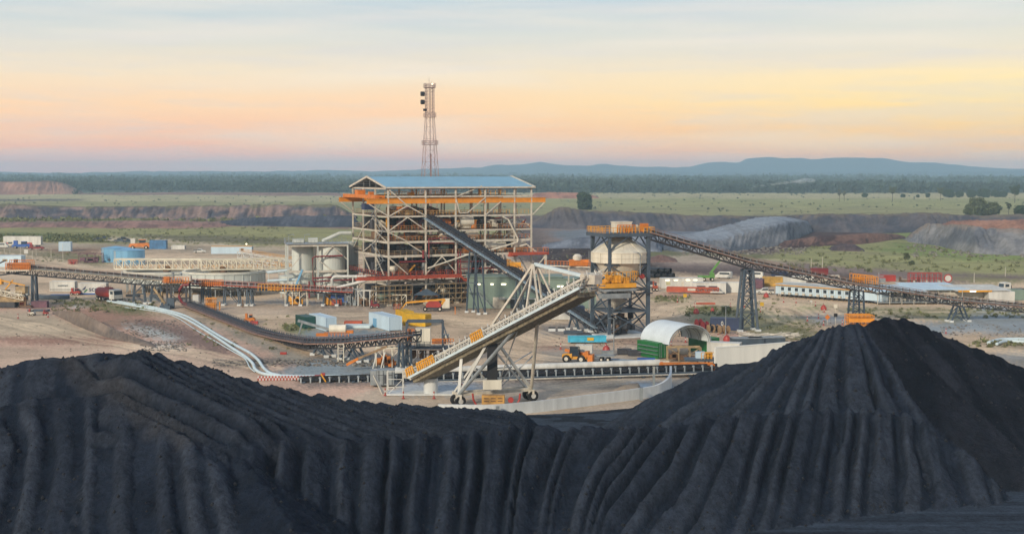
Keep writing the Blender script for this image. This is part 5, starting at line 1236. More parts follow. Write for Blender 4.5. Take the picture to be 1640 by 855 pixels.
m = MB(); m.bar(a + Vector((0, 0, h_ / 2)), b + Vector((0, 0, h_ / 2)), .4, h_)
tw = T('white_wall', 'tall smooth white concrete wall half buried by the right coal pile', 'wall', a, world=True); tw.part('panel', m, WWALL)
m = MB(); dirw = (b - a).normalized(); m.bar(a + dirw * .05 + Vector((0, 0, h_ + .1)), b + Vector((0, 0, h_ + .1)), .5, .16); tw.part('coping', m, WWALL)
# ================================================================ RECLAIM CONVEYOR AND PIPES BEHIND THE WALL
ra, rb = at(478, 611, 221), at(1150, 590, 228)
t = T('ground_conveyor', 'low black belt conveyor on blue grey frames running behind the curved wall', 'conveyor', (ra.x, ra.y, 0), world=True)
dr = (rb - ra).normalized(); Lr = (rb - ra).length
m = MB(); 
for o, z in ((0, .62),): m.bar(ra + Vector((0, .2, z - .4)), rb + Vector((0, .2, z - .4)), 1.4, .22)
m.bar(ra + Vector((0, .9, .5)), rb + Vector((0, .9, .5)), .1, .5); t.part('belt', m, BELT)
m = MB(); m.bar(ra + Vector((0, -.7, -.45)), rb + Vector((0, -.7, -.45)), .3, .45); m.bar(ra + Vector((0, 1.1, -.3)), rb + Vector((0, 1.1, -.3)), .2, .3); t.part('side_beam', m, BSTEEL)
m = MB(); n = int(Lr / 1.55)
for i in range(n): p = ra + dr * (i * 1.55 + .5); m = MB(); m.bar(p + Vector((0, -.75, -.3)), p + Vector((0, -.6, .55)), .22); m.bar(p + Vector((.15, -.6, .55)), p + Vector((-.15, -.4, .6)), .3); m.bar(p + Vector((0, .95, -.3)), p + Vector((0, .95, .75)), .14); t.part('idler_frame', m, GALV)
m = MB()
for i in range(int(Lr / 4)): p = ra + dr * (i * 4 + 1); m.bar((p.x, p.y - .7, 0), (p.x, p.y - .7, p.z - .4), .2); m.bar((p.x, p.y + 1, 0), (p.x, p.y + 1, p.z - .4), .2); m.box((p.x, p.y, .06), (.5, 2.6, .16))
each(t, 'leg', m, BSTEEL)
m = MB(); m.tube(ra + Vector((0, -1.5, -.55)), rb + Vector((0, -1.5, -.55)), .11); t.part('rail_pipe', m, STEELW)
pa, pb = at(600, 600, 229), at(1056, 584, 236)
m = MB(); m.bar(pa, pb, 1.5, .9); m.tube(pa + Vector((0, -.1, .5)), pb + Vector((0, -.1, .5)), .55, n=16)
tc_ = T('conveyor_hood', 'long white rounded hood behind the low ground conveyor', 'hood', (pa.x, pa.y, 0), world=True)
m = MB(); m.tube(pa + Vector((0, 0, .35)), pb + Vector((0, 0, .35)), .62, n=20); tc_.part('cover', m, WHITE, sm=False)
m = MB(); m.bar(pa + Vector((0, -.35, -.35)), pb + Vector((0, -.35, -.35)), .2, 1.0)
for i in range(18): p = pa.lerp(pb, i / 17); m.bar((p.x, p.y - .5, 0), (p.x, p.y - .5, p.z + .2), .14)
tc_.part('side_panel', m, BROWNW)
ta = MB(); q = at(618, 616, 217); 
tb_ = T('tail_box', 'grey steel box housing on the ground conveyor left of the pedestal', 'housing', (q.x, 217, 0))
m = MB(); m.box((0, 0, 1.5), (2.7, 2.2, 2.4)); m.box((-1.9, 0, 1.4), (1.0, 2, 2.3)); tb_.part('casing', m, GALV)
m = MB()
for x in (-1, -.3, .5, 1.1): m.box((x, -1.14, 1.5), (.08, .08, 2.2))
m.box((0, -1.13, 1.9), (2.4, .06, .08)); m.box((.2, -1.14, 1.2), (.7, .06, 1.3)); tb_.part('panel_ribs', m, DSTEEL)
def pipe_run(label, pts, r, m_=PIPEW, group=None):
    P_ = [G(x, y, r) for x, y in pts]; f = []
    for i in range(len(P_) - 1):
        p0 = P_[max(i - 1, 0)]; p1 = P_[i]; p2 = P_[i + 1]; p3 = P_[min(i + 2, len(P_) - 1)]
        for k in range(8): t_ = k / 8; f.append(0.5 * ((2 * p1) + (p2 - p0) * t_ + (2 * p0 - 5 * p1 + 4 * p2 - p3) * t_ ** 2 + (3 * p1 - p0 - 3 * p2 + p3) * t_ ** 3))
    f.append(P_[-1]); m = MB(); m.path(f, r, 12); return solo('poly_pipe', m, m_, label, 'pipe', f[0], world=True, group=group, sm=True)
pipe_run('left pale pipe of the large pair curving down the bank with the wider bend', [(172, 482), (200, 487), (240, 494), (272, 501), (300, 512), (340, 536), (370, 556), (392, 570), (405, 582), (408, 590), (418, 597), (440, 601), (480, 604), (640, 603)], .27)
pipe_run('right pale pipe of the large pair curving down the bank to the ground conveyor', [(178, 480), (205, 485.5), (245, 492), (276, 499), (304, 509), (345, 534), (376, 552), (400, 565), (414, 577), (424, 591), (440, 599.5), (480, 602.5), (640, 601)], .27)
pipe_run('thin pale hose beside the two large pipes on the bank', [(200, 492), (270, 503), (320, 532), (372, 562), (392, 574), (400, 588), (408, 595)], .1)
pipe_run('pale pipe lying bent on the ground beyond the far right of the coal', [(1583, 549), (1600, 544), (1625, 543), (1660, 543)], .35)
pipe_run('second pale pipe on the ground near the right edge behind the coal', [(1596, 551), (1612, 546), (1640, 547), (1670, 546)], .3)
# water barriers
m = MB(); m2 = MB()
t = T('water_barrier_row', 'long row of linked red and white chequered barriers beside the ground conveyor', 'barrier row', G(420, 607), world=True)
for i in range(36):
    p = G(414 + i * 2.55, 609 - i * .03); (m if i % 2 else m2).box((p.x, p.y, .55), (.26, .4, .3)); (m2 if i % 2 else m).box((p.x, p.y, .2), (.26, .5, .35))
t.part('red_blocks', m, RED); t.part('white_blocks', m2, WHITE)
# ================================================================ CONTAINERS, CABINS, SHEDS
def cont(name, label, px, py, L, rz, m_, w=2.44, h=2.6, cat='container', group=None, D=None, roof=None, win=0, endm=None, corr=True, lean=None, z=0.0, doors=True):
    """px, py: where the middle of the footprint meets the ground in the photograph"""
    c = G(px, py) if D is None else Vector(((px - 820) / F * D, D, 0)); c.z = z
    t = T(name, label, cat, c, rz, group=group)
    m = MB(); m.box((0, 0, h / 2 + .05), (L - .12, w - .12, h - .1))
    if corr:
        n = int(L / .42)
        for i in range(n):
            x = -L / 2 + .25 + (i + .5) * (L - .5) / n
            for s in (-1, 1): m.box((x, s * (w / 2 - .05), h / 2 + .02), (.2, .07, h - .42))
        for i in range(5):
            y = -w / 2 + .3 + i * (w - .6) / 4; m.box((-L / 2 + .04, y, h / 2), (.06, .25, h - .4))
    t.part('shell', m, m_)
    m = MB()
    for s in (-1, 1):
        for e in (-1, 1): m.box((e * (L / 2 - .06), s * (w / 2 - .06), h / 2 + .02), (.16, .16, h + .02))
        m.box((0, s * (w / 2 - .05), h - .02), (L - .1, .12, .14)); m.box((0, s * (w / 2 - .05), .1), (L - .1, .12, .16))
    t.part('corner_frame', m, m_)
    if roof:
        m = MB(); m.box((0, 0, h + .08), (L + .1, w + .1, .1)); t.part('roof', m, roof)
    if doors:
        for s in (-1, 1):
            m = MB(); m.box((L / 2 + .0, s * w * .235, h / 2), (.07, w * .43, h - .3)); d = t.part('door', m, endm or m_)
            m = MB()
            for k in (-.25, .25): m.tube((L / 2 + .07, s * w * .235 + k * w * .3, .2), (L / 2 + .07, s * w * .235 + k * w * .3, h - .2), .03, n=5)
            t.part('lock_bar', m, GALV, parent=d)
    for i in range(win):
        x = -L / 2 + (i + 1) * L / (win + 1)
        for s in (1, -1): m = MB(); m.box((x, s * (w / 2 + .02), h * .6), (1.0, .06, .8)); t.part('window', m, GLASS)
    return t
R_ = math.radians
cont('container', 'long pale blue container nearest the curved dark conveyor, beside the green one', 517, 526, 10.5, R_(118), CYANT, h=2.9, corr=False)
cont('container', 'dark green container end behind the long pale blue container', 489, 524, 6, R_(118), DGREEN, h=2.6)
cont('switch_room', 'large pale blue box room with a door, in front of the yellow containers', 617, 525, 12, R_(117), CYANT, w=3.0, h=3.0, corr=False, cat='switch room')
cont('container', 'left yellow container behind the large pale blue box room', 648, 515, 6, R_(112), YELC)
cont('container', 'right yellow container behind the large pale blue box room', 668, 521, 6, R_(150), YELC)
cont('container', 'green shelter container with shelf brackets on its side, left foot of the canopy', 1045, 571, 6, R_(-57), GREENP, h=2.9)
cont('container', 'green container under the right side of the white arched canopy', 1127, 563, 6, R_(123), GREENP, h=2.9)
cont('container', 'navy blue container beside the tall conveyor trestle and cable drums', 1164, 528, 7.0, R_(-14), NAVY)
cont('container', 'low blue grey container, the right one behind the white wall', 1226, 561, 7, R_(6), BSTEEL, h=2.5, roof=GALV)
cont('container', 'low blue grey container, the left one behind the white wall', 1196, 562, 6, R_(6), BSTEEL, h=2.5, roof=GALV)
cont('container', 'white container with sloping lean-to roof at the right end of the canopy', 1160, 572, 6, R_(-20), WHITE, h=2.7, roof=WHITE)
cont('cabin', 'long white site cabin with four lit windows beside the stacked black pipes', 1091, 461, 12.5, R_(4), WHITE, w=3, h=2.9, cat='cabin', corr=False, roof=WHITE, doors=False)
cont('cabin', 'pale blue site cabin with two dark windows in front of the long white cabin', 1136, 469, 9.5, R_(-12), WHITE, w=3, h=2.9, cat='cabin', corr=False, roof=WHITE)
cont('container', 'white container between the pale blue cabin and the tall trestle', 1170, 468, 6, R_(-10), WHITE, h=2.9)
cont('container', 'tan yellow container behind the white pickup truck', 1237, 458, 6, R_(-10), mat('mustard_paint', (206, 164, 72), .5), h=2.8)
cont('container', 'dark red container beside the tan yellow container', 1216, 461, 6, R_(75), PURP, h=2.6)
cont('container', 'white container with red patches behind the long camp building', 1266, 455, 9, R_(-4), WHITE, h=2.4)
cont('container', 'red container left of the red frame behind the right conveyor', 1420, 450, 5, R_(0), RED, h=1.9)
cont('container', 'small red container seen over the right conveyor beyond the camp', 1312, 440, 5.5, R_(-3), DRED, h=2.2)
cont('container', 'small dark navy container behind the right conveyor near the vans', 1248, 446, 5, R_(0), NAVY, h=2.2)
cont('container', 'blue corrugated container behind the stacker boom near the bin', 915, 508, 6, R_(5), NAVY, h=2.7)
cont('container', 'white corrugated container just left of the blue one behind the boom', 893, 511, 5.5, R_(5), WHITE, h=2.5)
cont('container', 'big white container with a red painted base at the far left compound', 37, 392, 18, R_(-2), WHITE, h=4.0, corr=False)
cont('container', 'white and blue box container standing alone in the far left yard', 105, 402, 5.5, R_(100), CYANT, w=5, h=4, corr=False)
cont('container', 'solid blue box container alone beyond the round water tanks', 254, 399, 7.5, R_(0), mat('mid_blue_paint', (72, 128, 176), .5), h=4, corr=False)
cont('cabin', 'white cabin with a dark window at the left edge by the road', 14, 427, 11, R_(-3), CYANT, w=4, h=4, cat='cabin', corr=False, roof=CYANT)
cont('cabin', 'white workshop cabin with an orange roof edge beyond the thickeners', 372, 406, 17, R_(3), CYANT, w=5, h=3, cat='cabin', corr=False, roof=YEL)
cont('container', 'low white container on the ground between the blue box and the parked car', 286, 399, 6, R_(0), WHITE, h=1.7, corr=False)
cont('container', 'grey green water tank container with a vehicle behind, far right', 1617, 480, 7, R_(-2), SHED, h=2.8)
cont('equipment_box', 'plain grey cabinet beside the crushing machine at the left edge', 40, 473, 2.0, R_(0), GALV, w=1.6, h=2.6, cat='cabinet', corr=False, doors=False)
ww = cont('container', 'white logo container with small grey writing, left of the blue lettered one', 102, 466, 7.2, R_(0), WHITE, h=2.9, corr=False)
wc = cont('container', 'white container with blue company lettering and a green arrow behind the tanker truck', 150, 471, 7.8, R_(0), WHITE, h=3.2, corr=False)
def lettering(t, s, x, y, z, size, m_, name='lettering'):
    cu = bpy.data.curves.new(name, 'FONT'); cu.body = s; cu.size = size; cu.extrude = 0.01; cu.align_x = 'CENTER'; cu.align_y = 'CENTER'; cu.offset = 0.015
    tmp = bpy.data.objects.new(name, cu); COL.objects.link(tmp); bpy.context.view_layer.update()
    me = bpy.data.meshes.new_from_object(tmp.evaluated_get(bpy.context.evaluated_depsgraph_get())); bpy.data.objects.remove(tmp)
    me.materials.clear(); me.materials.append(m_)
    o = bpy.data.objects.new(name, me); COL.objects.link(o); o.parent = t.o; o.location = (x, y, z); o.rotation_euler = (math.pi / 2, 0, 0); return o
lettering(wc, 'scee', .8, -1.26, 1.5, 2.0, NAVY)
m = MB(); m.add([(-2.9, -1.26, 1.3), (-1.7, -1.26, 2.5), (-2.0, -1.26, 1.5), (-2.3, -1.26, 1.35)], [(0, 3, 2, 1)]); wc.part('arrow_logo', m, NAVY)
m = MB(); m.add([(-2.3, -1.26, .4), (-1.2, -1.26, 1.4), (-1.6, -1.26, 1.5), (-2.2, -1.26, 1.0)], [(0, 1, 2, 3)]); wc.part('arrow_logo', m, GREENP)
m = MB(); m.box((0, -1.24, .2), (7.6, .08, .35)); wc.part('base_stripe', m, LBLUE)
lettering(ww, 'contract', .2, -1.25, 1.7, .85, mat('sign_grey', (110, 124, 130), .6))
m = MB(); m.box((0, -1.24, .55), (7, .06, .12)); ww.part('base_stripe', m, DSTEEL)
# windows and lamps of the cabins
def wnd(t, xs, z, w, h, y, m_=GLASS, name='window'):
    for x in xs: m = MB(); m.box((x, y, z), (w, .08, h)); t.part(name, m, m_)
class TT:
    def __init__(s, o): s.o = o
    part = T.part; world = False; loc = Vector(); rz = 0
def th(k): return TT([o for o in COL.objects if 'label' in o.keys() and o['label'].startswith(k)][0])
c_ = th('long white site cabin'); wnd(c_, [-4.2, ], 1.5, 1.2, .9, -1.48, mat('warm_window', (214, 208, 160), .3)); wnd(c_, [0.2], 1.1, .8, 2.0, -1.48, STEELW, 'door'); wnd(c_, [-4.4, -1.9, 1.7, 3.9], 2.45, 1.1, .22, -1.52, LAMP, 'lamp')
c_ = th('pale blue site cabin with two'); wnd(c_, [-2.2, 1.1], 1.7, 2.4, .8, -1.48)
c_ = th('white cabin with a dark window'); wnd(c_, [3.6], 2.3, 1.6, 1.2, -2.0); wnd(c_, [-.5], 2.4, 1.8, .9, -2.0, TAN)
c_ = th('white workshop cabin'); wnd(c_, [4.5], 1.8, 1.2, 1.1, -2.5); wnd(c_, [6.2], 4.1, .5, .5, -1.5, LAMP, 'lamp')
c_ = th('big white container with'); wnd(c_, [-7.6, 3.6], .6, 2.3, 1.0, -1.25, RED, 'red_panel')
c_ = th('large pale blue box room'); m = MB(); m.box((6.02, .4, 1.1), (.06, 1.1, 2.0)); c_.part('door', m, CYANT); m = MB(); m.box((2.5, 1.5, 1.0), (2, .08, 1.9)); c_.part('door', m, TANKB)
c_ = th('long pale blue container nearest'); m = MB(); m.box((4.0, 1.24, 1.6), (1.2, .06, 2.0)); c_.part('opening', m, BLACKP)
c_ = th('green shelter container'); m = MB()
for z in (.8, 1.5, 2.2): m.box((.4, -1.45, z), (5.6, .5, .06)); [m.bar((x, -1.25, z - .2), (x, -1.65, z), .06) for x in (-2, 0, 2)]
c_.part('shelf_bracket', m, GALV)
c_ = th('navy blue container'); m = MB(); m.lathe((0, 0, 0), [(.1, 0)] * 2, 3) if False else None
m.add([(-.9 + .26 * math.cos(a) * (1 if k == 0 else .5), -1.3, 1.5 + .5 * math.sin(a) * (1 if k == 0 else .6)) for k in (0, 1) for a in [i * math.pi / 6 for i in range(12)]], [(i, (i + 1) % 12, 12 + (i + 1) % 12, 12 + i) for i in range(12)]); c_.part('oval_mark', m, WHITE)
# long accommodation building and porch building
def camp():
    p0 = G(1242, 474); p1 = G(1412, 487); d = (p1 - p0); L = d.length; rz = math.atan2(d.y, d.x)
    t = T('camp_building', 'long pale blue camp building with a row of windows and an orange roof edge', 'building', p0, rz)
    m = MB(); m.box((L / 2, 3, 1.95), (L, 6, 2.5)); t.part('wall', m, CYANT)
    m = MB(); m.hexa([(-.3, -.5, 3.15), (L + .3, -.5, 3.15), (L + .3, 6.5, 3.3), (-.3, 6.5, 3.3), (-.3, -.5, 3.3), (L + .3, -.5, 3.3), (L + .3, 6.5, 3.6), (-.3, 6.5, 3.6)])
    for i in range(int(L / 1.2)): m.box((i * 1.2 + .3, 3, 3.5), (.08, 6.9, .1))
    r_ = t.part('roof', m, WHITE); m = MB(); m.box((L / 2, -.55, 3.2), (L + .6, .1, .22)); t.part('fascia', m, YEL, parent=r_)
    for i in range(11):
        x = 2.3 + i * 2.25
        if x > L - 1: break
        m = MB(); m.box((x, -.03, 2.2), (.95, .08, .9)); w = t.part('window', m, GLASS); m = MB(); m.box((x, -.06, 1.7), (1.1, .1, .08)); m.box((x, -.06, 2.7), (1.1, .1, .08)); t.part('frame', m, WHITE, parent=w)
        m = MB(); m.box((x + .3, -.35, 1.05), (.8, .55, .6)); t.part('air_conditioner', m, STEELW)
        m = MB(); m.box((x - 1.1, -.05, 1.95), (.08, .1, 2.5)); t.part('downpipe', m, WHITE)
    m = MB()
    for i in range(int(L / 1.5)):
        for y in (.2, 3, 5.8): m.box((.4 + i * 1.5, y, .35), (.25, .25, .7))
    t.part('stumps', m, DSTEEL)
camp()
def porch():
    p0 = G(1404, 487); p1 = G(1585, 484); d = (p1 - p0); L = d.length; rz = math.atan2(d.y, d.x) - .1
    t = T('mess_building', 'low wide mess building with open veranda, railing and pale blue roofs', 'building', p0, rz)
    m = MB(); m.box((L / 2, 7, 1.9), (L, 8, 2.5)); t.part('wall', m, STEELW)
    for k, (xa, xb, ya, yb, z) in enumerate([(-1, L * .42, -1.2, 14, 3.5), (L * .35, L * .8, 1.5, 18, 3.7), (L * .66, L + 4, -.5, 12, 3.55)]):
        m = MB(); m.hexa([(xa, ya, z - .25), (xb, ya, z - .25), (xb, yb, z + .3), (xa, yb, z + .3), (xa, ya, z - .1), (xb, ya, z - .1), (xb, yb, z + .45), (xa, yb, z + .45)])
        for i in range(int((xb - xa) / 1.0)): m.bar((xa + i + .3, ya, z - .07), (xa + i + .3, yb, z + .48), .07)
        t.part('roof', m, [BLUER, CYANT, WHITE][k] if k else CYANT)
    m = MB(); m.box((L * .42, .7, .5), (L * .84, 3, .25)); t.part('veranda_deck', m, GALV)
    m = MB(); m.rail([(0, -.8, .6), (L * .84, -.8, .6)], 1.1, 1.2, .06)
    t.part('handrail', m, WHITE); 
    for i in range(8): m = MB(); m.box((i * 3.2, -.8, 1.7), (.14, .14, 3.4)); t.part('veranda_post', m, STEELW)
    m = MB(); m.box((L * .82, -.62, 3.3), (9, .12, .45)); t.part('fascia', m, YEL)
    wnd(t, [1.5, 5, 8.5, 13, 17], 2.0, 1.2, 1.1, 2.96); wnd(t, [L * .8], 3.25, 1.6, .25, -.72, LAMP, 'lamp')
    m = MB(); m.box((L + 1.5, 1, 1.6), (7, 3, 3.0)); t.part('end_room', m, WHITE)
    r = random.Random(8); m = MB()
    for i in range(9): m.box((2 + i * 2.4, 1.2 + r.random(), 1.1), (1.2, .7, .9))
    t.part('table_set', m, DSTEEL)
porch()
def shed():
    p0 = G(748, 494); t = T('plant_shed', 'grey green clad shed with bright lamps behind the feed conveyor trestle', 'shed', p0, .02)
    L = 24; m = MB(); m.box((L / 2, 5, 3.9), (L, 9, 7.8))
    for i in range(40): m.box((i * .6 + .3, .47, 4.2), (.12, .08, 7.0))
    t.part('wall', m, SHED); m = MB(); m.box((L / 2, 5, 7.9), (L + .6, 9.6, .2)); t.part('roof', m, SHED)
    for x in (3.0, 6.3, 9.2): m = MB(); m.box((x, .3, 6.1), (1.2 if x == 9.2 else .7, .2, .28)); t.part('lamp', m, LAMP)
    for x, w in ((8.0, 3), (13, 4.2)): m = MB(); m.box((x, .4, 1.4), (w, .12, 2.8)); t.part('roller_door', m, STEELW if x < 9 else GLASS)
    m = MB(); m.box((12.5, -1.2, 2.6), (9, 2.6, .15)); t.part('awning', m, GALV)
    m = MB(); m.bar((2.4, -1, 4.4), (6.6, -1, 0.2), 1.0, .15); m.rail([(2.4, -1.5, 4.4), (6.6, -1.5, .2)], 1.0, 1, .06); m.rail([(0, -1.5, 4.4), (2.4, -1.5, 4.4)], 1, 1, .06); m.box((1.2, -1, 4.4), (2.6, 1, .1)); t.part('stair', m, GALV)
    p0 = G(872, 494); t = T('plant_shed', 'smaller grey green clad shed with one lamp left of the surge bin', 'shed', p0, .0)
    m = MB(); m.box((6.5, 4, 3.7), (13, 8, 7.4)); t.part('wall', m, SHED); m = MB(); m.box((6.5, 4, 7.5), (13.6, 8.6, .2)); t.part('roof', m, SHED); m = MB(); m.box((4.0, -.1, 5.6), (1.6, .2, .3)); t.part('lamp', m, LAMP)
shed()
# arched canopy
def canopy():
    a = G(1010, 560); c = G(1058, 556); t = T('arched_canopy', 'white arched fabric canopy spanning between the green containers', 'canopy', (30.6, 253.8, 0), R_(27))
    n = 22; R0 = 4.7; Ln = 9.6; hz = 2.75
    def arc(y, r=R0): return [(-r * math.cos(math.pi * i / n), y, hz + r * .74 * math.sin(math.pi * i / n)) for i in range(n + 1)]
    m = MB(); A0, A1 = arc(-Ln / 2), arc(Ln / 2); B0, B1 = arc(-Ln / 2, R0 - .06), arc(Ln / 2, R0 - .06)
    for i in range(n): m.hexa([B0[i], B0[i + 1], B1[i + 1], B1[i], A0[i], A0[i + 1], A1[i + 1], A1[i]])
    t.part('fabric', m, FABRIC)
    for y in (-Ln / 2, -Ln / 6, Ln / 6, Ln / 2): m = MB(); m.path(arc(y, R0 - .15), .09, 6); m.path(arc(y, R0 - .6), .06, 6); t.part('arch_rib', m, GALV)
canopy()
# gantry frame with cream tank near the conveyor end
def gantry():
    c = G(676, 568); c = Vector(((678 - 820) / F * 243, 243, 0)); t = T('transfer_gantry', 'grey portal frame around cream tank and orange pumps at the conveyor end', 'gantry', c)
    z0 = at(676, 556, 243).z
    m = MB(); zt = at(676, 514, 243).z
    for x in (-3.0, 3.4):
        for y in (-1.4, 1.4): m.box((x, y, zt / 2), (.3, .3, zt))
    for y in (-1.4, 1.4): m.bar((-3.0, y, zt), (3.4, y, zt), .3)
    m.bar((3.4, -1.4, zt), (4.6, -1.4, z0 + 1), .2); t.part('portal', m, BSTEEL)
    m = MB(); m.box((.2, 0, z0), (10.5, 3.4, .3)); m.rail([(-5, -1.7, z0 + .1), (5.4, -1.7, z0 + .1)], 1.1, .8, .07); t.part('deck', m, BSTEEL)
    m = MB(); m.box((-.1, .2, z0 + 1.9), (2.6, 2, 3.2)); m.box((-.1, -.83, z0 + 1.9), (.1, .06, 3)); t.part('tank', m, CREAM)
    m = MB(); m.box((-2.3, .2, z0 + 2.2), (1.2, 1.4, 2.2)); m.box((2.8, 0, z0 + 1.1), (2.4, 1.4, .8)); m.rail([(1.6, -1.5, z0 + .8), (5.4, -1.5, z0 + .8)], .9, .5, .12); t.part('pump', m, ORG)
    m = MB(); m.tube((3.4, -.6, z0 + 2), (4.6, -.6, z0 + 2), .5, n=12); m.box((-1.6, -1, z0 + 1.8), (.9, .4, 1.6)); t.part('motor', m, STEELW)
    m = MB()
    for i in range(5): m.box((-2 + i * 1.8, .3, z0 * .55), (1.2, 1.4, 1.4))
    m.rail([(-1, -1.6, z0 * .4), (6, -1.6, z0 * .4)], 1.4, .7, .12); t.part('lower_machinery', m, RUST)
    m = MB()
    for x in (-2.4, .2, 2.4, 5): m.box((x, -1.5, z0 / 2 - .2), (.2, .2, z0 - .4)); m.bar((x, -1.5, .1), (x + 2, -1.5, z0 - .6), .12)
    t.part('legs', m, WHITE)
gantry()
def tower():
    c = Vector(((284 - 820) / F * 345, 345, 0)); t = T('transfer_tower', 'rusty steel transfer tower where the left conveyors meet, with a curved red chute', 'tower', c)
    m = MB()
    for x in (-2.4, 2.4):
        for y in (-2, 2): m.box((x, y, 3.2), (.4, .4, 6.4))
    for z in (2.2, 4.4, 6.4): m.bar((-2.4, -2, z), (2.4, -2, z), .25); m.bar((-2.4, 2, z), (2.4, 2, z), .25)
    m.bar((-2.4, -2, 0), (2.4, -2, 4.4), .2); m.bar((2.4, -2, .2), (-2.4, -2, 4.4), .2); t.part('frame', m, DSTEEL)
    m = MB(); m.path([(3.2, -2.4, 6.0), (1.6, -2.4, 5.8), (.8, -2.4, 4.6), (.7, -2.4, 3), (1.4, -2.4, 1.6), (2.6, -2.4, .8)], .35, 8); t.part('chute', m, DRED)
    m = MB(); m.rail([(-3.2, -2.6, 6.4), (3.2, -2.6, 6.4)], 1.4, .7, .14); m.box((0, 0, 6.5), (6.4, 5, .2)); m.box((-2.6, -1, 7.3), (1.4, 1, 1.2)); t.part('guard', m, ORG)
    m = MB(); m.tube((-1.6, -1, 7.0), (1.0, -1, 7.0), .45, n=12); m.tube((.4, 1, 7.0), (.4, 1, 8.6), .35); m.tube((-1.6, 1, 7.0), (-1.6, 1, 8.8), .35); t.part('drive', m, GALV)
    m = MB(); m.box((1.2, .4, 7.4), (4.0, 1.6, 1.3)); t.part('discharge_hood', m, STEELW)
    m = MB(); m.box((4.4, .2, 1.6), (1.5, 1.5, 3.2)); t.part('column_tank', m, WHITE); m = MB(); m.box((-4.2, 0, 2), (.3, 1, 4)); m.bar((-6, -1, 5), (-2.6, -1, .2), .5); m.bar((-4.6, -1.2, 3), (-2.6, -1.2, .2), .3); t.part('support', m, TAN)
    m = MB(); m.box((-1.4, -2.4, 1.3), (1.8, .6, 2.6)); t.part('cabinet', m, BSTEEL)
tower()
def guardcage(label, px, py, w, h, m_=CRANE, d=1.2):
    p = G(px, py); t = T('guard_cage', label, 'cage', p)
    m = MB(); n = max(3, int(w / .4))
    for i in range(n + 1): m.box((-w / 2 + i * w / n, 0, h / 2), (.09, .09, h)); m.box((-w / 2 + i * w / n, d, h / 2), (.09, .09, h))
    t.part('bars', m, m_); m = MB()
    for z in (.1, h * .5, h): m.bar((-w / 2, 0, z), (w / 2, 0, z), .14); m.bar((-w / 2, d, z), (w / 2, d, z), .14)
    m.box((0, d / 2, h * .35), (w * .8, d * .7, h * .5)); t.part('frame', m, m_)
guardcage('orange cage guard standing on the ground right of the left transfer tower', 337, 497, 2.6, 3.0)
p = at(340, 458, 350)
m = MB(); m.rail([(-3, -1.0, 0), (3, -1.0, 0)], 1.7, .5, .13); m.box((0, 0, .6), (5, 1.4, 1)); solo('drive_guard', m, ORG, 'orange guard on the red sided conveyor just right of the transfer tower', 'drive guard', p)
p = at(452, 465, 349)
m = MB(); m.rail([(-6, -1.0, 0), (5, -1.0, -.2)], 1.7, .8, .13); m.box((-2, 0, .5), (3, 1.4, .9)); solo('drive_guard', m, YEL, 'yellow railed guard on the red sided conveyor near the tank platform', 'drive guard', p)
p = at(22, 433, 351)
tt = T('railed_platform', 'orange railed conveyor head platform at the left edge above the crushing machine', 'platform', p)
m = MB(); m.rail([(-1.5, -1.6, .2), (4.8, -1.6, .2)], 1.8, .4, .14); m.rail([(-1.5, 1.4, .2), (4.8, 1.4, .2)], 2.4, .5, .14); m.box((2, 0, 1.2), (4.4, 1.2, 1.6)); tt.part('guard', m, ORG)
m = MB(); m.box((0, 0, .1), (9, 3.6, .25)); m.box((-5, 0, -.6), (5, 1, .3)); tt.part('deck', m, CREAM); m = MB(); m.bar((-9, 0, -.6), (-2, 0, 2.6), .35); m.bar((-9, 0, -2), (3, 0, -.3), .4); tt.part('brace', m, DSTEEL)
# crushing machine at the left edge
def crusher():
    p = G(14, 492); t = T('mobile_crusher', 'tan tracked crushing machine with yellow braces at the left edge', 'crusher', p)
    m = MB(); m.box((0, 0, 2.2), (9, 3, 1.4)); m.box((-2, 0, 3.6), (4, 2.6, 1.6)); m.box((3.4, 0, 4.4), (2.4, 2.2, 1.8)); t.part('body', m, TAN)
    m = MB(); m.box((-1, -1, .8), (6, .8, 1.4)); m.box((-1, 1.4, .8), (6, .8, 1.4)); t.part('track', m, DSTEEL)
    m = MB(); m.bar((-5, -.6, 4), (-1.5, -.6, 7.2), .35); m.bar((1.5, -.6, 7.0), (-.5, -.6, 4.6), .3); m.bar((-2, -.6, 7), (4.5, -.6, 5.6), .3); m.box((-2.6, 0, 6.4), (2.4, 1.6, 1.1)); t.part('boom_frame', m, YEL)
    m = MB(); lattice(m, Vector((-4.5, -1.8, 5.2)), Vector((4.5, -1.8, 3.2)), 1.2, 1.0, 8, .1, chord=.14); m.rail([(-4.5, -1.9, 3), (4, -1.9, 3)], 1.2, .8, .08); t.part('handrail', m, CREAM)
    m = MB(); m.bar((2, 0, 5.6), (4.8, 0, 2.2), 1.0, .4); m.box((3.6, -.5, 2.6), (1, .4, 2.4)); t.part('chute', m, DSTEEL)
    m = MB(); m.box((4.8, -1.4, .5), (3, 1.4, .3)); m.box((4.8, -1.6, 1.6), (.5, .5, 2.2)); m.box((-4.4, 0, 1.0), (1.6, 2.8, 1.4)); t.part('support', m, RUST)
crusher()
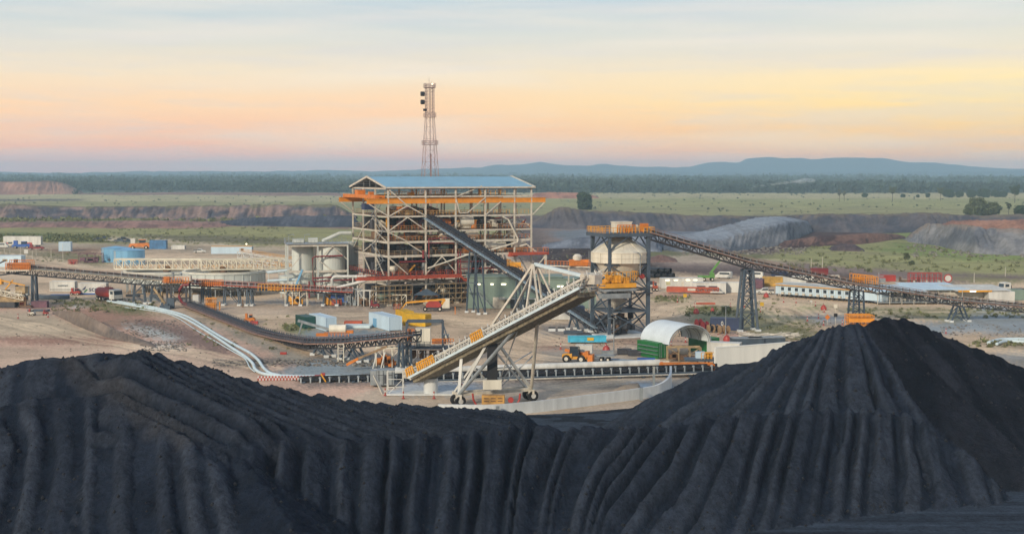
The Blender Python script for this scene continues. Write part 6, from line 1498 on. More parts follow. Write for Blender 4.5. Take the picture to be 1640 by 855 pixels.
# screening skid and pumps in front of the tank platform
def skid(label, px, py, w, h, m_, m2=None, name='screening_skid', seed=1, cat='skid'):
    p = G(px, py); t = T(name, label, cat, p); r = random.Random(seed)
    m = MB()
    for x in (-w / 2, -w / 6, w / 6, w / 2): m.box((x, -.9, h / 2), (.16, .16, h)); m.box((x, .9, h / 2), (.16, .16, h))
    m.bar((-w / 2, -.9, h), (w / 2, -.9, h), .2); m.bar((-w / 2, .9, h), (w / 2, .9, h), .2); m.bar((-w / 2, -.9, h), (-w / 6, -.9, h * .5), .12); m.bar((w / 2, -.9, h), (w / 6, -.9, h * .5), .12); t.part('frame', m, m_)
    m = MB()
    for i in range(4): m.box((r.uniform(-w * .35, w * .35), 0, h * r.uniform(.15, .5)), (w * .22, 1.2, h * .35))
    m.tube((-w * .3, 0, .6), (w * .3, 0, .6), .4, n=10); t.part('machinery', m, m2 or TAN); return t
skid('cream framed screening skid with yellow chute left of the orange cabinet', 475, 489, 5.6, 3.8, CREAM, YEL)
s_ = th('cream framed screening skid'); m = MB(); m.bar((-.6, 0, 4), (1.6, 0, 9.2), .8, .5); s_.part('sloping_chute', m, TANKB); m = MB(); m.lathe((-1.0, 0, 4), [(.1, 0), (.5, .9), (.5, 1.7), (.1, 2)], 12); s_.part('cyclone', m, WHITE)
m = MB(); m.box((0, 0, 1.5), (2.2, 1.0, 3.0)); m.box((0, -.52, 1.5), (2.0, .06, 2.7)); solo('cabinet', m, YEL, 'tall orange cabinet beside the blue pump set below the white pipes', 'cabinet', G(525, 488))
t = T('pump_set', 'royal blue pump set with an orange base right of the orange cabinet', 'pump', G(541, 488)); m = MB(); m.box((0, 0, 2.6), (3.4, 2, 1.6)); m.box((1.9, 0, 1.6), (1.4, 1.8, 1.6)); t.part('housing', m, LBLUE); m = MB(); m.box((-.2, -.3, .7), (2.6, 2, 1.3)); t.part('base', m, ORF); m = MB(); m.box((2.2, -.95, 1.6), (1.0, .08, 1.1)); t.part('grille', m, BLACKP)
m = MB(); m.path([(0, 0, 3), (0, 0, 6.4), (.4, 0, 7.0), (1.2, 0, 7.2), (9, 0, 7.2)], .4, 10); m.path([(.6, -.6, 3), (.7, -.6, 3.8), (1.6, -.6, 4.4), (9, -.6, 6.2)], .4, 10)
for x in (5.4, 6.6): m.box((x, 0, 3.6), (.3, .3, 7))
solo('duct_pipes', m, WHITE, 'pair of white bent ducts rising from the blue pump set', 'pipe', G(532, 487))
skid('grey pipe manifold skid right of the blue pump set', 566, 489, 4, 4.2, GALV, GALV, seed=3)
skid('white pipe stand with valves at the plant foot right of the grey manifold skid', 588, 490, 4.6, 4.0, WHITE, RUST, seed=4)
skid('small cream pump skid under the red walkway near the boom lift', 640, 489, 3.6, 2.8, CREAM, TAN, seed=5)
skid('magenta brown machinery skid beside the round water tanks', 146, 421, 9, 3.6, PURP, PURP, seed=6)
skid('small red machine on wheels left of the magenta brown machinery', 117, 423, 3, 1.6, RED, RED, seed=7)
m = MB(); m.lathe((0, 0, 0), [(3.4, 1.2), (3.4, 6), (0, 6.3)], 24)
for i in range(6): a = i * math.pi / 3; m.box((3 * math.cos(a), 3 * math.sin(a), .6), (.3, .3, 1.4))
solo('storage_tank', m, TANK, 'small pale round tank on legs left of the tank platform', 'storage tank', G(468, 476))
m = MB(); m.box((0, 0, .4), (2.6, 1.3, .8)); m.box((0, 0, 1.1), (2.2, 1, .6)); solo('compressor', m, GALV, 'small grey compressor on the ground below the left conveyor legs', 'compressor', G(246, 481))
m = MB(); m.box((0, 0, .4), (1.8, 1.2, .8)); solo('crate', m, GALV, 'grey crate beside the small compressor under the left conveyor', 'crate', G(236, 481))
m = MB(); m.box((0, 0, .35), (3.6, 1.6, .6)); m.path([(-1.2, 0, .6), (-1.2, 0, 1.4), (.4, 0, 1.4), (.8, 0, .6)], .06); solo('generator', m, BLACKP, 'low black generator set behind the tanker truck', 'generator', G(213, 475))
m = MB(); m.box((0, 0, .5), (2.6, 1.3, .9)); m.box((-.9, .4, 1.0), (.6, .4, 1.1)); m.box((.3, -.1, 1.2), (.9, .9, .5)); solo('compressor', m, BSTEEL, 'dark grey machine at the foot of the left transfer tower', 'compressor', G(265, 495))
# poly pipe, drill and machines behind left conveyor
m = MB()
for i in range(4):
    for j in range(3 - i // 2): m.tube((-3.5 + i * 1.9 + (j % 2) * .9, -5, .9 + j * 1.5), (-6.5 + i * 1.9 + (j % 2) * .9, 6, .9 + j * 1.5), .85, n=14)
for i in range(5):
    pass
pbase = G(1062, 443)
def bpipe(x, z, k):
    m = MB(); m.tube((x, -6, z), (x - 12, 4, z), .85, n=16, cap=False); m.tube((x, -6, z), (x - 12, 4, z), .74, n=16, cap=False)
    return m
first = None
for j, n_p in enumerate((4, 3)):
    for i in range(n_p):
        x = -3.2 + i * 2.0 + j * 1.0; z = .85 + j * 1.55
        if first is None:
            first = solo('black_pipe', bpipe(0, 0, 0), BLACKP, 'large black culvert pipe lying in a stack behind the white cabin', 'pipe', pbase + Vector((x, 0, z)), group='stacked black culvert pipes')
        else: dup(first, pbase + Vector((x, 0, z)))
# ================================================================ VEHICLES
def wheels(t, xs, y, r, w=.3, m_=RUBBER, name='wheel'):
    for x in xs:
        for s in (-1, 1):
            m = MB(); m.tube((x, s * y - w / 2, r), (x, s * y + w / 2, r), r, n=16); o = t.part(name, m, m_); m = MB(); m.tube((x, s * y - w / 2 - .02, r), (x, s * y + w / 2 + .02, r), r * .5, n=10); t.part('rim', m, STEELW, parent=o)
def truck(label, px, py, rz, cab=WHITE, load='tank', lm=RED, L=8.5, name='truck', group=None, sc=1.0):
    t = T(name, label, 'truck', G(px, py), rz, group=group); t.o.scale = (sc,) * 3
    m = MB(); m.prism([(L / 2 - 2.1, .7), (L / 2, .7), (L / 2, 1.7), (L / 2 - .25, 2.9), (L / 2 - 2.1, 2.95)], 'y', -1.2, 1.2); c = t.part('cab', m, cab)
    m = MB(); m.hexa([(L / 2 - .02, -1.05, 1.75), (L / 2 + .02, -1.05, 1.75), (L / 2 + .02, 1.05, 1.75), (L / 2 - .02, 1.05, 1.75), (L / 2 - .2, -1.05, 2.65), (L / 2 - .16, -1.05, 2.65), (L / 2 - .16, 1.05, 2.65), (L / 2 - .2, 1.05, 2.65)]); t.part('windscreen', m, GLASS, parent=c)
    for s in (-1, 1): m = MB(); m.box((L / 2 - 1.0, s * 1.21, 2.2), (1.1, .05, .7)); t.part('window', m, GLASS, parent=c); m = MB(); m.box((L / 2 + .02, s * .8, .95), (.06, .35, .25)); t.part('headlight', m, STEELW, parent=c)
    m = MB(); m.box((-.4, 0, .8), (L - 1, 1.0, .3)); m.box((L / 2, 0, .6), (.2, 2.3, .35)); t.part('chassis', m, DSTEEL)
    if load == 'tank':
        m = MB(); m.tube((-L / 2 + .3, 0, 2.0), (L / 2 - 2.4, 0, 2.0), 1.15, n=20); t.part('tank', m, lm); m = MB(); m.box((.2, 0, 3.2), (2.6, .7, .25)); m.rail([(-L / 2 + 1, 0, 3.1), (1, 0, 3.1)], .5, .8, .05); t.part('walkway', m, lm)
        m = MB(); m.box((-L / 2 + .2, 0, 1.6), (.6, 2, 1.4)); t.part('pump_box', m, STEELW)
    elif load == 'box': m = MB(); m.box((-.9, 0, 1.9), (L - 2.6, 2.4, 2)); t.part('box_body', m, lm)
    else: m = MB(); m.box((-.9, 0, 1.15), (L - 2.6, 2.4, .25)); m.box((L / 2 - 2.3, 0, 1.7), (.1, 2.3, 1.1)); t.part('tray', m, lm)
    wheels(t, (L / 2 - 1.2, -L / 2 + 2.2, -L / 2 + 1.0), 1.0, .5); return t
truck('white cabbed tanker truck with a red tank below the lettered white container', 174, 482, R_(-42), sc=1.12)
truck('white prime mover truck at the far right beyond the camp buildings', 1622, 470, R_(195), load='tray', lm=DSTEEL, L=7, sc=1.1)
truck('white truck with pale bonnet right behind the grey green water tank', 1606, 477, R_(190), load='tray', lm=GALV, L=6)
def ute(label, px, py, rz, m_=WHITE, tray=DSTEEL, name='pickup_truck', group=None, cat='pickup truck'):
    t = T(name, label, cat, G(px, py), rz, group=group)
    m = MB(); m.prism([(-2.5, .45), (2.5, .45), (2.55, .95), (1.3, 1.15), (.6, 1.75), (-.9, 1.78), (-1.0, 1.1), (-2.5, 1.1)], 'y', -.9, .9); t.part('body', m, m_)
    m = MB(); m.prism([(1.22, 1.18), (.58, 1.7), (.52, 1.7), (1.14, 1.18)], 'y', -.8, .8); t.part('windscreen', m, GLASS)
    for s in (-1, 1): m = MB(); m.prism([(1.0, 1.15), (.5, 1.62), (-.8, 1.64), (-.85, 1.15)], 'y', s * .905 - .02, s * .905 + .02); t.part('window', m, GLASS)
    m = MB(); m.box((-1.75, 0, 1.12), (1.6, 1.9, .3)); m.box((-.95, 0, 1.6), (.08, 1.8, .7)); t.part('tray', m, tray); wheels(t, (1.6, -1.6), .82, .38, .24); return t
def van(label, px, py, rz, m_=WHITE, group=None):
    t = T('van', label, 'van', G(px, py), rz, group=group)
    m = MB(); m.prism([(-2.7, .4), (2.6, .4), (2.65, 1.1), (2.2, 1.35), (1.4, 2.2), (-2.5, 2.3), (-2.7, 1.8)], 'y', -.98, .98); t.part('body', m, m_)
    m = MB(); m.prism([(2.18, 1.4), (1.46, 2.12), (1.4, 2.1), (2.1, 1.38)], 'y', -.85, .85); t.part('windscreen', m, GLASS)
    for s in (-1, 1): m = MB(); m.box((-.4, s * .99, 1.7), (3.2, .05, .55)); t.part('window', m, GLASS)
    wheels(t, (1.7, -1.7), .85, .38, .24); return t
ute('white pickup truck with a dark tray left of the long camp building', 1225, 471, R_(170))
ute('white pickup truck parked on the pale road beyond the left thickener', 320, 405, R_(5))
ute('white vehicle half hidden behind the surge bin leg by the black pipes', 1042, 460, R_(100), group=None)
van('white van behind the pale blue cabin near the lime crane', 1159, 446, R_(160)); van('white van right of the tall trestle behind the red container', 1209, 446, R_(160))
van('white van parked behind the right conveyor near the navy container', 1288, 452, R_(175)); van('silver van right of the others behind the long camp building', 1330, 452, R_(185), STEELW)
van('white minibus at the left edge of the far compound', 4, 397, R_(5))
for k, (px, py, rz, lab, mm_) in enumerate([(158, 386, 0, 'dark', BLACKP), (176, 387, 20, 'silver', STEELW), (192, 388, -10, 'dark', BSTEEL), (198, 385, 0, 'dark', BLACKP), (206, 389, 10, 'dark', BSTEEL), (168, 384, 5, 'dark', NAVY)]):
    ute('car parked in the dark row beyond the round water tanks', px, py, R_(rz), mm_, group='row of cars beyond the water tanks', name='parked_car', cat='car')
def machine(label, px, py, m_, name, cat, w=3.5, h=2, rz=0, m2=None):
    t = T(name, label, cat, G(px, py), rz); m = MB(); m.prism([(-w * .5, h * .25), (w * .5, h * .25), (w * .5, h * .5), (w * .36, h * .72), (-w * .42, h * .62)], 'y', -.75, .75); t.part('body', m, m_); m = MB(); m.box((w * .12, 0, h * .85), (w * .26, 1.2, h * .36)); t.part('cab', m, GLASS); m = MB(); m.box((w * .12, 0, h * 1.05), (w * .3, 1.3, h * .06)); t.part('roof', m, m_); m = MB(); m.box((-w * .3, 0, h * .9), (w * .2, .8, h * .6)); t.part('attachment', m, m2 or m_); wheels(t, (-w * .3, w * .3), .8, h * .2, .3); return t
machine('orange dump machine standing behind the round water tanks', 224, 399, ORG, 'dumper', 'dumper', 10, 4, m2=WHITE)
machine('blue tracked machine parked at the left compound below the big white container', 35, 398, LBLUE, 'tractor', 'tractor', 9, 3)
machine('brown plough machine right of the blue tracked machine', 58, 400, DRED, 'grader', 'grader', 7, 2)
machine('white utility vehicle left of the blue tracked machine', 14, 395, STEELW, 'utility_vehicle', 'vehicle', 6, 2)
machine('small red machine between the two white logo containers', 121, 472, RED, 'skid_loader', 'loader', 2.8, 1.6)
machine('small red machine beside the cabin and the black culvert pipes', 1049, 466, ORF, 'skid_loader', 'loader', 1.6, 2.4)
machine('low dark loader under the right conveyor behind the camp', 1275, 452, DSTEEL, 'loader', 'loader', 6, 2.2)
# telehandler
def telehandler():
    t = T('telehandler', 'orange and black telehandler with a raised grey cab right of the stacker', 'telehandler', G(921, 580), R_(-14))
    m = MB(); m.box((0, 0, 1.0), (4.4, 1.3, .7)); m.prism([(-2.2, .9), (-.4, .9), (-.4, 1.7), (-2.2, 1.5)], 'y', -.9, .9); t.part('chassis', m, YEL)
    m = MB(); m.prism([(-.9, 1.2), (.9, 1.2), (.6, 2.7), (-.8, 2.8)], 'y', -.8, .3); c = t.part('cab', m, GLASS); m = MB(); m.box((-.1, -.25, 2.82), (1.6, 1.2, .1)); [m.bar((x, y, 1.2), (x * .8, y, 2.8), .09) for x in (-.9, .9) for y in (-.82, .32)]; t.part('cab_frame', m, BLACKP, parent=c)
    m = MB(); m.bar((-2.0, .7, 2.1), (2.6, .7, 1.3), .5, .5); t.part('boom', m, ORG)
    m = MB(); m.box((2.9, 0, .9), (.9, 2.0, 1.2)); m.box((2.2, 0, 1.6), (.7, 1.6, 1.0)); t.part('engine_bucket', m, ORG)
    wheels(t, (-1.4, 1.3), .95, .72, .5)
telehandler()
t = T('flatbed_trailer', 'grey flat trailer with a white water box behind the orange telehandler', 'trailer', G(944, 578), R_(-8)); m = MB(); m.box((1.5, 0, 1.05), (6, 2.2, .2)); t.part('deck', m, GALV); m = MB(); m.box((-1.0, .6, 2.0), (3, 1.4, 1.8)); t.part('water_box', m, WHITE); wheels(t, (2.2, 3.4), .9, .42, .3)
# red boom lift
def boomlift():
    t = T('boom_lift', 'red boom lift with a folded yellow arm in front of the plant', 'boom lift', G(693, 498), 0)
    m = MB(); m.box((0, 0, .8), (4.4, 1.6, .5)); t.part('chassis', m, DSTEEL); m = MB(); m.prism([(-1.6, 1.0), (2.0, 1.0), (2.2, 1.7), (1.4, 2.5), (-.8, 2.5), (-1.6, 1.8)], 'y', -.9, .9); t.part('turret', m, RED)
    m = MB(); m.bar((3.0, 0, 2.9), (-6.5, 0, 2.1), .4, .45); m.bar((3.0, 0, 2.9), (2, 0, 1.4), .5, .6); m.bar((-6.5, 0, 2.1), (-7.9, 0, .3), .3); t.part('boom', m, YEL)
    m = MB(); m.rail([(-9.6, -.6, .5), (-7.8, -.6, .5), (-7.8, .6, .5), (-9.6, .6, .5), (-9.6, -.6, .5)], 1.1, .5, .07); m.box((-8.7, 0, .45), (1.8, 1.2, .1)); t.part('basket', m, ORF); wheels(t, (-1.8, 1.8), .85, .55, .45)
boomlift()
m = MB(); m.box((0, 0, 1.3), (2.0, 1.4, 2.5)); m.box((0, -.72, 1.3), (1.8, .06, 2.2)); solo('cabinet', m, CREAM, 'pale yellow cabinet just right of the red boom lift', 'cabinet', G(714, 494))
m = MB(); m.add([(-3.4, -1.6, 2.6), (3.4, -1.6, 2.6), (3.4, 1.6, 2.6), (-3.4, 1.6, 2.6), (0, 0, 4.2)], [(0, 1, 4), (1, 2, 4), (2, 3, 4), (3, 0, 4)])
for x in (-3.3, 3.3):
    for y in (-1.5, 1.5): m.box((x, y, 1.3), (.1, .1, 2.6))
solo('tent', m, BSTEEL, 'blue grey pop-up shade tent behind the red boom lift', 'tent', G(683, 488))
machine('small dark red machine on the ground left of the boom lift basket', 600, 493, DRED, 'trolley', 'trolley', 2.4, 1.6)
# lime crane, trailers, trays
t = T('mobile_crane', 'lime green mobile crane with a short raised boom behind the cabins', 'crane', G(1134, 450)); m = MB(); m.box((-.6, 0, 1.4), (5.2, 2.0, .7)); m.box((1.2, 0, 2.1), (1.3, 1.8, 1.2)); t.part('carrier', m, LIME); m = MB(); m.bar((.6, 0, 2.3), (3.2, 0, 5.8), .6, .6); m.bar((2.4, 0, 4.7), (3.9, 0, 6.7), .45, .45); t.part('boom', m, LIME); m = MB(); m.box((4.0, 0, 6.8), (.6, .5, .5)); t.part('boom_head', m, STEELW); wheels(t, (-3, -1.4, 1.2), 1, .6, .4)
t = T('steel_trailer', 'long orange red steel lattice trailer in front of the pale blue cabin', 'trailer', G(1108, 470), R_(-14)); m = MB(); lattice(m, (-7, 0, 1.7), (7.5, 0, 1.7), 1.2, 1.6, 14, .16, chord=.28); m.box((-3, -.85, 1.1), (8, .08, 1)); t.part('frame', m, ORF); m = MB(); m.box((0, -.9, 1.2), (2.2, .08, .7)); t.part('sign_panel', m, STEELW); m = MB(); m.box((7, 0, .6), (3.4, 2.2, .3)); t.part('ramp', m, WHITE)
t = T('cyan_tray', 'long bright cyan steel tray with a small yellow plate in front of the bin', 'tray', G(940, 549), R_(3)); m = MB()
m.box((0, 0, .9), (7.6, 1.8, 1.1)); [m.box((x, -.95, .9), (.16, .14, 1.3)) for x in (-3.7, -2, -.6, .8, 2.2, 3.7)]; m.box((0, -.95, 1.45), (7.8, .14, .14)); m.box((0, -.95, .35), (7.8, .14, .14)); t.part('body', m, CYAN); m = MB(); m.box((.6, -1.04, .9), (1.3, .05, .6)); t.part('plate', m, YELC)
m = MB(); m.box((0, 0, .5), (2.2, 1.2, .8)); [m.box((x, -.62, .5), (.06, .06, .9)) for x in (-1, -.4, .2, .9)]; solo('skip_bin', m, GALV, 'small open grey skip under the red dome marker by the telehandler trailer', 'skip', G(973, 569))
for i, (px, py, w, lab) in enumerate([(1000, 567, 2.6, 'left dark steel skip between the grey skip and the green container'), (1016, 569, 2.4, 'right dark steel skip between the grey skip and the green container')]):
    m = MB(); m.box((0, 0, .5), (w, 1.6, .9)); m.box((0, 0, .98), (w + .1, 1.7, .08)); solo('skip_bin', m, DSTEEL, lab, 'skip', G(px, py))
def planks(label, px, py, w, d, rz, m_, n=8, h=.2, name='sheet_stack', cat='sheet stack'):
    m = MB()
    for i in range(n): m.box((0, -d / 2 + (i + .5) * d / n, h / 2), (w * (1 - .1 * (i % 2)), d / n * .7, h))
    return solo(name, m, m_, label, cat, G(px, py), rz)
planks('stack of pale blue grey steel sheets lying left of the green container', 991, 578, 6, 3.2, R_(-24), mat('pale_blue_steel', (150, 176, 194), .4))
planks('long orange beam lying on the ground along the white hood', 905, 589, 9, .5, R_(3), CRANE, 2, .35, 'steel_beam', 'beam')
planks('royal blue steel bundle at the foot of the green container', 1035, 579, 3.2, .8, R_(-8), LBLUE, 4, .7, 'steel_bundle', 'steel bundle')
planks('pink red steel bundle right of the royal blue bundle', 1050, 583, 2.6, .8, R_(-8), ORF, 4, .5, 'steel_bundle', 'steel bundle')
planks('bundle of pale lattice steel pieces between the two pale blue boxes', 573, 524, 6, 3.5, R_(-5), PIPEW, 7, .6, 'steel_bundle', 'steel bundle')
planks('orange brown steel frame lying behind the pale lattice pieces', 566, 518, 4, 2, R_(0), ORF, 5, .6, 'steel_bundle', 'steel bundle')
planks('blue grey steel stack on the slab in front of the feed conveyor foot', 918, 534, 4, 2.5, 0, BSTEEL, 3, .5)
planks('low dark plate lying left of the surge bin footing', 940, 535, 4.5, 2.5, 0, DSTEEL, 3, .25)
for px, l in ((884, 'left small concrete block with a black top by the boom strut'), (899, 'right small concrete block with a black top by the boom strut')):
    t = T('concrete_block', l, 'block', G(px, 530)); m = MB(); m.box((0, 0, .3), (1.5, 1, .6)); t.part('block', m, CONC); m = MB(); m.box((0, 0, .7), (1.5, .9, .3)); t.part('cover', m, BLACKP)
planks('dark green steel rack on the ground beside the white framed machine', 1058, 583, 3, 1, 0, STEELW, 4, .6, 'concrete_sleepers', 'sleepers')
# piping machinery under the canopy and the steel platform by the white wall
t = T('steel_platform', 'blue grey steel platform on braced legs touching the white wall', 'platform', Vector(((1122 - 820) / F * 233, 233, 0))); zt = at(1122, 575, 233).z
m = MB(); m.box((.3, 0, zt), (5.6, 3, .35)); t.part('deck', m, BSTEEL); m = MB(); [m.box((x, -.8, zt / 2), (.3, .3, zt)) for x in (.9, 1.5)]; m.bar((.9, -.8, .6), (-.8, -.8, zt), .2); m.bar((1.5, -.8, .6), (2.8, -.8, zt), .2); t.part('legs', m, BSTEEL)
m = MB(); m.rail([(.2, -1.2, zt + .1), (3, -1.2, zt + .1)], 1.2, .5, .1); m.box((1.6, 0, zt + .7), (1.2, 1.2, 1)); t.part('guard', m, YEL); m = MB(); m.box((.2, .4, zt + .7), (1.6, 1.2, 1.1)); t.part('motor', m, CYANT)
skid('brown machinery on a frame under the arched canopy', 1095, 578, 6, 2.6, TAN, RUST, seed=9); skid('orange brown roller conveyor section below the canopy machinery', 1100, 599, 9, 1.8, ORG, RUST, seed=10)
# cable drums
def drum(label, px, py, r, m_, group):
    t = T('cable_drum', label, 'cable drum', G(px, py), R_(20), group=group)
    for x in (-.5, .5): m = MB(); m.tube((x - .06, 0, r), (x + .06, 0, r), r, n=20); t.part('flange', m, WOODP if m_ is not DRED else DRED)
    m = MB(); m.tube((-.5, 0, r), (.5, 0, r), r * .7, n=16); t.part('cable', m, m_)
for i, (px, py, r, m_, lab) in enumerate([(1119, 525, 1.0, DRED, 'leftmost dark red cable drum left of the navy container'), (1129, 529, 1.0, DRED, 'second dark red cable drum from the left by the navy container'), (1138, 532, .85, BLACKP, 'first black wound cable drum right of the dark red drums'),
          (1146, 532, .85, BLACKP, 'second black wound cable drum right of the dark red drums'), (1156, 534, .9, WOODP, 'left pale timber cable drum below the navy container'), (1163, 534, .85, WOODP, 'right pale timber cable drum below the navy container')]): drum(lab, px, py, r, m_, 'cable drums by the navy container')
# bundled scrap pipes
rr = random.Random(21); m = MB()
for i in range(150):
    p = Vector((rr.uniform(-6, 6), rr.uniform(-2.4, 2.4), rr.uniform(.1, .7))); a = rr.uniform(-.5, .5); m.tube(p, p + Vector((math.cos(a) * rr.uniform(.8, 2), math.sin(a) * 1.2, rr.uniform(-.2, .3))), .09, n=5)
o = solo('pipe_scrap', m, STEELW, 'jumbled heap of pale scaffold fittings in front of the tall trestle', 'scrap heap', G(1228, 540)); 
m = MB(); m.tube((-3, 0, .25), (3.4, .6, .25), .2); m.tube((-3, .5, .25), (3.2, 1.2, .25), .2); solo('pipe_pair', m, PIPEW, 'two long pale pipes lying right of the lone red dome marker', 'pipe', G(1195, 547))
# ================================================================ MARKERS, SIGNS, POLES
def domem(label, px, py, r=.75):
    m = MB(); m.lathe((0, 0, 0), [(r, 0), (r, r * .5), (r * .75, r * 1.2), (r * .35, r * 1.6), (0, r * 1.7)], 12); t = T('red_marker', label, 'marker', G(px, py)); t.part('cover', m, RED); m = MB(); m.box((0, 0, r * 1.9), (.1, .1, .5)); t.part('finial', m, DRED)
for px, py, l in ((1115, 502, 'red dome marker on the grass left of the green bush'), (1227, 476, 'red dome marker in front of the white pickup truck'), (1319, 496, 'red dome marker on the traffic island under the right conveyor'), (1164, 546, 'red dome marker at the left end of two pale pipes'),
                  (971, 563, 'red dome marker on the grey skip near the light pole'), (1141, 498, 'small red dome marker between the green bush and the left marker')): domem(l, px, py, .5 if 'small' in l else .75)
def bollard(px, py):
    t = T('bollard', 'slim red and white striped bollard standing on the dirt', 'bollard', G(px, py), group='red and white bollards around the yard')
    m = MB(); m.lathe((0, 0, 0), [(.28, 0), (.26, .1), (.1, .14), (.1, .5)], 8); m.lathe((0, 0, 0), [(.1, .8), (.1, 1.1), (0, 1.12)], 8); t.part('red_bands', m, RED); m = MB(); m.lathe((0, 0, 0), [(.1, .5), (.1, .8)], 8); t.part('white_band', m, WHITE); return t
b0 = bollard(646, 638).o
for px, py in [(617, 633), (695, 638), (740, 625), (1148, 618), (898, 559), (970, 558), (29, 510), (77, 508), (1085, 484), (1192, 492), (1275, 485), (1255, 484), (1311, 510), (1293, 514), (1319, 521), (1349, 520), (1515, 534), (1320, 500), (1170, 492), (1112, 492),
               (1140, 548), (1150, 543), (1183, 516), (1205, 508), (1306, 490), (1218, 500), (1125, 546), (1098, 548), (1075, 555)]: dup(b0, G(px, py))
def sign(label, px, py, h, w, m_, dia=False):
    t = T('road_sign', label, 'sign', G(px, py)); m = MB(); m.box((0, 0, h / 2), (.09, .09, h)); t.part('post', m, STEELW)
    m = MB()
    if dia: m.add([(-w * .7, -.06, h - w * .2), (0, -.06, h - w * .9), (w * .7, -.06, h - w * .2), (0, -.06, h + w * .5)], [(0, 1, 2, 3)]); m.add([(-w * .7, -.03, h - w * .2), (0, -.03, h - w * .9), (w * .7, -.03, h - w * .2), (0, -.03, h + w * .5)], [(3, 2, 1, 0)])
    else: m.box((0, -.06, h - .3), (w, .05, w))
    t.part('panel', m, m_)
sign('round yellow warning sign near the orange trailer and the grass strip', 1097, 486, 2.4, .9, YELC); sign('yellow warning sign with a white base right of the tall trestle', 1220, 502, 2.6, .9, YELC); sign('orange diamond road sign on the traffic island', 1325, 520, 1.9, .9, ORG, True)
sign('dark brown sign on a post by the orange scaffold cage', 1338, 521, 2.6, .8, BLACKP); sign('cream notice board beside the right traffic island', 1338, 500, 1.8, .9, CREAM); sign('white notice sign on the road beside the left bollards', 1299, 492, 1.8, .5, WHITE)
sign('white notice board at the left roadside beyond the conveyor', 42, 412, 2.6, 1.6, WHITE); sign('white notice box under the right conveyor leg', 1540, 508, 3.2, .8, WHITE)
def pole(label, px, py, h, m_=GALV, group=None, lamp=True):
    t = T('light_pole', label, 'light pole', G(px, py), group=group); m = MB(); m.tube((0, 0, 0), (0, 0, h), .12, .06); t.part('mast', m, m_)
    if lamp: m = MB(); m.bar((0, 0, h), (-.7, 0, h + .15), .08); m.box((-.8, 0, h + .12), (.6, .25, .1)); m.box((.4, 0, h + .1), (.5, .2, .1)); t.part('lamp_head', m, m_)
    return t
pole('thin light pole in front of the bin beside the red dome marker', 983, 560, 6.0); pole('thin light pole standing before the navy container', 1162, 538, 6.2); pole('tall light pole just left of the surge bin', 943, 505, 15.5, lamp=False)
for px, py, h in ((7, 404, 3), (33, 407, 3), (58, 409, 3), (82, 413, 4), (101, 420, 7), (16, 406, 1.6), (52, 416, 4)): pole('short pale post standing along the far left dirt road', px, py, h, STEELW, 'posts along the left road', False)
for px, py, h in ((1299, 437, 5), (1317, 434, 5), (1610, 442, 3), (1560, 452, 3), (1518, 374, 7), (1172, 365, 6), (1190, 362, 6)): pole('slim pole far away on the dirt beyond the right conveyor', px, py, h, STEELW, 'far poles beyond the right conveyor', False)
# red frame and site gear beyond the right conveyor
t = T('open_rack', 'bright red open steel frame beyond the pale blue mess roofs', 'frame', G(1482, 454)); m = MB(); m.rail([(-5, 0, 0), (5, 0, 0)], 3.2, .8, .18); m.rail([(-5, 1.4, 0), (5, 1.4, 0)], 3.2, 1.6, .18); t.part('frame', m, RED)
t = T('open_rack', 'brown flat rack left of the bright red frame', 'frame', G(1456, 453)); m = MB(); m.box((0, 0, .6), (6, 2, .5)); m.box((-2.8, 0, 1.2), (.2, 2, 1.4)); m.box((2.8, 0, 1.2), (.2, 2, 1.4)); t.part('rack', m, RUST)
t = T('steel_rack', 'low white frame in front of the bright red frame', 'frame', G(1484, 457)); m = MB(); m.box((0, 0, .5), (8, 1.6, .3)); [m.box((x, 0, 1.0), (.15, 1.5, 1)) for x in (-3.8, 0, 3.8)]; t.part('rack', m, STEELW)
t = T('speed_sign', 'round white and red sign far beyond the mess building', 'sign', G(1518, 455)); m = MB(); m.tube((0, 0, 1.8), (0, -.1, 1.8), 1.3, n=20); t.part('disc', m, RED); m = MB(); m.tube((0, -.12, 1.8), (0, -.16, 1.8), .95, n=20); m.box((0, 0, .6), (.2, .1, 1.2)); t.part('face', m, WHITE)
machine('small white trolley with a red attachment near the left conveyor leg', 51, 505, STEELW, 'trolley', 'trolley', 1.5, 1.3, m2=RED)
machine('small red pump beside the striped bollard at the head of the dark bund', 73, 504, RED, 'pump', 'pump', 1.0, 1.0)
planks('pink and blue steel drums and crates piled by the left conveyor leg', 65, 492, 4, 2.4, 0, PURP, 4, 1.6, 'crate_pile', 'crates'); planks('low blue steel plates right of the left conveyor leg', 62, 498, 5, 2, 0, BSTEEL, 3, .4)
planks('orange frame machine part by the left conveyor leg', 37, 488, 1.4, 1.6, 0, ORF, 3, 1.8, 'machine_part', 'machine part'); planks('row of grey steel bundles in front of the white logo containers', 84, 478, 9, 2.4, 0, BSTEEL, 6, .9, 'steel_bundle', 'steel bundle')
planks('blue steel plates under the grey lettered white container', 96, 476, 5, 1.4, 0, LBLUE, 3, .8, 'steel_bundle', 'steel bundle')
machine('orange skid tank on the ground beside the curved dark conveyor', 400, 517, ORG, 'skid_tank', 'tank', 2.4, 1.8); planks('low red steel bundle beside the orange skid tank', 407, 519, 1.8, 1.0, 0, RED, 3, .7, 'steel_bundle', 'steel bundle')
for i, (px, py) in enumerate([(352, 496), (389, 492)]): m = MB(); m.box((0, 0, 1), (.25, .25, 2)); solo('marker_post', m, [CRANE, RUST][i], ['short orange marker post right of the orange cage guard', 'short brown marker post under the red sided conveyor'][i], 'post', G(px, py))
m = MB(); m.box((0, 0, .9), (.2, .2, 1.8)); solo('marker_post', m, ORG, 'thin orange marker post on the yard right of the boom lift', 'post', G(729, 503))
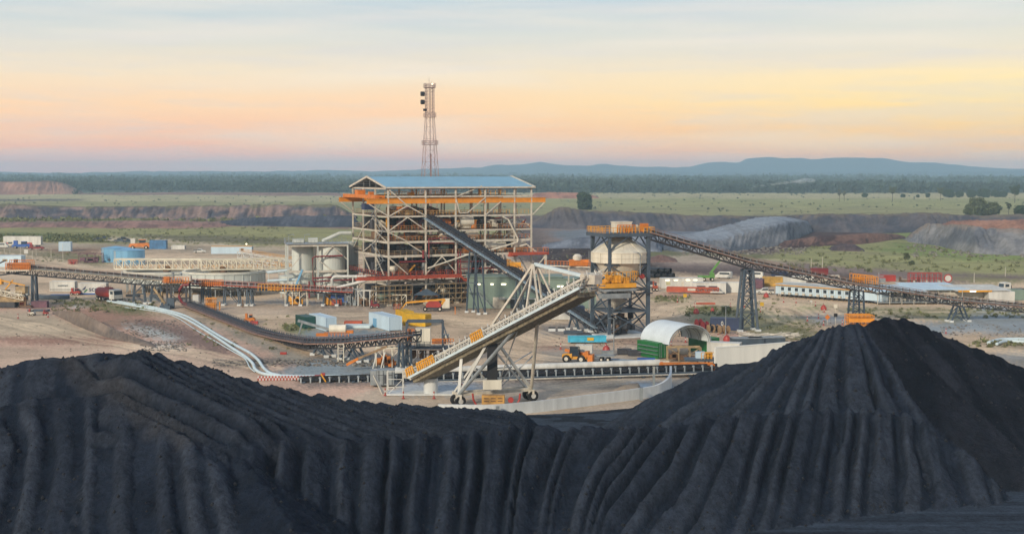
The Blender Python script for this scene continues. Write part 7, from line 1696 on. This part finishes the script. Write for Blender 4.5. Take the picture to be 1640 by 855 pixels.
# mobile conveyor white/orange pieces below dark conveyor
t = T('mobile_screen', 'white and orange mobile screening machine behind the pale blue container', 'screen', G(520, 541)); m = MB(); m.bar((-5.5, 0, 3.6), (1.5, 0, 1.6), .6, .5); m.bar((-5.6, 0, 0), (-4.6, 0, 3.2), .3); t.part('boom', m, GALV); m = MB(); m.tube((1, 0, 1.9), (4.4, 0, 1.9), .9, n=14); t.part('drum', m, CREAM); m = MB(); m.box((-.6, 0, .7), (2.2, 1.2, .6)); m.box((5.2, 0, 1.3), (1.5, 1.0, .6)); m.rail([(0, -.6, .4), (5, -.6, .4)], .8, .7, .12); t.part('frame', m, ORG)
t = T('inclined_conveyor', 'small cream and orange inclined conveyor under the dark conveyor trestles', 'conveyor', G(587, 593)); m = MB(); m.bar((-3, 0, 1.4), (3.6, 0, 4.2), .8, .35); t.part('boom', m, WOODP); m = MB(); m.bar((-3.4, -.1, 1.0), (-1.4, -.1, 2.1), .9, .4); t.part('feed_hopper', m, ORG); m = MB(); [m.bar((x, 0, 0), (x + .8, 0, 3.2), .2) for x in (1, 2.4)]; m.bar((1, 0, .2), (3.4, 0, .2), .2); t.part('legs', m, WHITE)
skid('cream support frame with orange hoppers behind the dark conveyor end', 622, 587, 4.4, 3.4, CREAM, ORG, seed=12); m = MB(); [m.box((x, 0, 1.7), (.16, .16, 3.4)) for x in (-.5, .5)]; [m.bar((-.5, 0, z), (.5, 0, z), .1) for z in (.5, 1.6, 2.6, 3.3)]; solo('steel_stand', m, CREAM, 'cream two post frame beneath the dark conveyor left of the small inclined conveyor', 'stand', G(546, 580))
m = MB(); m.box((0, 0, .5), (1.4, .8, .8)); m.box((.7, 0, 1.0), (.6, .6, .5)); solo('valve_unit', m, RED, 'small red and black valve unit at the end of the chequered barriers', 'valve', G(511, 609))
m = MB(); m.bar((0, 0, 1.4), (.8, 0, .1), .2); solo('hazard_arm', m, YEL, 'yellow and red sloping arm beside the small valve unit', 'arm', G(514, 612))
planks('small red debris pile beneath the curve of the dark conveyor', 454, 567, 1.2, .6, 0, RED, 3, .4, 'debris', 'debris pile')
# crossing pipe barrier strip and cream junk around the canopy
for i, (px, py, l) in enumerate([(1240, 552, 'low pink strip of stacked timber behind the grey containers'), (1130, 487, 'pale red barrier mesh strip by the grass verge')]): planks(l, px, py, 5, .6, 0, WOODP if i == 0 else ORF, 2, .4, 'timber_stack', 'timber')
# second yellow railed walkway left of the bin
a, b = at(872, 425, 330), at(950, 428, 325); t = T('high_walkway', 'orange railed high walkway with a white tank between the plant and the bin', 'walkway', (a.x, a.y, 0), world=True)
m = MB(); m.bar(a, b, 1.2, .25); t.part('deck', m, STEELW); m = MB(); m.rail([a + Vector((0, -.6, .1)), b + Vector((0, -.6, .1))], 1.1, .8, .1); t.part('handrail', m, ORG)
m = MB(); p = a.lerp(b, .72); m.box(p + Vector((0, 0, 1)), (5, 1.6, 1.5)); t.part('platform_box', m, ORG); m = MB(); m.lathe(p + Vector((-.5, 0, 1.6)), [(1.1, 0), (1.1, .9), (.6, 1.4), (0, 1.5)], 14); t.part('tank', m, STEELW)
m = MB(); [m.box((q.x, q.y, q.z / 2), (.35, .35, q.z)) for q in (a.lerp(b, .1), a.lerp(b, .5), a.lerp(b, .95))]; t.part('legs', m, STEELW)
# ================================================================ RADIO TOWER
def radio():
    D = 500; s = D / F; c = Vector(((689 - 820) * s, D, 0)); t = T('radio_tower', 'tall slender lattice radio tower with two dark drum dishes behind the blue roof', 'radio tower', c, .3)
    zt = at(689, 136, D).z; zk = at(689, 185, D).z
    wd = lambda z: (2.7 if z > zk else 2.7 + (zk - z) / zk * 6.3)
    def lv(z): w = wd(z) / 2; return [Vector((x * w, y * w, z)) for x, y in ((-1, -1), (1, -1), (1, 1), (-1, 1))]
    zs = list(np.linspace(0, zk, 14)) + list(np.linspace(zk, zt, 10))[1:]
    m = MB(); b = MB()
    for z0, z1 in zip(zs, zs[1:]):
        A0, A1 = lv(z0), lv(z1)
        for i in range(4): m.tube(A0[i], A1[i], .1, n=5); j = (i + 1) % 4; b.bar(A0[i], A1[j], .07); b.bar(A0[j], A1[i], .07); b.bar(A1[i], A1[j], .07)
    TW = mat('tower_steel', (176, 150, 148), .6); t.part('legs', m, TW); t.part('bracing', b, TW)
    m = MB(); m.bar((.3, 0, 0), (.3, 0, zt * .62), .5, .5) ; m.bar((.1, 0, zt * .6), (.1, 0, zt), .2); t.part('cable_ladder', m, TW)
    for z in (at(689, 232, D).z, at(689, 188, D).z, at(689, 141, D).z):
        m = MB(); w = wd(z) + 1.0; m.rail([(-w / 2, -w / 2, z), (w / 2, -w / 2, z), (w / 2, w / 2, z), (-w / 2, w / 2, z), (-w / 2, -w / 2, z)], 1.5, .8, .09); m.box((0, 0, z), (w, w, .12)); t.part('platform', m, TW)
    for y, r in ((151, .85), (164, .85), (176.5, .45)):
        z = at(689, y, D).z; x = -2.6 if r > .5 else -1.7; m = MB(); m.tube((x - .8, -.4, z), (x + .5, -.4, z), r, n=16); d_ = t.part('dish', m, BLACKP); m = MB(); m.bar((x, -.4, z), (-1.2, -.4, z), .15); t.part('bracket', m, TW, parent=d_)
    m = MB(); m.tube((-.2, 0, zt), (-.2, 0, zt + 2.6), .06, n=5); m.tube((.7, 0, zt), (.7, 0, zt + 1.4), .05, n=5); t.part('antenna', m, TW); m = MB(); m.box((1.0, 0, zt + .3), (.4, .4, .4)); t.part('beacon', m, LAMP)
radio()
# smoke drifting from a burn at the forest edge
sm = bpy.data.materials.new('smoke_air'); sm.use_nodes = True; sn = sm.node_tree.nodes
for n_ in list(sn):
    if n_.type == 'BSDF_PRINCIPLED': sn.remove(n_)
pv2 = sn.new('ShaderNodeVolumePrincipled'); pv2.inputs['Color'].default_value = (.95, .97, 1, 1); pv2.inputs['Density'].default_value = 0.022; sm.node_tree.links.new(pv2.outputs[0], sn['Material Output'].inputs['Volume'])
m = MB(); rs = random.Random(5)
for i in range(30):
    k = i / 29; p = at(1204 + 90 * k + rs.uniform(-3, 3), 301 - 11 * k ** .6 + rs.uniform(-1.5, 1.5) * (.4 + k), 2230 + i * 5); r = (1.5 + 5 * k) * rs.uniform(.5, 1.2)
    m.lathe(p, [(0.01, -r * .55), (r * 1.2, -r * .3), (r * 1.6, 0), (r * 1.2, r * .35), (.01, r * .55)], 10)
kindof(npmesh('smoke', np.array(m.v), np.array([f for f in m.f]), sm), 'stuff')

# loose rock along the pit edges and drains
rb_ = []
for (x0, y0, x1, y1, k, r0) in [(1090, 392, 1290, 408, 500, 1.2), (1450, 384, 1640, 412, 350, 1.3), (340, 576, 640, 586, 400, .45), (470, 600, 600, 612, 200, .4), (195, 512, 290, 540, 260, .35), (225, 546, 300, 562, 220, .35), (880, 545, 1300, 556, 200, .25), (0, 480, 560, 600, 250, .25),
                           (560, 500, 1300, 560, 250, .22), (1500, 520, 1640, 540, 120, .4), (870, 390, 1040, 420, 150, .8), (1040, 470, 1340, 540, 200, .3)]:
    for _ in range(k): p = G(random.uniform(x0, x1), random.uniform(y0, y1)); rb_.append((p.x, p.y, 0, r0 * random.uniform(.3, 1.2)))
rb_ = np.array(rb_); rg = np.random.default_rng(9); n_ = len(rb_)
oct_ = np.array([(1, 0, 0), (0, 1, 0), (-1, 0, 0), (0, -1, 0), (0, 0, 1), (0, 0, -1.)]); fo = np.array([(0, 1, 4), (1, 2, 4), (2, 3, 4), (3, 0, 4), (1, 0, 5), (2, 1, 5), (3, 2, 5), (0, 3, 5)])
V_ = rb_[:, None, :3] + oct_[None] * rb_[:, 3, None, None] * rg.uniform(.5, 1.1, (n_, 6, 3)) * np.array([1, 1, .6])
F_ = (fo[None] + 6 * np.arange(n_)[:, None, None]).reshape(-1, 3)
kindof(npmesh('rubble', V_.reshape(-1, 3), F_, mat('loose_rock', (150, 142, 130), .9, var=.3, scale=.4), sm=False), 'stuff')
